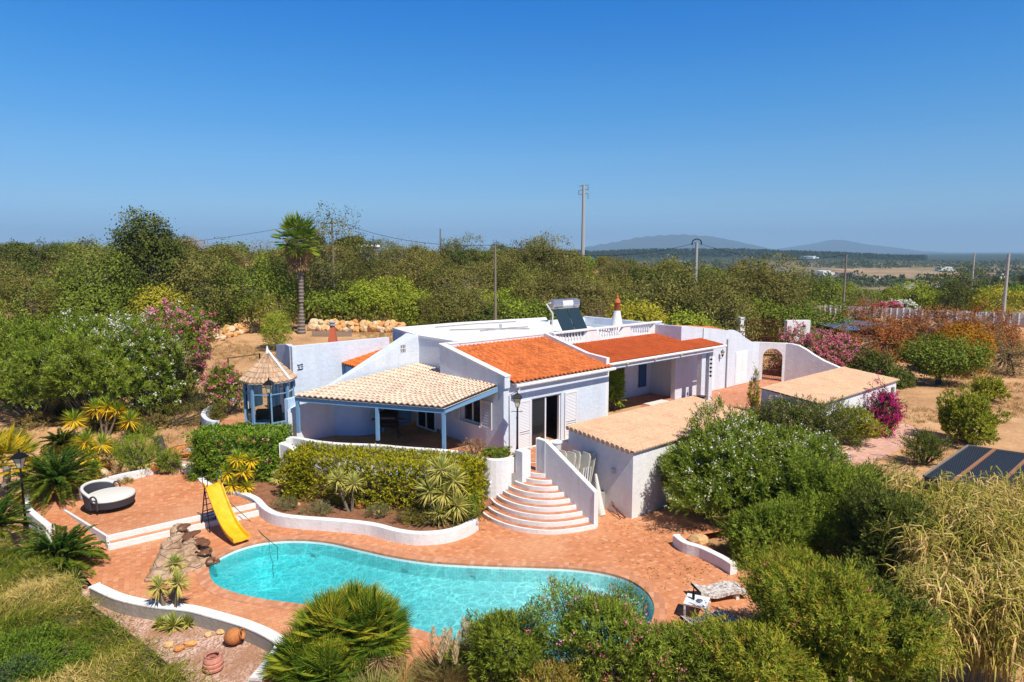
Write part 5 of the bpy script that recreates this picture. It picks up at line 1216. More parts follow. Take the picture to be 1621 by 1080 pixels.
# hedges in the planted bed
sh(386, 752, .35, 'hedge', (1.85, .9, 1.0), 1.02, 4200, 'clipped bright green hedge by the garden steps', cat='hedge', seed=13, cols=[(.07, .15, .018), (.14, .25, .03), (.24, .34, .05)], L=.10, Wd=.045, slen=.14, nleaf=8, box=True, rot=R(-3))
sh(608, 790, .38, 'hedge', (3.8, .9, .9), .90, 7800, 'long clipped yellow-green hedge below the awning', cat='hedge', seed=14, cols=[(.08, .13, .015), (.22, .24, .02), (.42, .38, .03), (.15, .19, .02)], L=.09, Wd=.045, slen=.13, nleaf=8, box=True, rot=R(-13))
sh(728, 815, .35, 'bush', (.75, .6, .5), .4, 700, 'rounded green end of the planting beside the fan stairs', seed=15, cols='mid', L=.07, Wd=.03, slen=.15, low=-.7)
sh(690, 826, .35, 'ground_cover_shrub', (1.6, .5, .28), .2, 700, 'low brownish green groundcover by the white kerb', seed=16, cols=[(.09, .10, .03), (.15, .12, .05), (.12, .15, .03)], L=.07, Wd=.02, slen=.14, low=-.1)
sh(787, 724, 1.9, 'bush', (.55, .4, .22), .15, 350, 'small dome of green leaves on the retaining wall', seed=17, cols='mid', L=.07, Wd=.04, slen=.08, low=-.2)
sh(752, 722, 1.9, 'bush', (.35, .3, .35), .3, 160, 'dry pinkish twiggy shrub under the shuttered window', seed=18, cols=[(.25, .14, .11), (.35, .22, .18)], L=.07, Wd=.02, slen=.2, low=-.2)
for i, (px, py, l_) in enumerate(((455, 805, 'small silver tuft left in the planted bed'), (505, 812, 'green tuft beside the pale bed stones'), (600, 815, 'grey lavender tuft right of the forked yucca'), (660, 828, 'yellow flowering tuft at the kerb'))):
    sh(px, py, .35, 'tuft', (.5, .35, .2), .12, 160, l_, cat='plant', seed=40 + i, cols=[(.14, .15, .07), (.2, .2, .12)] if i != 3 else [(.15, .16, .03), (.35, .3, .03)], L=.09, Wd=.012, slen=.14, low=-.1)
# big oleander right of the steps, and its neighbours
sh(1172, 812, .1, 'oleander', (2.75, 2.0, 1.55), 1.8, 9500, 'huge white flowering oleander right of the fan stairs', seed=20, amp=.3, fl=[(.86, .85, .74), (.85, .76, .66)], flfrac=.09, flsize=.06, per=7, L=.16, Wd=.032, low=-.75, inner=.6)
sh(1312, 852, .1, 'oleander', (1.75, 1.5, 1.3), 1.35, 5000, 'green oleander without flowers behind the round olive-green bush', seed=21, L=.15, Wd=.03, low=-.7)
sh(1262, 732, .8, 'oleander', (2.0, 1.2, 1.15), 1.3, 3400, 'grey green oleander with pale pink flowers before the far shed', seed=22, cols='olive', color=(.75, .9, .7), fl=[(.8, .6, .6), (.85, .4, .45)], flfrac=.07, L=.14, Wd=.03, low=-.7)
sh(1350, 704, .93, 'hibiscus', (.85, .7, .75), .95, 1200, 'yellow green shrub with cream flowers against the far shed', seed=23, cols='yellow', color=(.8, .9, .8), fl=WHITE, flfrac=.07, L=.08, Wd=.045, low=-.8, slen=.2)
sh(1400, 690, .93, 'bougainvillea', (.55, .4, 1.15), 1.3, 850, 'magenta bougainvillea climbing the far shed wall', seed=24, cols=[(.07, .1, .03), (.14, .13, .06), (.16, .10, .06)], fl=MAG, flfrac=.38, L=.07, Wd=.04, low=-.9, slen=.3, per=10, amp=.9, inner=.2, flsize=.075)
sh(1385, 690, .93, 'bougainvillea', (.5, .4, .3), .35, 260, 'low magenta bougainvillea mound at the shed foot', seed=25, cols=[(.07, .1, .03), (.14, .13, .06)], fl=MAG, flfrac=.95, L=.07, Wd=.04, low=-.5, slen=.2, per=12, flsize=.075)
sh(1525, 700, .95, 'orange_tree', (1.2, 1.2, .9), 1.2, 2100, 'round yellow-green citrus tree beside the dark netting roof', cat='tree', seed=26, cols='yellow', color=(.72, .85, .8), L=.10, Wd=.05, low=-.8, slen=.18, inner=.65)
sh(1563, 634, .95, 'orange_tree', (.9, .8, .55), .75, 700, 'smaller yellowish citrus bush higher in the dry plot', cat='tree', seed=27, cols='yellow', color=(.8, .9, .8), L=.10, Wd=.05, low=-.8, slen=.18)
sh(1462, 736, .9, 'fir_sapling', (.75, .7, .75), .75, 500, 'sparse dark bush left of the netting roof', seed=28, cols='dark', L=.10, Wd=.03, low=-.6, slen=.3, inner=.2, amp=.8)
sh(1192, 652, 1.4, 'cypress', (.22, .22, 1.15), 1.15, 420, 'thin yellow green cypress between the two sheds', cat='tree', seed=29, cols='yellow', color=(.8, .85, .8), L=.08, Wd=.02, low=-.95, slen=.15, multi=1)
sh(970, 650, 1.4, 'potted_fig', (.42, .42, .95), 1.45, 520, 'hanging leafy ficus by the verandah door', cat='plant', seed=30, cols='lime', color=(.9, 1.1, .8), L=.14, Wd=.045, low=-.9, slen=.4, droop=.9, multi=1)
x_ = (1298 - 810.5) / FPX * 49; shrub('oleander', x_, 49, gz(x_, 49), (3.0, 2.2, 1.9), topz(530, 49) - gz(x_, 49) - 2.1, 3600, 'large pink flowering oleander behind the sweeping wing wall', seed=37, cols='oleander', fl=[(.70, .14, .26), (.80, .30, .40), (.55, .08, .18)], flfrac=.6, L=.17, Wd=.045, low=-.9, flsize=.12, per=9)
for i, (px, py, kd, r_) in enumerate(((20, 705, 'mid', .5), (60, 690, 'dry', .6), (110, 672, 'mid', .5), (200, 690, 'dry', .45), (225, 700, 'mid', .5), (245, 690, 'dry', .5), (210, 720, 'olive', .4), (180, 715, 'olive', .45), (130, 715, 'mid', .5), (80, 680, 'olive', .6), (195, 745, 'dry', .3), (165, 750, 'dry', .3))):
    x_, y_ = G(px, py, .8); shrub('bank_shrub', x_, y_, gz(x_, y_) - .05, (r_ * 1.3, r_, r_ * .7), r_ * .45, 260, ('low green' if kd == 'mid' else 'low dry' if kd == 'dry' else 'low greyish') + ' shrub on the left bank, ' + ('far left', 'above the yellow fan palm', 'under the tall oleanders', 'right of the yuccas', 'above the feathery bush', 'below the brown hedge', 'between yucca and feathery bush', 'beneath the leaning yucca', 'between two cycads', 'behind the smaller cycad', 'by the terrace wall stones', 'among the orange stones')[i], seed=400 + i, cols=kd, L=.08, Wd=.025, slen=.2, low=-.3)
# foreground right
sh(1208, 1105, -.2, 'oleander', (1.0, .95, .9), .85, 3600, 'olive-green bush right of the white garden table', seed=39, cols=[(.08, .14, .02), (.16, .22, .03), (.28, .32, .05), (.36, .24, .06)], L=.125, Wd=.024, low=-.75, inner=.5, amp=.6)
sh(1300, 1075, -.2, 'oleander', (1.5, 1.5, 1.4), 1.35, 7600, 'broad olive-green bush before the gap and the giant reeds', seed=31, amp=.5, th=.7, multi=4, cols=[(.08, .14, .02), (.16, .22, .03), (.28, .32, .05), (.36, .24, .06)], L=.125, Wd=.024, low=-.75, inner=.65, fl=[(.8, .15, .3)], flfrac=.004)
sh(1070, 1095, -.2, 'oleander', (1.1, .7, .75), .75, 2200, 'low oleander in front of the white garden table', seed=32, cols='mid', L=.12, Wd=.024, low=-.6, fl=PINK, flfrac=.02)
sh(960, 1075, -.2, 'oleander', (1.35, .95, 1.0), 1.05, 2600, 'pink flowered oleander overlapping the right end of the pool', seed=33, cols='oleander', L=.12, Wd=.024, low=-.6, fl=PINK, flfrac=.035, amp=.7)
sh(800, 1085, -.2, 'oleander', (.95, .8, .8), .85, 1700, 'small oleander sprouting at the near pool edge', seed=34, cols='oleander', color=(1, .95, .8), L=.12, Wd=.024, low=-.6, amp=.7)
sh(1385, 1075, -.1, 'bay_bush', (.75, 1.3, 1.1), 1.1, 3200, 'deep green bush in the gap before the giant reeds', seed=35, cols='dark', color=(1.3, 1.35, 1.1), L=.10, Wd=.035, low=-.85, inner=.6)
sh(1400, 930, .1, 'bay_bush', (1.1, 1.3, 1.5), 1.5, 3600, 'shaded dark bush behind the deep green one', seed=36, cols='dark', L=.12, Wd=.035, low=-.85, inner=.6)

sh(1220, 885, .0, 'oleander', (1.5, 1.0, .9), .85, 2600, 'low dark oleander skirt behind the right kerb wall', seed=38, L=.14, Wd=.03, low=-.8)
# --- rosette plants: yuccas, cycads, fan palms
def yucca(x, y, z, heads, label, seed, cols, L=.45, n=95, Wd=.05, tcol=(.22, .17, .12), cat='yucca', name='yucca', lowyel=None):
    """heads: (dx, dy, height, size)"""
    rs = np.random.RandomState(seed); r = thing(name, (x, y, z), label, cat); s = MB(); any_t = False
    for (dx, dy, h_, sz) in heads:
        c = np.array((dx, dy, h_)); m_ = int(n * (.8 + .4 * sz)); ph = rs.rand(m_) * 6.283; el = R(-50) + R(135) * (np.arange(m_) / m_) ** .9 + rs.normal(size=m_) * .12
        D = np.stack([np.cos(el) * np.cos(ph), np.cos(el) * np.sin(ph), np.sin(el)], 1); P = c + D * .03
        t = np.clip((el + .87) / 2.35 + rs.normal(size=m_) * .08, 0, 1); col = palette(t, cols); up = np.tile((0, 0, 1.0), (m_, 1))
        me = leafmesh('rosette', P, D, L * sz * rs.uniform(.8, 1.1, m_), Wd, col, [M['leaf']], up=up + 1e-3, drop=.12)
        o = put('rosette', me, r); WL[o] = WL[r]
        if h_ > .25: s.tube([(dx * .25, dy * .25, -.1), (dx * .6 + rs.normal() * .04, dy * .6, h_ * .5), (dx, dy, h_)], [.06, .05, .045], 7, c=tcol); any_t = True
    if any_t: o = put('trunk', trunkdata(s, 'trunk'), r); WL[o] = WL[r]
    return r
YG = [(.80, .50, .03), (.75, .58, .04), (.38, .45, .05), (.18, .32, .05)]; YV = [(.34, .33, .09), (.48, .48, .13), (.42, .45, .14), (.22, .30, .08)]; YP = [(.46, .40, .12), (.55, .56, .22), (.40, .44, .16)]
def yu(px, py, z, heads, label, seed, cols=YG, **k): x, y = G(px, py, z); return yucca(x, y, z, heads, label, seed, cols, **k)
yu(120, 700, 1.0, [(0, 0, 1.05, 1.3)], 'yellow fringed yucca leftmost of the bank, on one trunk', 1, L=.55)
yu(165, 690, 1.1, [(-.3, 0, 1.35, 1.3), (.25, .1, 1.45, 1.3), (.7, .1, 1.25, 1.2)], 'three-headed tall yucca above the big cycad', 2, L=.55)
yu(190, 700, .9, [(.55, 0, 1.05, 1.2)], 'leaning yucca at the right of the yellow bank', 3, L=.55)
yu(150, 730, .8, [(-.3, 0, .9, 1.2), (.35, .0, .75, 1.15), (.0, -.2, .3, 1.2)], 'low many-headed yucca spilling over the stones', 4, L=.55)
yu(150, 752, .4, [(0, 0, .25, 1.1)], 'ground level yucca above the daybed wall', 5, L=.5)
yu(375, 775, .4, [(-.3, -.1, .75, 1.0), (.35, -.1, .8, 1.05), (.1, 0, 1.3, 1.0), (.6, .1, 1.2, .9), (-.1, -.2, .25, 1.0), (.45, -.2, .2, .9)], 'yellow-green yucca clump growing out of the left clipped hedge', 6, L=.5)
yu(440, 765, .4, [(0, 0, .2, 1.0), (.2, .1, .6, .8)], 'small pale yucca beside the rough wall end', 7, YP, L=.42)
yu(556, 806, .4, [(-.45, 0, 1.15, .95), (.12, 0, 1.0, 1.0)], 'forked pale yucca with two heads in front of the long hedge', 8, YP, L=.52, n=120)
yu(697, 824, .4, [(-.35, 0, 1.1, 1.1), (.15, 0, 1.0, 1.15), (.5, .1, 1.45, 1.1), (.05, .2, 1.8, 1.15), (.6, -.1, .6, 1.05), (0, -.2, .35, .9)], 'large many-headed pale yucca before the block corner', 9, YP, L=.62, n=125)
yu(272, 985, -.35, [(-.35, .1, 1.0, .95), (.25, .0, 1.15, 1.0), (.0, .35, 1.55, .9)], 'three tall thin yuccas beside the foreground kerb', 10, YP, L=.4)
yu(275, 998, -.35, [(0, 0, .12, 1.1), (.35, .15, .1, .8), (-.4, .1, .1, .7)], 'spiky yucca rosettes at the foot of the thin ones', 11, YV, L=.42)
yu(170, 950, -.3, [(0, 0, .1, .8)], 'single rosette by the left end of the cement kerb', 12, YV, L=.4)
yu(95, 915, -.1, [(0, 0, .35, 1.1), (.75, -.35, .15, .8)], 'bluish agave rosette in front of the low cycad', 13, [(.25, .27, .12), (.2, .26, .1), (.12, .18, .05)], L=.5)
yu(420, 487, 2.2, [(0, 0, 1.6, 1.8)], 'distant pale yucca head left of the tall palm', 14, YP, L=.9) if False else None
def frond(rs, base, ph, el, Ln, npair, lw, ll, cols, out, dark=0):
    """one feather frond: leaflets along an arching midrib"""
    t = (np.arange(npair) + .5) / npair; e = el - t * t * .95
    x = np.cumsum(np.cos(e)) / npair * Ln; z = np.cumsum(np.sin(e)) / npair * Ln
    d = np.array((math.cos(ph), math.sin(ph), 0)); side = np.array((-math.sin(ph), math.cos(ph), 0))
    for sg in (-1, 1):
        P = base + d * x[:, None] + np.array((0, 0, 1)) * z[:, None]; D = side * sg * .8 + d * .75 + np.array((0, 0, .22)); D = np.tile(D, (npair, 1)) + rs.normal(size=(npair, 3)) * .06
        out[0].append(P); out[1].append(D); out[2].append(ll * np.sin(np.pi * (t * .85 + .12)) ** .6); out[3].append(np.full(npair, lw)); out[4].append(palette(np.clip(rs.rand() * .5 + (1 - (el + .5) / 1.8) * .5 + rs.normal(size=npair) * .05, 0, 1), cols))
def cycad(px, py, z, Ln, nf, label, seed, cols, el0=-.2, el1=1.35, npair=58, ll=.21, lw=.034):
    x, y = G(px, py, z); rs = np.random.RandomState(seed); r = thing('cycad', (x, y, z), label, 'cycad'); out = [[], [], [], [], []]
    for k in range(nf):
        f = (k + .5) / nf; frond(rs, np.array((0, 0, .35)), k * 2.399 + rs.normal() * .1, el0 + (el1 - el0) * f + rs.normal() * .06, Ln * rs.uniform(.85, 1.1) * (1.05 - .2 * f), npair, lw, ll, cols, out)
    a = [np.concatenate(q) for q in out]; o = put('frond', leafmesh('fronds', a[0], a[1], a[2], a[3], a[4], [M['leaf']]), r); WL[o] = WL[r]
    s = MB(); s.tube([(0, 0, -.1), (0, 0, .4)], [.25, .2], 9, c=(.12, .08, .05)); o = put('trunk', trunkdata(s, 'trunk'), r); WL[o] = WL[r]; return r
CY = [(.03, .08, .014), (.06, .13, .02), (.16, .21, .025), (.42, .34, .03)]
cycad(92, 778, .35, 1.95, 125, 'large dark cycad beside the daybed', 1, CY)
cycad(95, 905, -.1, 1.5, 105, 'low wide cycad between the lawn and the deck edge', 2, CY)
cycad(-8, 850, .1, 1.35, 60, 'cycad cut by the left edge under the lamp post', 3, CY)
cycad(100, 715, .8, 1.0, 45, 'smaller cycad with orange old fronds behind the big one', 4, [(.03, .07, .01), (.10, .13, .015), (.35, .20, .03)])
def fanleaf(rs, c, d, rad, nseg, cols, out, dr=.25, wd=.05):
    d = d / np.linalg.norm(d); s_ = np.cross(d, (0, 0, 1.0)); s_ /= np.linalg.norm(s_) + 1e-9; u = np.cross(s_, d); th = np.linspace(-1.9, 1.9, nseg); tt = rs.rand()
    D = d * np.cos(th)[:, None] + s_ * np.sin(th)[:, None] + u * .15; D[:, 2] -= dr * np.abs(th) * .25
    out[0].append(np.tile(c, (nseg, 1))); out[1].append(D); out[2].append(rad * (1 - .12 * np.abs(th))); out[3].append(np.full(nseg, wd)); out[4].append(palette(np.clip(tt + rs.normal(size=nseg) * .08, 0, 1), cols))
def fanpalm(name, x, y, z, th, nl, lr, pet, label, cat, seed, cols, el0=-.7, el1=1.4, tr=.25, skirt=0, wd=.05, nseg=22, offs=((0, 0),), cone=None):
    rs = np.random.RandomState(seed); r = thing(name, (x, y, z), label, cat); out = [[], [], [], [], []]; old = [[], [], [], [], []]; s = MB()
    for (ox, oy) in offs:
        b = np.array((ox, oy, th))
        for k in range(nl):
            f = (k + rs.rand()) / nl; ph = k * 2.399 + ox * 3; el = el0 + (el1 - el0) * f; d = np.array((math.cos(el) * math.cos(ph), math.cos(el) * math.sin(ph), math.sin(el)))
            c = b + d * pet * rs.uniform(.75, 1.1); fanleaf(rs, c, d + rs.normal(size=3) * .15, lr * rs.uniform(.85, 1.1), nseg, cols, out, wd=wd)
            if k % 2 == 0: s.tube([b - np.array((0, 0, .05)), b + (c - b) * .5 + np.array((0, 0, .05)), c], [.02, .015, .01], 4, c=(.18, .2, .06), cap=False)
        for k in range(skirt):
            ph = rs.rand() * 6.283; zz_ = rs.uniform(-2.3, -.2) * min(1, th / 3); c = b + np.array((math.cos(ph) * (.40 + .45 * (zz_ + 2.3) / 2.3), math.sin(ph) * (.40 + .45 * (zz_ + 2.3) / 2.3), zz_)); fanleaf(rs, c, np.array((math.cos(ph) * .35, math.sin(ph) * .35, -1)), lr * .8, 14, [(.22, .15, .10), (.40, .29, .19), (.52, .40, .28)], old, wd=wd)
    a = [np.concatenate(q) for q in out]; o = put('frond', leafmesh('fronds', a[0], a[1], a[2], a[3], a[4], [M['leaf']]), r); WL[o] = WL[r]
    if skirt: a = [np.concatenate(q) for q in old]; o = put('dead_frond', leafmesh('dead_fronds', a[0], a[1], a[2], a[3], a[4], [M['leaf']]), r); WL[o] = WL[r]
    if th > .3:
        n_ = int(th / .16); pts, rr = [], []
        for k in range(n_ + 1): pts.append((.15 * math.sin(k / n_ * 2), 0, th * k / n_ - (.2 if k == 0 else 0))); rr.append((tr * (1.45 - .9 * min(1, k / n_ * 3)) if k < n_ / 3 else tr * .85) * (1.0 + .13 * (k % 2)))
        for k in range(0, n_): s.tube([pts[k], pts[k+1]], [rr[k], rr[k+1] * .92], 11, c=(.26, .22, .19) if k % 2 else (.17, .135, .115), cap=False)
    o = put('trunk', trunkdata(s, 'trunk'), r); WL[o] = WL[r]; return r
Yp = 64.5; xp = (475 - 810.5) / FPX * Yp; zp = gz(xp, Yp); tp = topz(392, Yp) - zp
fanpalm('fan_palm', xp, Yp, zp, tp + .7, 46, 1.3, 1.45, 'tall fan palm with a ragged skirt of dead fronds rising above the house', 'palm tree', 1, [(.06, .14, .02), (.16, .26, .03), (.28, .36, .05), (.05, .11, .02)], tr=.27, skirt=120, wd=.15, nseg=16, el0=-.75)
Yx = 64; 
yucca((418-810.5)/FPX*Yx, Yx, gz((418-810.5)/FPX*Yx, Yx), [(0, 0, 3.0, 1.9), (.5, 0, 1.6, 1.6)], 'distant pale yucca head left of the tall palm', 15, YP, L=.75, Wd=.09)
YELF = [(.16, .20, .02), (.38, .34, .03), (.62, .42, .02)]
x_, y_ = G(8, 775, .5); fanpalm('fan_palm', x_, y_, .5, 1.0, 26, .85, .9, 'yellowing fan palm at the left edge behind the lamp post', 'palm', 2, YELF, el0=-.5, tr=.15, wd=.07, nseg=24)
FP = [(.06, .13, .018), (.14, .22, .025), (.28, .33, .035), (.46, .40, .05)]
x_, y_ = G(560, 1040, 0); r_ = fanpalm('dwarf_palm', x_, y_ , -.05, .75, 95, .62, .62, 'big bushy dwarf fan palm overhanging the near pool edge', 'palm', 3, FP, el0=-.35, el1=1.5, tr=.15, wd=.035, nseg=26, offs=((0, .2), (-.45, -.2), (.5, -.25)), skirt=26)
x_, y_ = G(470, 1085, 0); fanpalm('dwarf_palm', x_, y_ + .4, -.05, .25, 70, .58, .5, 'lower green dwarf palm left of the big bushy one', 'palm', 4, FP[:3], el0=-.2, el1=1.45, tr=.12, wd=.03, nseg=26, offs=((0, 0), (.7, -.4)))
# pampas grass and grasses
def grassclump(name, x, y, z, n, h_, rr, label, cols, seed, Wd=.015, cat='grass clump', plumes=0, lean=.45):
    rs = np.random.RandomState(seed); r = thing(name, (x, y, z), label, cat); ph = rs.rand(n) * 6.283; ln = rs.uniform(.05, lean, n)
    P = np.stack([np.cos(ph) * rr * rs.rand(n), np.sin(ph) * rr * rs.rand(n), np.zeros(n)], 1); D = np.stack([np.cos(ph) * ln, np.sin(ph) * ln, np.ones(n)], 1)
    hh = h_ * rs.uniform(.5, 1.05, n); col = palette(rs.rand(n), cols); Dn = D / np.linalg.norm(D, axis=1)[:, None]
    P2 = P + Dn * (hh * .5)[:, None]; D2 = Dn + np.stack([np.cos(ph), np.sin(ph), -.7 * np.ones(n)], 1) * .45
    o = put('blade', leafmesh('blades', np.concatenate([P, P2]), np.concatenate([D, D2]), np.concatenate([hh * .7, hh * .6]), Wd, np.concatenate([col, col]), [M['leaf']]), r); WL[o] = WL[r]
    if plumes:
        s_ = []; 
        q = rs.rand(plumes) * 6.283; tips = np.stack([np.cos(q) * rr * 1.1 * rs.rand(plumes), np.sin(q) * rr * 1.1 * rs.rand(plumes), np.full(plumes, h_ * .9)], 1) + rs.normal(size=(plumes, 3)) * .08
        ids = np.repeat(np.arange(plumes), 130); t = rs.rand(len(ids)); Pp = tips[ids] + np.stack([.03 * t, np.zeros(len(t)), t * .5], 1); Dp = unit(len(t), rs) * .4; Dp[:, 2] += 1; wv_ = .11 * np.sin(np.pi * np.clip(t, .05, 1)) + .04
        o = put('plume', leafmesh('plumes', Pp + unit(len(t), rs) * (wv_ * .4)[:, None], Dp, .13, .02, palette(rs.rand(len(t)), [(.55, .44, .34), (.75, .66, .55)]), [M['leaf']]), r); WL[o] = WL[r]
    return r
x_, y_ = G(710, 1075, 0); grassclump('pampas_grass', x_, y_, -.2, 900, 1.0, .55, 'pampas grass with beige plumes between the dwarf palm and the pool', [(.20, .17, .08), (.30, .24, .13), (.16, .18, .05)], 1, plumes=11)
x_, y_ = G(640, 1085, 0); grassclump('dry_grass_clump', x_, y_, -.2, 700, .65, .6, 'straw coloured grass clump between dwarf palm and plumes', [(.42, .32, .15), (.30, .26, .10), (.5, .4, .22)], 4)
x_, y_ = G(870, 1120, 0); shrub('dry_shrub', x_, y_, -.2, (1.0, .6, .45), .4, 600, 'rusty half dry shrub along the bottom edge below the pool', seed=97, cols=[(.30, .18, .06), (.22, .22, .05), (.38, .26, .10)], L=.1, Wd=.02, slen=.25, low=-.3)
x_, y_ = G(590, 1120, 0); grassclump('spurge_bush', x_, y_ + .2, -.2, 700, .75, .6, 'pale striped bush at the bottom edge under the dwarf palm', [(.14, .18, .04), (.26, .28, .10), (.33, .32, .16)], 2, Wd=.03, cat='bush')
x_, y_ = G(1325, 1190, 0); grassclump('pampas_grass', x_, y_, -.1, 500, 1.0, .35, 'cream pampas plumes at the bottom edge right of the olive-green bush', [(.30, .24, .13), (.2, .2, .08)], 3, plumes=6)
# giant reeds, lower right
def reeds(x, y, z, rx, ry, n, h_, label, seed):
    rs = np.random.RandomState(seed); r = thing('reed_thicket', (x, y, z), label, 'reeds'); bx = rs.uniform(-rx, rx, n); by = rs.uniform(-ry, ry, n); hh = h_ * rs.uniform(.7, 1.05, n)
    le = rs.normal(size=(n, 2)) * .09; top = np.stack([bx + le[:, 0] * hh, by + le[:, 1] * hh, hh], 1); base = np.stack([bx, by, np.zeros(n)], 1)
    D = top - base; Ln = np.linalg.norm(D, axis=1)
    cc = palette(rs.rand(n), [(.28, .20, .09), (.38, .29, .14), (.22, .21, .07)])
    o = put('cane', leafmesh('canes', np.concatenate([base, base]), np.concatenate([D, D]), np.concatenate([Ln, Ln]), .035, np.concatenate([cc, cc]), [M['leaf']]), r); WL[o] = WL[r]
    m_ = 22; ids = np.repeat(np.arange(n), m_); t = .2 + .8 * rs.rand(len(ids)) ** .8; P = base[ids] + D[ids] * t[:, None]; ph = rs.rand(len(ids)) * 6.283
    Dd = np.stack([np.cos(ph), np.sin(ph), rs.uniform(1.0, 3.5, len(ids))], 1); Dd /= np.linalg.norm(Dd, axis=1)[:, None]; ll = rs.uniform(.14, .40, len(ids))
    cl = rs.rand(n)[ids] * .7 + rs.rand(len(ids)) * .3; col = palette(cl, [(.60, .39, .13), (.78, .56, .24), (.46, .36, .08), (.22, .26, .035), (.56, .45, .10), (.26, .15, .05)])
    h_v = np.stack([np.cos(ph), np.sin(ph), np.zeros(len(ids))], 1); W0 = .008 + .008 * rs.rand(len(ids))
    side = np.stack([-np.sin(ph), np.cos(ph), np.zeros(len(ids))], 1) + rs.normal(size=(len(ids), 3)) * .3
    dn = rs.uniform(-.9, .1, len(ids))[:, None] * np.array((0, 0, 1.0)); Pa = P + Dd * ll[:, None]; Pb = Pa + (h_v * .8 + dn * .5) * ll[:, None] * .9; Pc = Pb + (h_v * .55 + dn - .35 * np.array((0, 0, 1))) * ll[:, None] * .8
    sw = side * W0[:, None]; q1 = np.stack([P - sw * .5, P + sw * .5, Pa + sw, Pa - sw], 1); q2 = np.stack([Pa - sw, Pa + sw, Pb + sw * .8, Pb - sw * .8], 1); q3 = np.stack([Pb - sw * .8, Pb + sw * .8, Pc + sw * .1, Pc - sw * .1], 1)
    o = put('blade', rawmesh('blades', np.concatenate([q1, q2, q3]).reshape(-1, 3), 4, np.concatenate([col, col, col]), [M['leaf']]), r); WL[o] = WL[r]
    return r
for i, (px, py, z, rx, ry, n, h_, l_) in enumerate(((1490, 1060, .1, .9, .8, 170, 2.3, 'front thicket of tan giant reeds at the lower right'), (1600, 1080, .1, 1.0, .8, 190, 2.6, 'tan giant reeds in the lower right corner'), (1465, 960, .1, 1.0, .9, 190, 2.4, 'tan giant reeds right of the deep green bush'), (1590, 955, .2, 1.5, 1.0, 280, 2.7, 'tall middle band of yellowing giant reeds at right'), (1490, 880, .3, 1.5, .9, 260, 2.2, 'rear reeds below the left corner of the netting roof'), (1625, 870, .3, 1.6, 1.0, 280, 2.2, 'rear reeds below the middle of the netting roof'))):
    x_, y_ = G(px, py, z); reeds(x_, y_, z, rx, ry, n, h_, l_, 70 + i)
# ---------------------------------------------------------------- lamp posts
def lamp_post(x, y, z, h, label):
    t_ = thing('lamp_post', (x, y, z), label, 'lamp post'); s = MB()
    s.lathe(x, y, [(.14, z), (.14, z+.06), (.09, z+.1), (.085, z+.32), (.11, z+.36), (.06, z+.42), (.042, z+.6), (.036, z+h*.62), (.055, z+h*.63), (.036, z+h*.64), (.030, z+h-.62), (.05, z+h-.60), (.02, z+h-.56)], 12)
    s.tube([(x-.22, y, z+h-.78), (x+.22, y, z+h-.78)], .013, 6); s.tube([(x-.22, y, z+h-.78), (x-.24, y, z+h-.78)], .025, 6); s.build('post', M['black'], t_, smooth=True)
    s = MB()
    for k in range(4):
        a = R(45+90*k); s.tube([(x+.085*math.cos(a), y+.085*math.sin(a), z+h-.60), (x+.20*math.cos(a), y+.20*math.sin(a), z+h-.20)], .012, 4)
    s.lathe(x, y, [(.08, z+h-.58), (.08, z+h-.56)], 4, rot=0); s.lathe(x, y, [(.29, z+h-.21), (.28, z+h-.18), (.12, z+h-.05), (.04, z+h-.02), (.035, z+h+.03), (.004, z+h+.12)], 4, rot=R(45)); s.build('lantern_frame', M['black'], t_)
    s = MB(); s.lathe(x, y, [(.08, z+h-.59), (.19, z+h-.215)], 4, rot=R(45)); s.build('lamp_glass', M['lampglass'], t_)
x_, y_ = G(42, 841, 0); lamp_post(x_, y_, -.05, 3.0, 'black lamp post left of the daybed by the cycads')
Y_ = 27.35; lamp_post((819-810.5)/FPX*Y_, Y_, 1.45, topz(622, Y_) - 1.45, 'black lamp post at the top of the fan stairs')
Y_ = 29.3; lamp_post((419-810.5)/FPX*Y_, Y_, 1.6, topz(601, Y_) - 1.6, 'black lamp post standing before the gazebo windows')

# ---------------------------------------------------------------- slide
SLT = thing('pool_slide', (-11.0, 23.7, 0), 'yellow plastic pool slide with a black ladder', 'slide')
p0 = np.array((-10.85, 23.72, 0)); p1 = np.array((-9.22, 22.28, 0)); dv = (p1-p0); Ls = np.linalg.norm(dv); dv /= Ls; sv = np.array((-dv[1], dv[0], 0))
prof = [(0, 1.66), (.08, 1.67), (.18, 1.63), (.30, 1.50), (.62, 1.08), (.95, .72), (1.3, .42), (1.65, .26), (1.9, .19), (2.12, .17)]
prof = spline(prof, 4); w = .27; s = MB(); sect = [(-w, .13), (-w-.03, .15), (-w-.03, .11), (-w+.03, .01), (0, 0), (w-.03, .01), (w+.03, .11), (w+.03, .15), (w, .13)]
sect = [(-w-.035, .10), (-w-.03, .15), (-w, .145), (-w+.03, .03), (0, 0), (w-.03, .03), (w, .145), (w+.03, .15), (w+.035, .10), (w+.01, -.01), (0, -.03), (-w-.01, -.01)]
rows_ = []
for (d, z) in prof:
    b = p0 + dv * d; wig = 0.0; rows_.append([tuple(b + sv * u + np.array((0, 0, z + h_))) for u, h_ in sect])
s.v = [p for r in rows_ for p in r]; q = len(sect)
for i in range(len(rows_)-1):
    for k in range(q): k2 = (k+1) % q; s._f((i*q+k, i*q+k2, (i+1)*q+k2, (i+1)*q+k))
s._f(range(q)); s._f([(len(rows_)-1)*q + k for k in reversed(range(q))])
s.build('chute', M['yellow'], SLT, smooth=True)
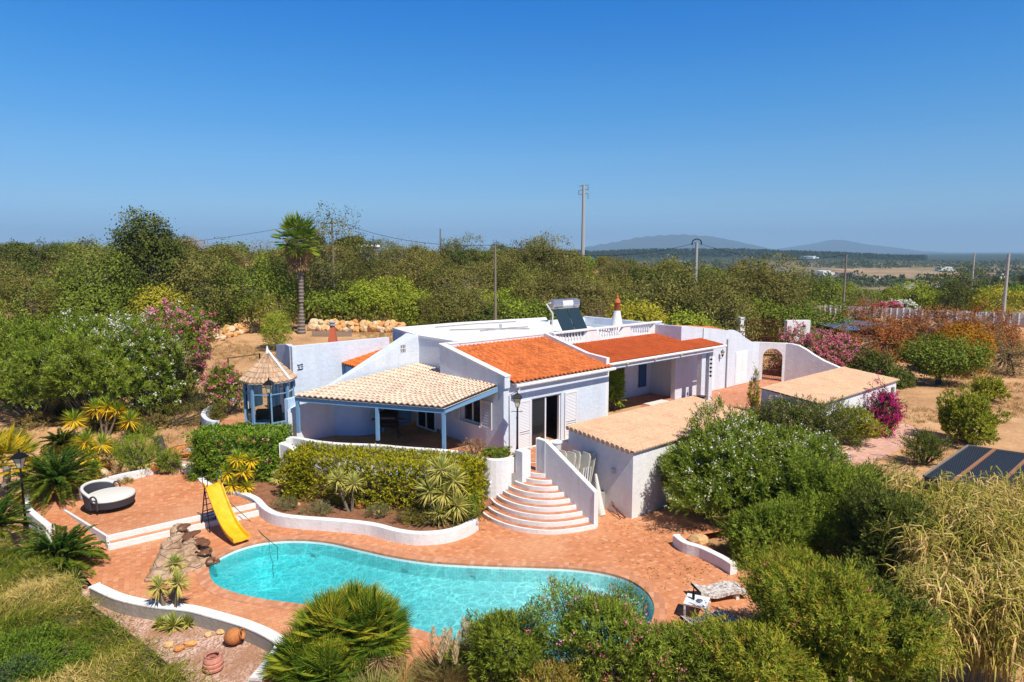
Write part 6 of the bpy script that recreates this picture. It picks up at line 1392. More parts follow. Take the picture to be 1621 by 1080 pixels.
for sg in (-1, 1):
    f0 = p0 - dv*.42 + sv*sg*.25; f1 = p0 + dv*.06 + sv*sg*.25
    s = MB(); s.tube([(f0[0], f0[1], 0), (f1[0], f1[1], 1.64)], .022, 8); 
    g0 = p0 + dv*.25 + sv*sg*.24; s.tube([(g0[0], g0[1], 0), (f1[0], f1[1], 1.5)], .02, 8); s.build('ladder_rail', M['black'], SLT, smooth=True)
    s = MB(); c = p0 + dv*.12 + sv*sg*.26; P = [tuple(c + dv*(.20*math.cos(a)) + np.array((0, 0, 1.90 + .27*math.sin(a)))) for a in np.linspace(R(-120), R(250), 22)]; s.tube(P, .015, 6); s.build('handrail', M['black'] if sg < 0 else M['green'], SLT, smooth=True)
    e = p0 + dv*1.95 + sv*sg*.2; s = MB(); s.tube([(e[0], e[1], 0), (e[0], e[1], .2)], .02, 6); e = p0 + dv*1.55 + sv*sg*.2; s.tube([(e[0], e[1], 0), (e[0], e[1], .3)], .02, 6); s.build('support_leg', M['green'], SLT)
for k in range(6):
    t_ = (k+.7)/6.6; c = (p0 - dv*.42)*(1-t_) + (p0 + dv*.06)*t_; z = 1.64*t_; s = MB(); s.tube([tuple(c - sv*.25 + np.array((0, 0, z))), tuple(c + sv*.25 + np.array((0, 0, z)))], .017, 6); s.build('rung', M['black'], SLT)
a, b = G(440, 870, 0), G(395, 825, 0)
hs_ = [(-10.6, 23.8, 1.6), (-10.4, 24.1, .9), (*b, .03), ((a[0]+b[0])/2, (a[1]+b[1])/2-.05, .03), (a[0]-.1, a[1]+.15, .05), (a[0], a[1]-.05, .06), (a[0]+.05, a[1]-.2, -.3)]
hp = spline(hs_, 5); s = MB(); s.tube(hp, .013, 5); s.build('garden_hose', M['green'], None, origin=(*b, 0), smooth=True, label='thin green hose running from the slide into the pool', cat='hose')

# ---------------------------------------------------------------- daybed
dx_, dy_ = G(176, 795, .36); DB = thing('daybed', (dx_, dy_, .33), 'round charcoal wicker daybed with cream cushions on the sun terrace', 'daybed')
def discs(s, cx, cy, z0, z1, r0, r1, a0=0, a1=360, n_=40, c=None):
    A = [R(a0+(a1-a0)*k/n_) for k in range(n_+1)]
    s.prism([(cx + r1*math.cos(a), cy + r1*math.sin(a)) for a in A[:(-1 if a1-a0 == 360 else None)]], z0, z1)
s = MB(); s.lathe(dx_, dy_, [(.90, .34), (.98, .62)], 40); s.build('base', M['wicker'], DB, smooth=True)
s = MB(); s.lathe(dx_, dy_, [(.94, .62), (.97, .66), (.95, .72), (.88, .745)], 40); s.build('mattress', M['cushion'], DB, smooth=True)
s = MB(); n_ = 26
for k in range(n_):
    a0, a1 = R(110+150*k/n_), R(110+150*(k+1)/n_)
    def hh(a): t_ = (math.degrees(a)-110)/150; return .72 + .40*math.sin(math.pi*min(1, max(0, t_)))**.35
    for (ra, rb, za, zb, rev) in (((1.06), (1.12), .40, None, 0),):
        o0, o1 = (dx_+.98*math.cos(a0), dy_+.98*math.sin(a0)), (dx_+.98*math.cos(a1), dy_+.98*math.sin(a1)); t0_, t1_ = (dx_+1.10*math.cos(a0), dy_+1.10*math.sin(a0)), (dx_+1.10*math.cos(a1), dy_+1.10*math.sin(a1)); i0, i1 = (dx_+1.0*math.cos(a0), dy_+1.0*math.sin(a0)), (dx_+1.0*math.cos(a1), dy_+1.0*math.sin(a1))
        s.quad((*o0, .34), (*t0_, hh(a0)), (*t1_, hh(a1)), (*o1, .34)); s.quad((*i0, .7), (*i1, .7), (*i1, hh(a1)), (*i0, hh(a0))); s.quad((*t0_, hh(a0)), (*i0, hh(a0)), (*i1, hh(a1)), (*t1_, hh(a1)))
s.build('backrest', M['wicker'], DB)
s = MB(); P = [(dx_+1.05*math.cos(R(a)), dy_+1.05*math.sin(R(a)), hh(R(a))+.02) for a in np.linspace(114, 256, 30)]; s.tube(P, .065, 8); s.build('back_cushion', M['cushion'], DB, smooth=True)
for a_ in (108, 262):
    s = MB(); c = (dx_+1.02*math.cos(R(a_)), dy_+1.02*math.sin(R(a_))); tx, ty = (math.cos(R(a_)), math.sin(R(a_))); P = [(c[0]+.0*tx + .16*math.cos(q)*(-ty), c[1] + .16*math.cos(q)*tx, .72 + .22*math.sin(q)) for q in np.linspace(0, math.pi, 10)]; P = [(P[0][0], P[0][1], .36)] + P + [(P[-1][0], P[-1][1], .36)]; s.tube(P, .035, 8); s.build('armrest', M['wicker'], DB, smooth=True)

DB.scale = (.88, .88, .92)
# ---------------------------------------------------------------- rocks
def rock(s, x, y, z, rx, ry, rz, rs, c, n=9, m=6, sharp=.28):
    b = len(s.v); rot = rs.rand()*6.28; dd = unit(10, rs); am = rs.uniform(.5, 1, 10)*sharp; N_ = []
    for j in range(m+1):
        ph = math.pi*j/m
        for k in range(n): N_.append((math.sin(ph)*math.cos(2*math.pi*k/n), math.sin(ph)*math.sin(2*math.pi*k/n), math.cos(ph)))
    N_ = np.array(N_); r_ = np.ones(len(N_))
    for d_, a_ in zip(dd, am): r_ -= a_*np.maximum(0, N_@d_-.55)*1.6
    r_ += rs.normal(size=len(r_))*.03; r_[:n] = r_[:n].mean(); r_[-n:] = r_[-n:].mean()
    V = N_*r_[:, None]*np.array((rx, ry, rz)); ca, sa = math.cos(rot), math.sin(rot)
    for v in V: s.v.append((x+v[0]*ca-v[1]*sa, y+v[0]*sa+v[1]*ca, z+v[2]))
    for j in range(m):
        for k in range(n): k2 = (k+1) % n; s._f((b+j*n+k, b+(j+1)*n+k, b+(j+1)*n+k2, b+j*n+k2), c)
STC = [(.68, .36, .13), (.72, .46, .22), (.70, .54, .36), (.62, .27, .09), (.70, .42, .18)]
rs = np.random.RandomState(9)
protos_rock = []
for k in range(8):
    s = MB(); rock(s, 0, 0, 0, .5, .42, .36, rs, STC[k % 5]); o = s.build('boulder', M['stone']); protos_rock.append(o.data); bpy.data.objects.remove(o)
def boulder_row(pts, Y0, n, sz, label, group, rows=2):
    for k in range(n):
        t_ = k/(n-1); i = min(int(t_*(len(pts)-1)), len(pts)-2); f = t_*(len(pts)-1)-i; px = pts[i][0]*(1-f)+pts[i+1][0]*f; py = pts[i][1]*(1-f)+pts[i+1][1]*f; Y = pts[i][2]*(1-f)+pts[i+1][2]*f
        for r in range(rows):
            Yr = Y + rs.normal()*.15 + r*.35; x = (px-810.5)/FPX*Yr + rs.normal()*.12; g = gz(x, Yr); c = sz*rs.uniform(.75, 1.35)*(1 if r == 0 else .85)
            o = put('boulder', protos_rock[rs.randint(8)], None, (x, Yr, g + c*.25 + r*sz*.52)); o.scale = (c*1.15, c, c); o.rotation_euler = (rs.rand(), rs.rand(), rs.rand()*6.28); props(o, label, 'boulder', group)
boulder_row([(312, 545, 59), (345, 540, 60.5), (372, 530, 63), (395, 522, 65.5), (425, 518, 67.5)], 55, 30, .88, 'pale orange boulder in the dry stone wall left of the tall palm', 'boulders of the wall left of the palm')
boulder_row([(492, 515, 67), (540, 522, 67), (590, 525, 66), (634, 524, 65.5)], 60, 34, .95, 'pale orange boulder in the dry stone wall right of the tall palm', 'boulders of the wall right of the palm')
for k in range(70):
    px = rs.uniform(1160, 1278); Y = rs.uniform(62, 66); x = (px-810.5)/FPX*Y; hmax = 1.9*math.sin(math.pi*(px-1150)/138)**.6; c = rs.uniform(.4, .8)
    o = put('stone', protos_rock[rs.randint(8)], None, (x, Y, gz(x, Y)+rs.uniform(.2, hmax))); o.scale = (c, c, c*.8); o.rotation_euler = (rs.rand()*3, rs.rand(), rs.rand()*6.28); o.color = (.5, .4, .35, 1); props(o, 'brown stone in the loose pile behind the wide barred gate', 'stone', 'stones piled behind the barred gate')
for i, (px, py, z, c, l_) in enumerate(((442, 778, .4, .42, 'upright pale stone left in the planted bed'), (470, 800, .38, .42, 'pitted pale stone in the middle of the planted bed'), (512, 796, .38, .36, 'small pale stone below the long hedge'), (571, 800, .4, .5, 'round brown stone beside the forked yucca'), (596, 812, .38, .3, 'small beige stone right of the forked yucca'), (715, 815, .4, .3, 'small stone under the pale yuccas'), (200, 742, .5, .5, 'flat pale stone behind the terrace wall'), (165, 748, .5, .5, 'angular stone below the yellow yuccas'), (168, 733, .6, .55, 'orange tinted stone among the yucca trunks'), (1105, 855, .1, .9, 'grey limestone block behind the right kerb wall'), (258, 745, .5, .35, 'white stone beside the blue patterned cushion stone'), (186, 760, .4, .3, 'little stone touching the white terrace wall'))):
    x, y = G(px, py, z); o = put('stone', protos_rock[i % 8], None, (x, y, z)); o.scale = (c, c, c*.9); o.rotation_euler = (0, .3*i, i*1.3); props(o, l_, 'stone')
# stones round the gravel bed
for i, (px, py, c) in enumerate(((300, 1022, .42), (284, 1030, .34), (330, 1008, .3), (350, 1003, .34), (362, 998, .3), (372, 1004, .26), (384, 1002, .34), (397, 1003, .24), (406, 1008, .22), (415, 1013, .24), (268, 1022, .4))):
    x, y = G(px, py, -.3); o = put('stone', protos_rock[(i*3) % 8], None, (x, y, -.24)); o.scale = (c, c*.9, c*.75); o.rotation_euler = (0, 0, i*1.1)
    props(o, 'rounded pale stone in the short row edging the gravel bed', 'stone', 'stones edging the gravel bed')
# waterfall rockwork
wf = thing('rock_waterfall', (*G(290, 895), 0), 'moulded rock waterfall standing at the left end of the pool', 'waterfall'); rs = np.random.RandomState(4)
s = MB()
for (px, py, z, rx, ry, rz) in ((258, 912, .05, .5, .6, .34), (262, 898, .12, .5, .55, .4), (268, 884, .2, .5, .5, .42), (278, 870, .3, .42, .45, .42), (288, 858, .38, .34, .38, .36), (280, 905, .05, .5, .5, .34), (290, 892, .12, .45, .45, .38), (300, 880, .25, .42, .4, .36), (300, 902, .02, .45, .4, .3), (315, 890, .12, .4, .36, .32), (312, 874, .2, .36, .36, .34), (328, 880, .05, .36, .32, .32), (272, 915, .0, .5, .45, .25), (330, 892, .0, .3, .3, .25)):
    x, y = G(px, py, 0); rock(s, x, y, z, rx, ry, rz, rs, (1, 1, 1), 12, 8, .4)
ro = s.build('rockwork', M['fauxrock'], wf, smooth=True)
md = ro.modifiers.new('weld', 'REMESH'); md.mode = 'VOXEL'; md.voxel_size = .05; md.use_smooth_shade = True
tx_ = bpy.data.textures.new('rock_relief', 'CLOUDS'); tx_.noise_scale = .35; tx_.noise_depth = 4; dm = ro.modifiers.new('relief', 'DISPLACE'); dm.texture = tx_; dm.strength = .24; dm.mid_level = .5
wet = mat('wet_brown_rock', (.17, .075, .035), .35, spec=.5); setn(wet, bump(wet, noise(wet, pos(wet), 6, 6), .8, .05)); s = MB()
for (px, py, z, rx, ry, rz) in ((292, 866, .52, .36, .26, .13), (303, 874, .42, .42, .32, .13), (316, 883, .30, .42, .32, .13), (327, 891, .16, .38, .30, .13), (336, 898, .02, .28, .24, .14)):
    x, y = G(px, py, 0); rock(s, x, y + .12, z + .14, rx, ry, rz, rs, (1, 1, 1), 10, 7, .5)
s.build('cascade_ledge', wet, wf)

# ---------------------------------------------------------------- gravel bed and pots
gm = mat('pink_gravel', (.5, .32, .24), .95); p_ = pos(gm); vo = N(gm, 'ShaderNodeTexVoronoi'); vo.inputs['Scale'].default_value = 22; LK(gm, p_, vo.inputs['Vector'])
c_ = ramp(gm, vo.outputs['Color'], [(.2, (.30, .16, .11)), (.5, (.52, .32, .23)), (.8, (.66, .50, .42))]); c_ = mixc(gm, ramp(gm, noise(gm, p_, .9, 5), [(.42, (0, 0, 0)), (.6, (.8, .8, .8))]), c_, (.34, .17, .09)); setc(gm, c_); setn(gm, bump(gm, vo.outputs['Distance'], .8, .03))
GR = [G(150, 936, -.3), G(240, 968, -.3), G(330, 976, -.3), G(430, 1014, -.3), G(444, 1028, -.3), G(430, 1052, -.3), G(405, 1085, -.3), (-5.2, 13.2), (-8.5, 13.2), (-13.5, 17.5), (-14, 21)]
polysheet(GR, -.295).build('gravel_bed', gm, kind='structure')
def pot(x, y, z, prof, label, cat='pot', c=(.50, .17, .07), rot=(0, 0, 0), name='pot', sc=1):
    s = MB(); inner_ = [(r*.86, zz) for r, zz in reversed(prof)][:-1] + [(.01, prof[0][1]+.03)]; s.lathe(0, 0, [(.005, prof[0][1])] + prof + inner_, 20, c=c)
    o = s.build(name, M['terracotta'], None, smooth=True, label=label, cat=cat); o.location = (x, y, z); o.rotation_euler = rot; o.scale = (sc,)*3; return o
x_, y_ = G(343, 1022, -.3); pot(x_+.25, y_, -.1, [(.10, -.02), (.22, .10), (.27, .25), (.25, .38), (.15, .47), (.12, .50), (.17, .55), (.17, .58)], 'orange clay amphora lying on its side on the gravel', 'amphora', rot=(R(20), R(72), R(20)), name='amphora', c=(.52, .20, .07), sc=.82)
x_, y_ = G(338, 1061, -.3); pot(x_, y_, -.28, [(.17, 0), (.24, .04), (.25, .10), (.225, .12), (.245, .15), (.24, .21), (.21, .23), (.225, .26), (.20, .34), (.17, .36), (.18, .39)], 'pink ridged clay pot standing on the gravel', c=(.55, .24, .18))
x_, y_ = G(293, 712, .9); pot(x_, y_, .55, [(.45, 0), (.85, .25), (1.0, .42), (1.05, .44), (1.02, .50)], 'huge shallow terracotta bowl beside the garden steps', 'bowl', name='bowl', c=(.55, .24, .09), sc=.82)
x_, y_ = G(256, 732, .55); s = MB(); s.tube([(x_, y_, .3), (x_+.05, y_, .9), (x_-.1, y_, 1.75)], [.26, .22, .19], 10, c=(.13, .10, .085)); s.build('tree_stump', M['bark'], None, origin=(x_, y_, .4), label='leaning grey sawn palm trunk before the terracotta bowl', cat='stump')
x_, y_ = G(246, 742, .55); o = put('stone', protos_rock[3], None, (x_, y_, .6)); o.scale = (.75, .5, .5); props(o, 'low grey-blue stone at the foot of the garden steps', 'stone')
def white_pot(px, py, z, h, r, label, cat='pot', m='whiteplastic'):
    x, y = G(px, py, z); s = MB(); s.lathe(x, y, [(r*.7, z), (r, z+h-.05), (r*1.08, z+h-.05), (r*1.1, z+h)], 18); return s.build('pot', M[m], None, origin=(x, y, z), smooth=True, label=label, cat=cat)
white_pot(880, 716, 1.9, .45, .24, 'tall white plastic pot beside the stair parapet')
x_, y_ = G(905, 722, 1.5); s = MB(); s.box(x_+.1, y_+.1, .2, 2.15, .8, .7, R(41)); s.build('low_wall', M['white'], None, origin=(x_, y_, .2), label='white block wall between the stair parapet and the shed', cat='low wall')
x_, y_ = G(925, 668, 1.4); pot(x_+.3, y_+.9, 1.39, [(.1, 0), (.15, .2), (.16, .22)], 'small red clay pot on the passage beside the shed roof', c=(.6, .10, .03))
x_, y_ = H(7.1, .9); s = MB(); s.lathe(x_, y_, [(.2, 1.39), (.25, 1.8), (.27, 1.82)], 16); s.build('pot', M['navy'], None, origin=(x_, y_, 1.39), smooth=True, label='dark blue pot holding the leafy ficus', cat='pot')
# scalloped planter box at the patio edge
px_, py_ = H(10.9, -1.9); pl = thing('planter', (px_, py_, 1.39), 'white fluted planter box with brownish plants on the patio edge', 'planter'); s = MB(); s.box(px_, py_, 1.385, 1.85, 1.9, .75, R(10)); s.build('box', M['white'], pl)
for k in range(7):
    s = MB(); a_ = R(10); u = -.85+k*.283; s.tube([(px_+u*math.cos(a_)+.38*math.sin(a_), py_+u*math.sin(a_)-.38*math.cos(a_), 1.39), (px_+u*math.cos(a_)+.38*math.sin(a_), py_+u*math.sin(a_)-.38*math.cos(a_), 1.86)], .10, 10); s.build('flute', M['white'], pl, smooth=True)
shrub('succulent', px_, py_, 1.8, (.85, .3, .3), .1, 260, 'brownish bromeliad leaves filling the white planter box', cat='plant', seed=90, cols=[(.25, .14, .07), (.2, .2, .07), (.30, .20, .10)], L=.22, Wd=.03, low=-.1, slen=.2)
# verandah furniture
x_, y_ = H(15.0, -.1); x_, y_ = H(14.6, .0); t_ = thing('side_table', (x_, y_, 1.39), 'small white table with a dark plant bowl at the verandah edge', 'table')
s = MB(); s.lathe(x_, y_, [(.16, 1.39), (.03, 1.43), (.03, 1.75), (.18, 1.78), (.18, 1.8)], 14); s.build('table', M['white'], t_, smooth=True)
s = MB(); s.lathe(x_, y_, [(.1, 1.805), (.26, 1.88), (.28, 1.92)], 14); s.build('bowl', M['black'], None, origin=(x_, y_, 1.8), label='shallow dark bowl resting on the small verandah table', cat='bowl')
s = MB(); s.hbox(12.3, 14.0, 1.6, 2.3, 1.39, 1.44); s.build('doormat', M['cushion'], None, origin=H3(13, 2, 1.39), label='pale stone slab lying before the verandah sliding door', cat='slab')
s = MB(); s.tube([H3(15.9, .3, 4.1), H3(15.9, .3, 2.9)], .01, 4); 
for k in range(5): x, y = H(15.9, .3); s.lathe(x, y, [(.02, 3.9-k*.24), (.09, 3.84-k*.24), (.02, 3.76-k*.24)], 8)
s.build('hanging_ornament', M['black'], None, origin=H3(15.9, .3, 4.1), label='string of dark hanging balls beside the verandah column', cat='ornament')

# ---------------------------------------------------------------- stacked folding recliners and folded parasol
def recliner(px, py, ang, lean, idx, label):
    x, y = H(*py); z0 = px; t_ = thing('folded_recliner', (x, y, z0), label, 'chair', 'cream recliners leaning on the shed'); ca, sa = math.cos(ang), math.sin(ang)
    def q(u, v, z): return (x+u*ca - v*sa, y+u*sa + v*ca, z+z0)
    s = MB(); H_ = 1.45; w_ = .27
    P = [q(-w_, 0, .05), q(w_, 0, .05), q(w_, lean, H_-.15), q(w_*.7, lean+.02, H_), q(-w_*.7, lean+.02, H_), q(-w_, lean, H_-.15)]; Q = [(a+.03*sa, b-.03*ca, z) for a, b, z in P]
    s.quad(*P[::-1]); s.quad(*Q); 
    for k in range(6): s.quad(P[k], P[(k+1) % 6], Q[(k+1) % 6], Q[k])
    s.build('shell', M['cream'], t_)
    for sg in (-1, 1):
        s = MB(); s.tube([q(sg*w_, -.06, 0), q(sg*w_, lean*.5-.10, .95), q(sg*w_*1.02, lean*.6-.26, .98), q(sg*w_, lean*.5-.30, .10)], .025, 6); s.build('leg_frame', M['whiteplastic'], t_, smooth=True)
rc = [(898, 800, 'leftmost and rearmost'), (910, 806, 'second from the left'), (918, 796, 'middle'), (930, 802, 'fourth from the left'), (939, 808, 'rightmost')]
s = MB(); s.hbox(-.15, 1.34, -4.55, -2.5, -.1, .72); s.build('landing', M['concrete'], kind='structure')
for i, (a_, b_) in enumerate(((.25, -2.95), (.35, -3.35), (.62, -3.35), (.75, -3.75), (.98, -3.8))):
    recliner(.72, (a_, b_), R(-41 - 4*i), .30, i, 'cream folded garden recliner, ' + rc[i][2] + ' of the five leaning by the shed')
x_, y_ = G(952, 815, 0); s = MB(); s.tube([(x_, y_, 0), (x_-.05, y_+.05, .3), (x_-.12, y_+.2, .9), (x_-.2, y_+.35, 1.5)], [.17, .15, .10, .05], 10); s.build('folded_parasol', M['cushion'], None, origin=(x_, y_, 0), smooth=True, label='folded white parasol leaning on the shed wall by the chairs', cat='parasol')
s = MB(); a, b = G(960, 805, 0), G(990, 822, 0); s.tube([(*a, .35), (*b, .06)], .03, 6); s.tube([(a[0]+.1, a[1]-.1, .5), (b[0]-.2, b[1]-.1, .05)], .02, 6); s.build('garden_pole', M['rust'], None, origin=(*a, 0), label='thin dark poles lying at the foot of the shed wall', cat='pole')

# ---------------------------------------------------------------- white table and mosaic loungers, lower right
tx0, ty0 = G(1102, 975, 0); TB = thing('garden_table', (tx0, ty0, 0), 'low white garden table beside the pool\'s right end', 'table'); s = MB(); s.box(tx0, ty0, .42, .46, .62, .62, R(-25)); s.build('tabletop', M['whiteplastic'], TB, bevel=.01)
for dx, dy in ((-.27, -.27), (.27, -.27), (-.27, .27), (.27, .27)):
    ca, sa = math.cos(R(-25)), math.sin(R(-25)); s = MB(); s.box(tx0+dx*ca-dy*sa, ty0+dx*sa+dy*ca, 0, .419, .05, .05, R(-25)); s.build('leg', M['whiteplastic'], TB)
s = MB(); s.lathe(tx0-.08, ty0+.05, [(.04, .461), (.04, .66), (.014, .72), (.014, .79)], 10); s.build('bottle', M['black'], None, origin=(tx0, ty0, .46), smooth=True, label='dark bottle standing on the white garden table', cat='bottle')
s = MB(); s.lathe(tx0+.06, ty0-.08, [(.07, .461), (.09, .50), (.03, .52)], 10); s.build('ashtray', M['zinc'], None, origin=(tx0, ty0, .46), smooth=True, label='small grey dish on the white garden table', cat='dish')
mo = mat('broken_tile_mosaic', (.7, .66, .6), .8, spec=.1); vo = N(mo, 'ShaderNodeTexVoronoi'); vo.inputs['Scale'].default_value = 16; LK(mo, pos(mo), vo.inputs['Vector']); setc(mo, ramp(mo, vo.outputs['Color'], [(.2, (.26, .21, .20)), (.45, (.48, .42, .37)), (.8, (.66, .62, .60))]))
for i, (px, py, ang, l_) in enumerate(((1136, 946, 12, 'mosaic covered lounger behind the white garden table'), (1122, 998, 20, 'mosaic covered lounger in front of the white garden table'))):
    x, y = G(px, py, 0); t_ = thing('lounger', (x, y, 0), l_, 'lounger'); a_ = R(ang); ca, sa = math.cos(a_), math.sin(a_); P = spline([(-.7, .40), (-.48, .30), (-.16, .24), (.2, .30), (.5, .31), (.8, .22)], 5); s = MB()
    for (u0, z0), (u1, z1) in zip(P[:-1], P[1:]):
        q = lambda u, v, z: (x+u*ca-v*sa, y+u*sa+v*ca, z)
        s.quad(q(u0, -.32, z0), q(u1, -.32, z1), q(u1, .32, z1), q(u0, .32, z0)); s.quad(q(u0, -.32, z0-.09), q(u0, .32, z0-.09), q(u1, .32, z1-.09), q(u1, -.32, z1-.09)); s.quad(q(u0, -.32, z0-.09), q(u1, -.32, z1-.09), q(u1, -.32, z1), q(u0, -.32, z0)); s.quad(q(u0, .32, z0), q(u1, .32, z1), q(u1, .32, z1-.09), q(u0, .32, z0-.09))
    s.build('seat', mo, t_); 
    for u in (-.4, .5): s = MB(); s.box(x+u*ca, y+u*sa, 0, .24, .1, .5, a_); s.build('leg', M['white'], t_)
x, y = G(776, 766, 1.05); s = MB(); s.tube([(x, y+.05, 1.12), (x, y-.12, 1.12), (x, y-.12, .98)], .035, 8); s.build('wall_spout', M['white'], None, origin=(x, y, 1), label='small white spout on the curved retaining wall', cat='fitting')

# ---------------------------------------------------------------- poles and wires
def pole(px, ytop, ybase, Y, r, m, label, arms=None):
    x, y, zt_ = GV(px, ytop, Y); zb_ = min(GV(px, ybase, Y)[2], gz(x, Y)); t_ = thing('utility_pole', (x, Y, zb_), label, 'pole'); s = MB(); s.tube([(x, Y, zb_-.3), (x, Y, zt_)], [r*1.2, r*.8], 8); s.build('post', M[m], t_)
    if arms == 'pylon':
        s = MB(); 
        for dz_ in (-.2, -.9, -1.6): s.tube([(x-.8, Y, zt_+dz_), (x+.8, Y, zt_+dz_+.2)], .07, 5); s.tube([(x+(.8 if dz_ != -.9 else -.8), Y, zt_+dz_), (x+(.8 if dz_ != -.9 else -.8), Y, zt_+dz_-.7)], .09, 5)
        s.build('crossarm', M['zinc'], t_)
    if arms == 'hoop': s = MB(); s.tube([(x+.55*math.cos(a), Y, zt_-.1+.5*math.sin(a)) for a in np.linspace(-.4, math.pi+.4, 14)], .07, 5); s.build('hoop', M['black'], t_)
    return (x, Y, zt_)
A = pole(525, 346, 420, 84, .13, 'wood', 'weathered wooden pole just right of the tall palm')
B = pole(697, 362, 395, 112, .13, 'wood', 'distant wooden pole top on the skyline')
Cp = pole(784, 388, 482, 60, .10, 'wood', 'short wooden pole in the scrub behind the flat roof')
pole(924, 293, 400, 118, .30, 'postcement', 'tall concrete pylon pole rising alone against the sky', 'pylon')
Dp = pole(1103, 384, 422, 80, .20, 'postcement', 'pale pole with a dark hoop on top behind the verandah', 'hoop')
Ep = pole(1340, 403, 512, 80, .12, 'wood', 'dark tarred pole at the pale fence')
Fp = pole(1597, 402, 518, 74, .17, 'postcement', 'thick pale concrete pole at the right edge')
pole(1543, 400, 440, 150, .18, 'postcement', 'thin distant pole left of the thick concrete one')
def wire(p, q, sag, label):
    p, q = np.array(p), np.array(q); P = [tuple(p*(1-t_)+q*t_ - np.array((0, 0, sag*4*t_*(1-t_)))) for t_ in np.linspace(0, 1, 14)]; s = MB(); s.tube(P, .02, 4); s.build('overhead_wire', M['black'], None, origin=tuple(p), label=label, cat='wire')
wire(A, Cp, 1.0, 'sagging wire from the palm-side pole down to the short pole')
wire(Cp, Dp, 1.2, 'overhead wire from the short wooden pole to the hooped pole')
wire(Dp, Ep, 1.2, 'overhead wire from the hooped pole to the tarred pole')
wire(A, GV(-100, 395, 84), 1.6, 'overhead wire crossing the sky left of the palm')
# ruined hut
x, y, z = GV(583, 418, 104); s = MB(); hut = thing('ruined_hut', (x, y, gz(x, y)), 'small ruined stone hut on the hill behind the palm', 'hut'); zt_ = GV(0, 388, 104)[2]; s.box(x, y, z-3, zt_, 2.6, 3, .3); s.build('wall', M['concrete'], hut); s = MB(); s.box(x, y-.1, zt_-.3, zt_+.02, 3.3, 3.2, .3); s.build('roof', M['stone'], hut)
# dark handrail by the pink oleander
s = MB(); x0_, y0_ = G(361, 600, 2.0); q = [GV(361, 567, 40), GV(385, 564, 40.5), GV(412, 560, 41)]; s.tube(q, .03, 6); s.tube([GV(361, 600, 40), GV(361, 567, 40)], .04, 6); s.tube([GV(410, 590, 41), GV(411, 560, 41)], .04, 6); s.build('handrail', M['black'], None, origin=GV(361, 600, 40), label='dark metal handrail between the pink oleander and the gazebo', cat='railing')
# low picket edging by the palm
s = MB()
for k in range(40): px = 492+k*1.6; x = (px-810.5)/FPX*63; s.box(x, 63, gz(x, 63)-.1, gz(x, 63)+.55, .06, .04)
s.build('picket_edging', M['wood'], None, origin=(-14, 56, 1.9), label='low wooden edging of short stakes right of the tall palm', cat='edging')
x, Yb = (470-810.5)/FPX*61, 61

# ---------------------------------------------------------------- lawn bank, lower left
LB = [G(-60, 842, .55), G(0, 860, .6), (G(62, 884, .6)), G(105, 918, .65), G(150, 955, .7), G(232, 1012, .75), G(330, 1092, .8), G(380, 1180, .8), (-9.2, 9.5), (-17, 9.5), (-22, 16)]
xs_, ys_ = np.meshgrid(np.arange(-24, -4, .22), np.arange(9, 24, .22)); ins = inpoly(xs_, ys_, LB); s = MB()
def lawnz(x, y): return .62 + .12*math.sin(x*1.3+y*.7) + .10*math.sin(x*3.1-y*2.3) + .06*math.sin(x*6.3+y*4.1) + .012*(20-y)
idx = {}
for j in range(ins.shape[0]-1):
    for i in range(ins.shape[1]-1):
        if ins[j, i] and ins[j+1, i] and ins[j, i+1] and ins[j+1, i+1]:
            f_ = []
            for jj, ii in ((j, i), (j, i+1), (j+1, i+1), (j+1, i)):
                if (jj, ii) not in idx: idx[(jj, ii)] = len(s.v); s.v.append((xs_[jj, ii], ys_[jj, ii], lawnz(xs_[jj, ii], ys_[jj, ii])))
                f_.append(idx[(jj, ii)])
            s._f(f_)
LBs = [(p[0]*.985-.2, p[1]-.12) for p in LB]; s.strip(LB, .12, -.5, .50, closed=True)
lm = mat('bank_earth', (.10, .09, .03), 1); s.build('lawn_bank', lm, kind='structure', smooth=False)
rs = np.random.RandomState(8); n_ = 8200; gx_ = rs.uniform(-20, -5, n_); gy_ = rs.uniform(11, 22.9, n_); k = inpoly(gx_, gy_, LB); gx_, gy_ = gx_[k], gy_[k]; n_ = len(gx_)
ids = np.repeat(np.arange(n_), 26); P = np.stack([gx_, gy_, np.array([lawnz(a, b) for a, b in zip(gx_, gy_)])], 1)[ids]; P[:, :2] += rs.normal(size=(len(ids), 2))*.13; P[:, 2] += rs.uniform(-.03, .07, len(ids))
flow = 2.5*np.sin(P[:, 0]*.9+1)+1.7*np.sin(P[:, 1]*1.1+P[:, 0]*.5); D = np.stack([np.cos(flow)*.7+rs.normal(size=len(ids))*.9, np.sin(flow)*.7+rs.normal(size=len(ids))*.9, rs.uniform(-.05, 1.3, len(ids))], 1)
fld = fbm(P[:, 0]*1.0, P[:, 1]*1.0, 1.4, 4); tt = np.clip(.42+fld*.5+rs.normal(size=len(ids))*.26, 0, 1)
col = palette(tt, [(.09, .14, .015), (.17, .21, .03), (.27, .27, .05), (.40, .34, .11), (.60, .48, .23)])
me = leafmesh('lawn_grass', P, D, rs.uniform(.10, .30, len(ids)), .017, col, [M['leaf']]); o = put('lawn_grass', me); props(o, 'tangled green and straw coloured grass on the bank', 'grass', kind='stuff')
x_, y_ = G(20, 1060, .7); shrub('bush', x_, y_, .5, (1.5, 1.1, .45), .25, 2300, 'dark green creeping bush at the lower left corner', seed=95, cols='mid', color=(.8, .95, .7), L=.07, Wd=.02, slen=.25, low=-.1)
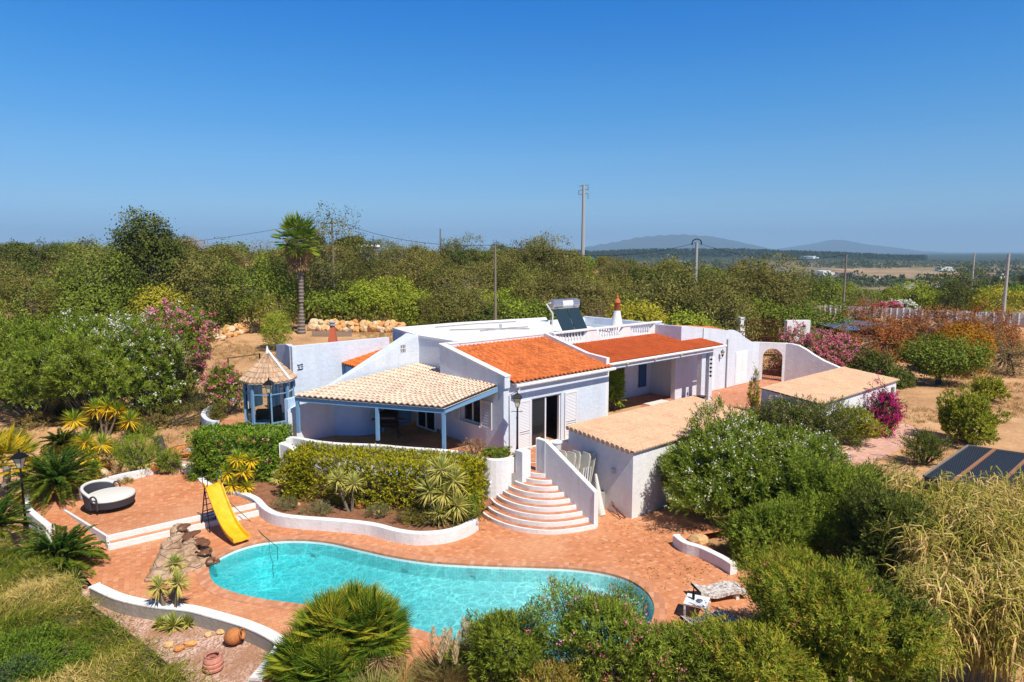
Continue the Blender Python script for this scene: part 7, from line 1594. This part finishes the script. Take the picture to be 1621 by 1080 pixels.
x_, y_ = G(30, 1075, .8); shrub('bush', x_, y_, .6, (.4, .35, .22), .3, 300, 'blue green shrub nearest the lower left corner', seed=96, cols=[(.05, .10, .06), (.10, .16, .09)], L=.07, Wd=.02, slen=.2, low=-.1)

# dry grass of the right plot and round the garden
def drygrass(name, x0, x1, y0, y1, n, label, seed, mask=None):
    rs = np.random.RandomState(seed); x = rs.uniform(x0, x1, n); y = rs.uniform(y0, y1, n); k = fbm(x, y, .5, 3) > .0
    if mask is not None: k &= mask(x, y)
    x, y = x[k], y[k]; ids = np.repeat(np.arange(len(x)), 12); P = np.stack([x, y, hgt(x, y)], 1)[ids]; P[:, :2] += rs.normal(size=(len(ids), 2))*.1; D = rs.normal(size=(len(ids), 3))*.6; D[:, 2] = 1
    me = leafmesh(name, P, D, rs.uniform(.06, .26, len(ids)), .02, palette(rs.rand(len(ids)), [(.30, .20, .10), (.46, .34, .18), (.36, .27, .12), (.25, .12, .06)]), [M['leaf']]); o = put(name, me); props(o, label, 'grass', kind='stuff')
drygrass('dry_grass', 14, 40, 26, 60, 7000, 'sparse dry grass of the right hand plot', 5, lambda x, y: ~inpoly(x, y, [H(12, -8), H(21.2, -8), H(21.2, -4.9), H(24, 0), H(0, 0)]))
drygrass('dry_grass', -30, -8, 50, 66, 3500, 'straw coloured grass round the tall palm', 6)
drygrass('dry_grass', -24, -11, 26.5, 38, 2200, 'dry grass and litter on the left bank', 7, lambda x, y: ~inpoly(x, y, TER))

# ---------------------------------------------------------------- valley: trees and houses far off
rs = np.random.RandomState(12); n_ = 5200; Y = np.concatenate([rs.uniform(190, 700, n_//2), rs.uniform(600, 1500, n_//2)]); px = rs.uniform(850, 1700, n_); X = (px-810.5)/FPX*Y; k = (fbm(X, Y, .014, 3) > .18); X, Y = X[k], Y[k]; n_ = len(X)
ids = np.repeat(np.arange(n_), 20); sc_t = rs.uniform(1.3, 3.2, n_)[ids]*(1 + Y[ids]/1500); d = unit(len(ids), rs); P = np.stack([X, Y, hgt(X, Y)], 1)[ids] + d*sc_t[:, None]*rs.uniform(.5, 1, len(ids))[:, None]; P[:, 2] += sc_t*.9
me = leafmesh('valley_trees', P, d + unit(len(ids), rs)*.7, sc_t*.75, sc_t*.6, palette(rs.rand(n_)[ids]*.6+rs.rand(len(ids))*.4, [(.035, .06, .02), (.07, .10, .035), (.12, .14, .05), (.10, .11, .06)]), [M['leaf']]); o = put('valley_trees', me); props(o, 'scattered orchards and woods far down in the valley', 'woodland', kind='stuff')
n_ = 3400; Y = rs.uniform(1750, 2700, n_); px = rs.uniform(840, 1460, n_); X = (px-810.5)/FPX*Y; ids = np.repeat(np.arange(n_), 10); d = unit(len(ids), rs); P = np.stack([X, Y, hgt(X, Y)], 1)[ids] + d*5; P[:, 2] += 4
me = leafmesh('ridge_orchard', P, d, 6, 5, palette(rs.rand(len(ids)), [(.02, .04, .012), (.045, .07, .02), (.06, .08, .03)]), [M['leaf']]); o = put('ridge_orchard', me); props(o, 'dark orchards covering the long ridge below the hills', 'woodland', kind='stuff')
for i, (px, py, Y, w_, h_, c_, l_) in enumerate(((1380, 424, 420, 13, 5, 'white', 'brightest white villa in the middle of the valley'), (1345, 433, 380, 12, 3, 'white', 'long low pale house left of the brightest villa'), (1305, 404, 900, 16, 5, 'white', 'small white farm on the orchard ridge'), (1336, 406, 880, 22, 4, 'concrete', 'pale warehouse roof on the ridge'), (1392, 413, 700, 13, 5, 'white', 'cream house above the brightest villa'), (1475, 412, 640, 14, 5, 'white', 'white house with reddish roof at the far centre right'), (1532, 420, 480, 10, 4.5, 'pink', 'salmon pink house behind the thin distant pole'), (1575, 407, 800, 18, 5, 'white', 'white house cluster left of the thick concrete pole'), (1280, 396, 1700, 30, 6, 'white', 'tiny pale buildings on the ridge crest'), (1440, 415, 620, 10, 4, 'white', 'small pale cottage left of the reddish roofed house'), (1495, 402, 1100, 20, 6, 'white', 'distant white house on the skyline at right'), (1070, 397, 1500, 24, 5, 'white', 'far white houses seen left of the hooped pole'))):
    x, y, z = GV(px, py, Y); z = gz(x, y); t_ = thing('distant_house', (x, y, z), l_, 'house'); s = MB(); s.box(x, y, z-2, z+h_, w_, w_*.6, .3*i); s.box(x+w_*.55, y, z-2, z+h_*.65, w_*.5, w_*.5, .3*i)
    s.build('wall', M['white'] if c_ == 'white' else (mat('salmon_render', (.6, .3, .2), .9) if c_ == 'pink' else M['concrete']), t_); s = MB(); s.prism([(x-w_*.5, y-w_*.3), (x+w_*.5, y-w_*.3), (x+w_*.5, y+w_*.3), (x-w_*.5, y+w_*.3)], z+h_+.02, z+h_+.7, c=(.5, .26, .16)); s.build('roof', M['tile'] if i % 2 else M['white'], t_)
# pink and white blossoms over the far fence
for px, py, cc, l_ in ((1410, 484, PINK, 'small pink blossom bush rising over the pale fence'), (1442, 483, WHITE, 'small white blossom bush rising over the pale fence')):
    x = (px-810.5)/FPX*86; shrub('oleander', x, 87, gz(x, 87), (1.4, 1, .8), topz(py, 87)-gz(x, 87)-.6, 260, l_, seed=int(px), fl=cc, flfrac=.9, L=.3, Wd=.1, flsize=.2, per=9, slen=.4)

# fallen leaves on the paving, too many to count
rs = np.random.RandomState(31); L_ = []
for px, py, z, sp, n_ in ((1040, 830, .004, 1.2, 240), (1080, 905, .004, .8, 120), (470, 830, .004, 1.6, 60), (120, 880, .004, .9, 70), (980, 860, .004, 2.0, 60), (560, 990, .004, 1.2, 80), (150, 830, .004, 1.4, 50), (1200, 690, 1.39, 1.2, 60)):
    x, y = G(px, py, z); q = rs.normal(size=(n_, 2)) * sp; L_.append(np.stack([x + q[:, 0], y + q[:, 1] * .8, np.full(n_, z + .008)], 1))
P = np.concatenate(L_); k = ~inpoly(P[:, 0], P[:, 1], COPE) & (inpoly(P[:, 0], P[:, 1], DECK) | (P[:, 2] > 1)) & ~inpoly(P[:, 0], P[:, 1], BEDP); P = P[k]; D = rs.normal(size=(len(P), 3)); D[:, 2] = .05
props(put('fallen_leaves', leafmesh('fallen_leaves', P, D, rs.uniform(.05, .12, len(P)), .03, palette(rs.rand(len(P)), [(.12, .06, .03), (.30, .17, .07), (.20, .16, .05)]), [M['leaf']], up=np.tile((0, 0, 1.0), (len(P), 1)), jn=.2)), 'dry fallen leaves scattered over the paving', 'leaf litter', kind='stuff')
# haze
s = MB(); s.prism([(-9000, -60), (9000, -60), (9000, 14200), (-9000, 14200)], -90, 420)
hz = bpy.data.materials.new('thin_air'); hz.use_nodes = True; t = hz.node_tree; t.nodes.clear(); o = t.nodes.new('ShaderNodeOutputMaterial')
pvn = t.nodes.new('ShaderNodeVolumePrincipled'); pvn.inputs['Color'].default_value = (.48, .74, 1, 1); pvn.inputs['Density'].default_value = 1.3e-4; pvn.inputs['Anisotropy'].default_value = 0
t.links.new(pvn.outputs[0], o.inputs['Volume'])
s.build('haze', hz, kind='stuff')
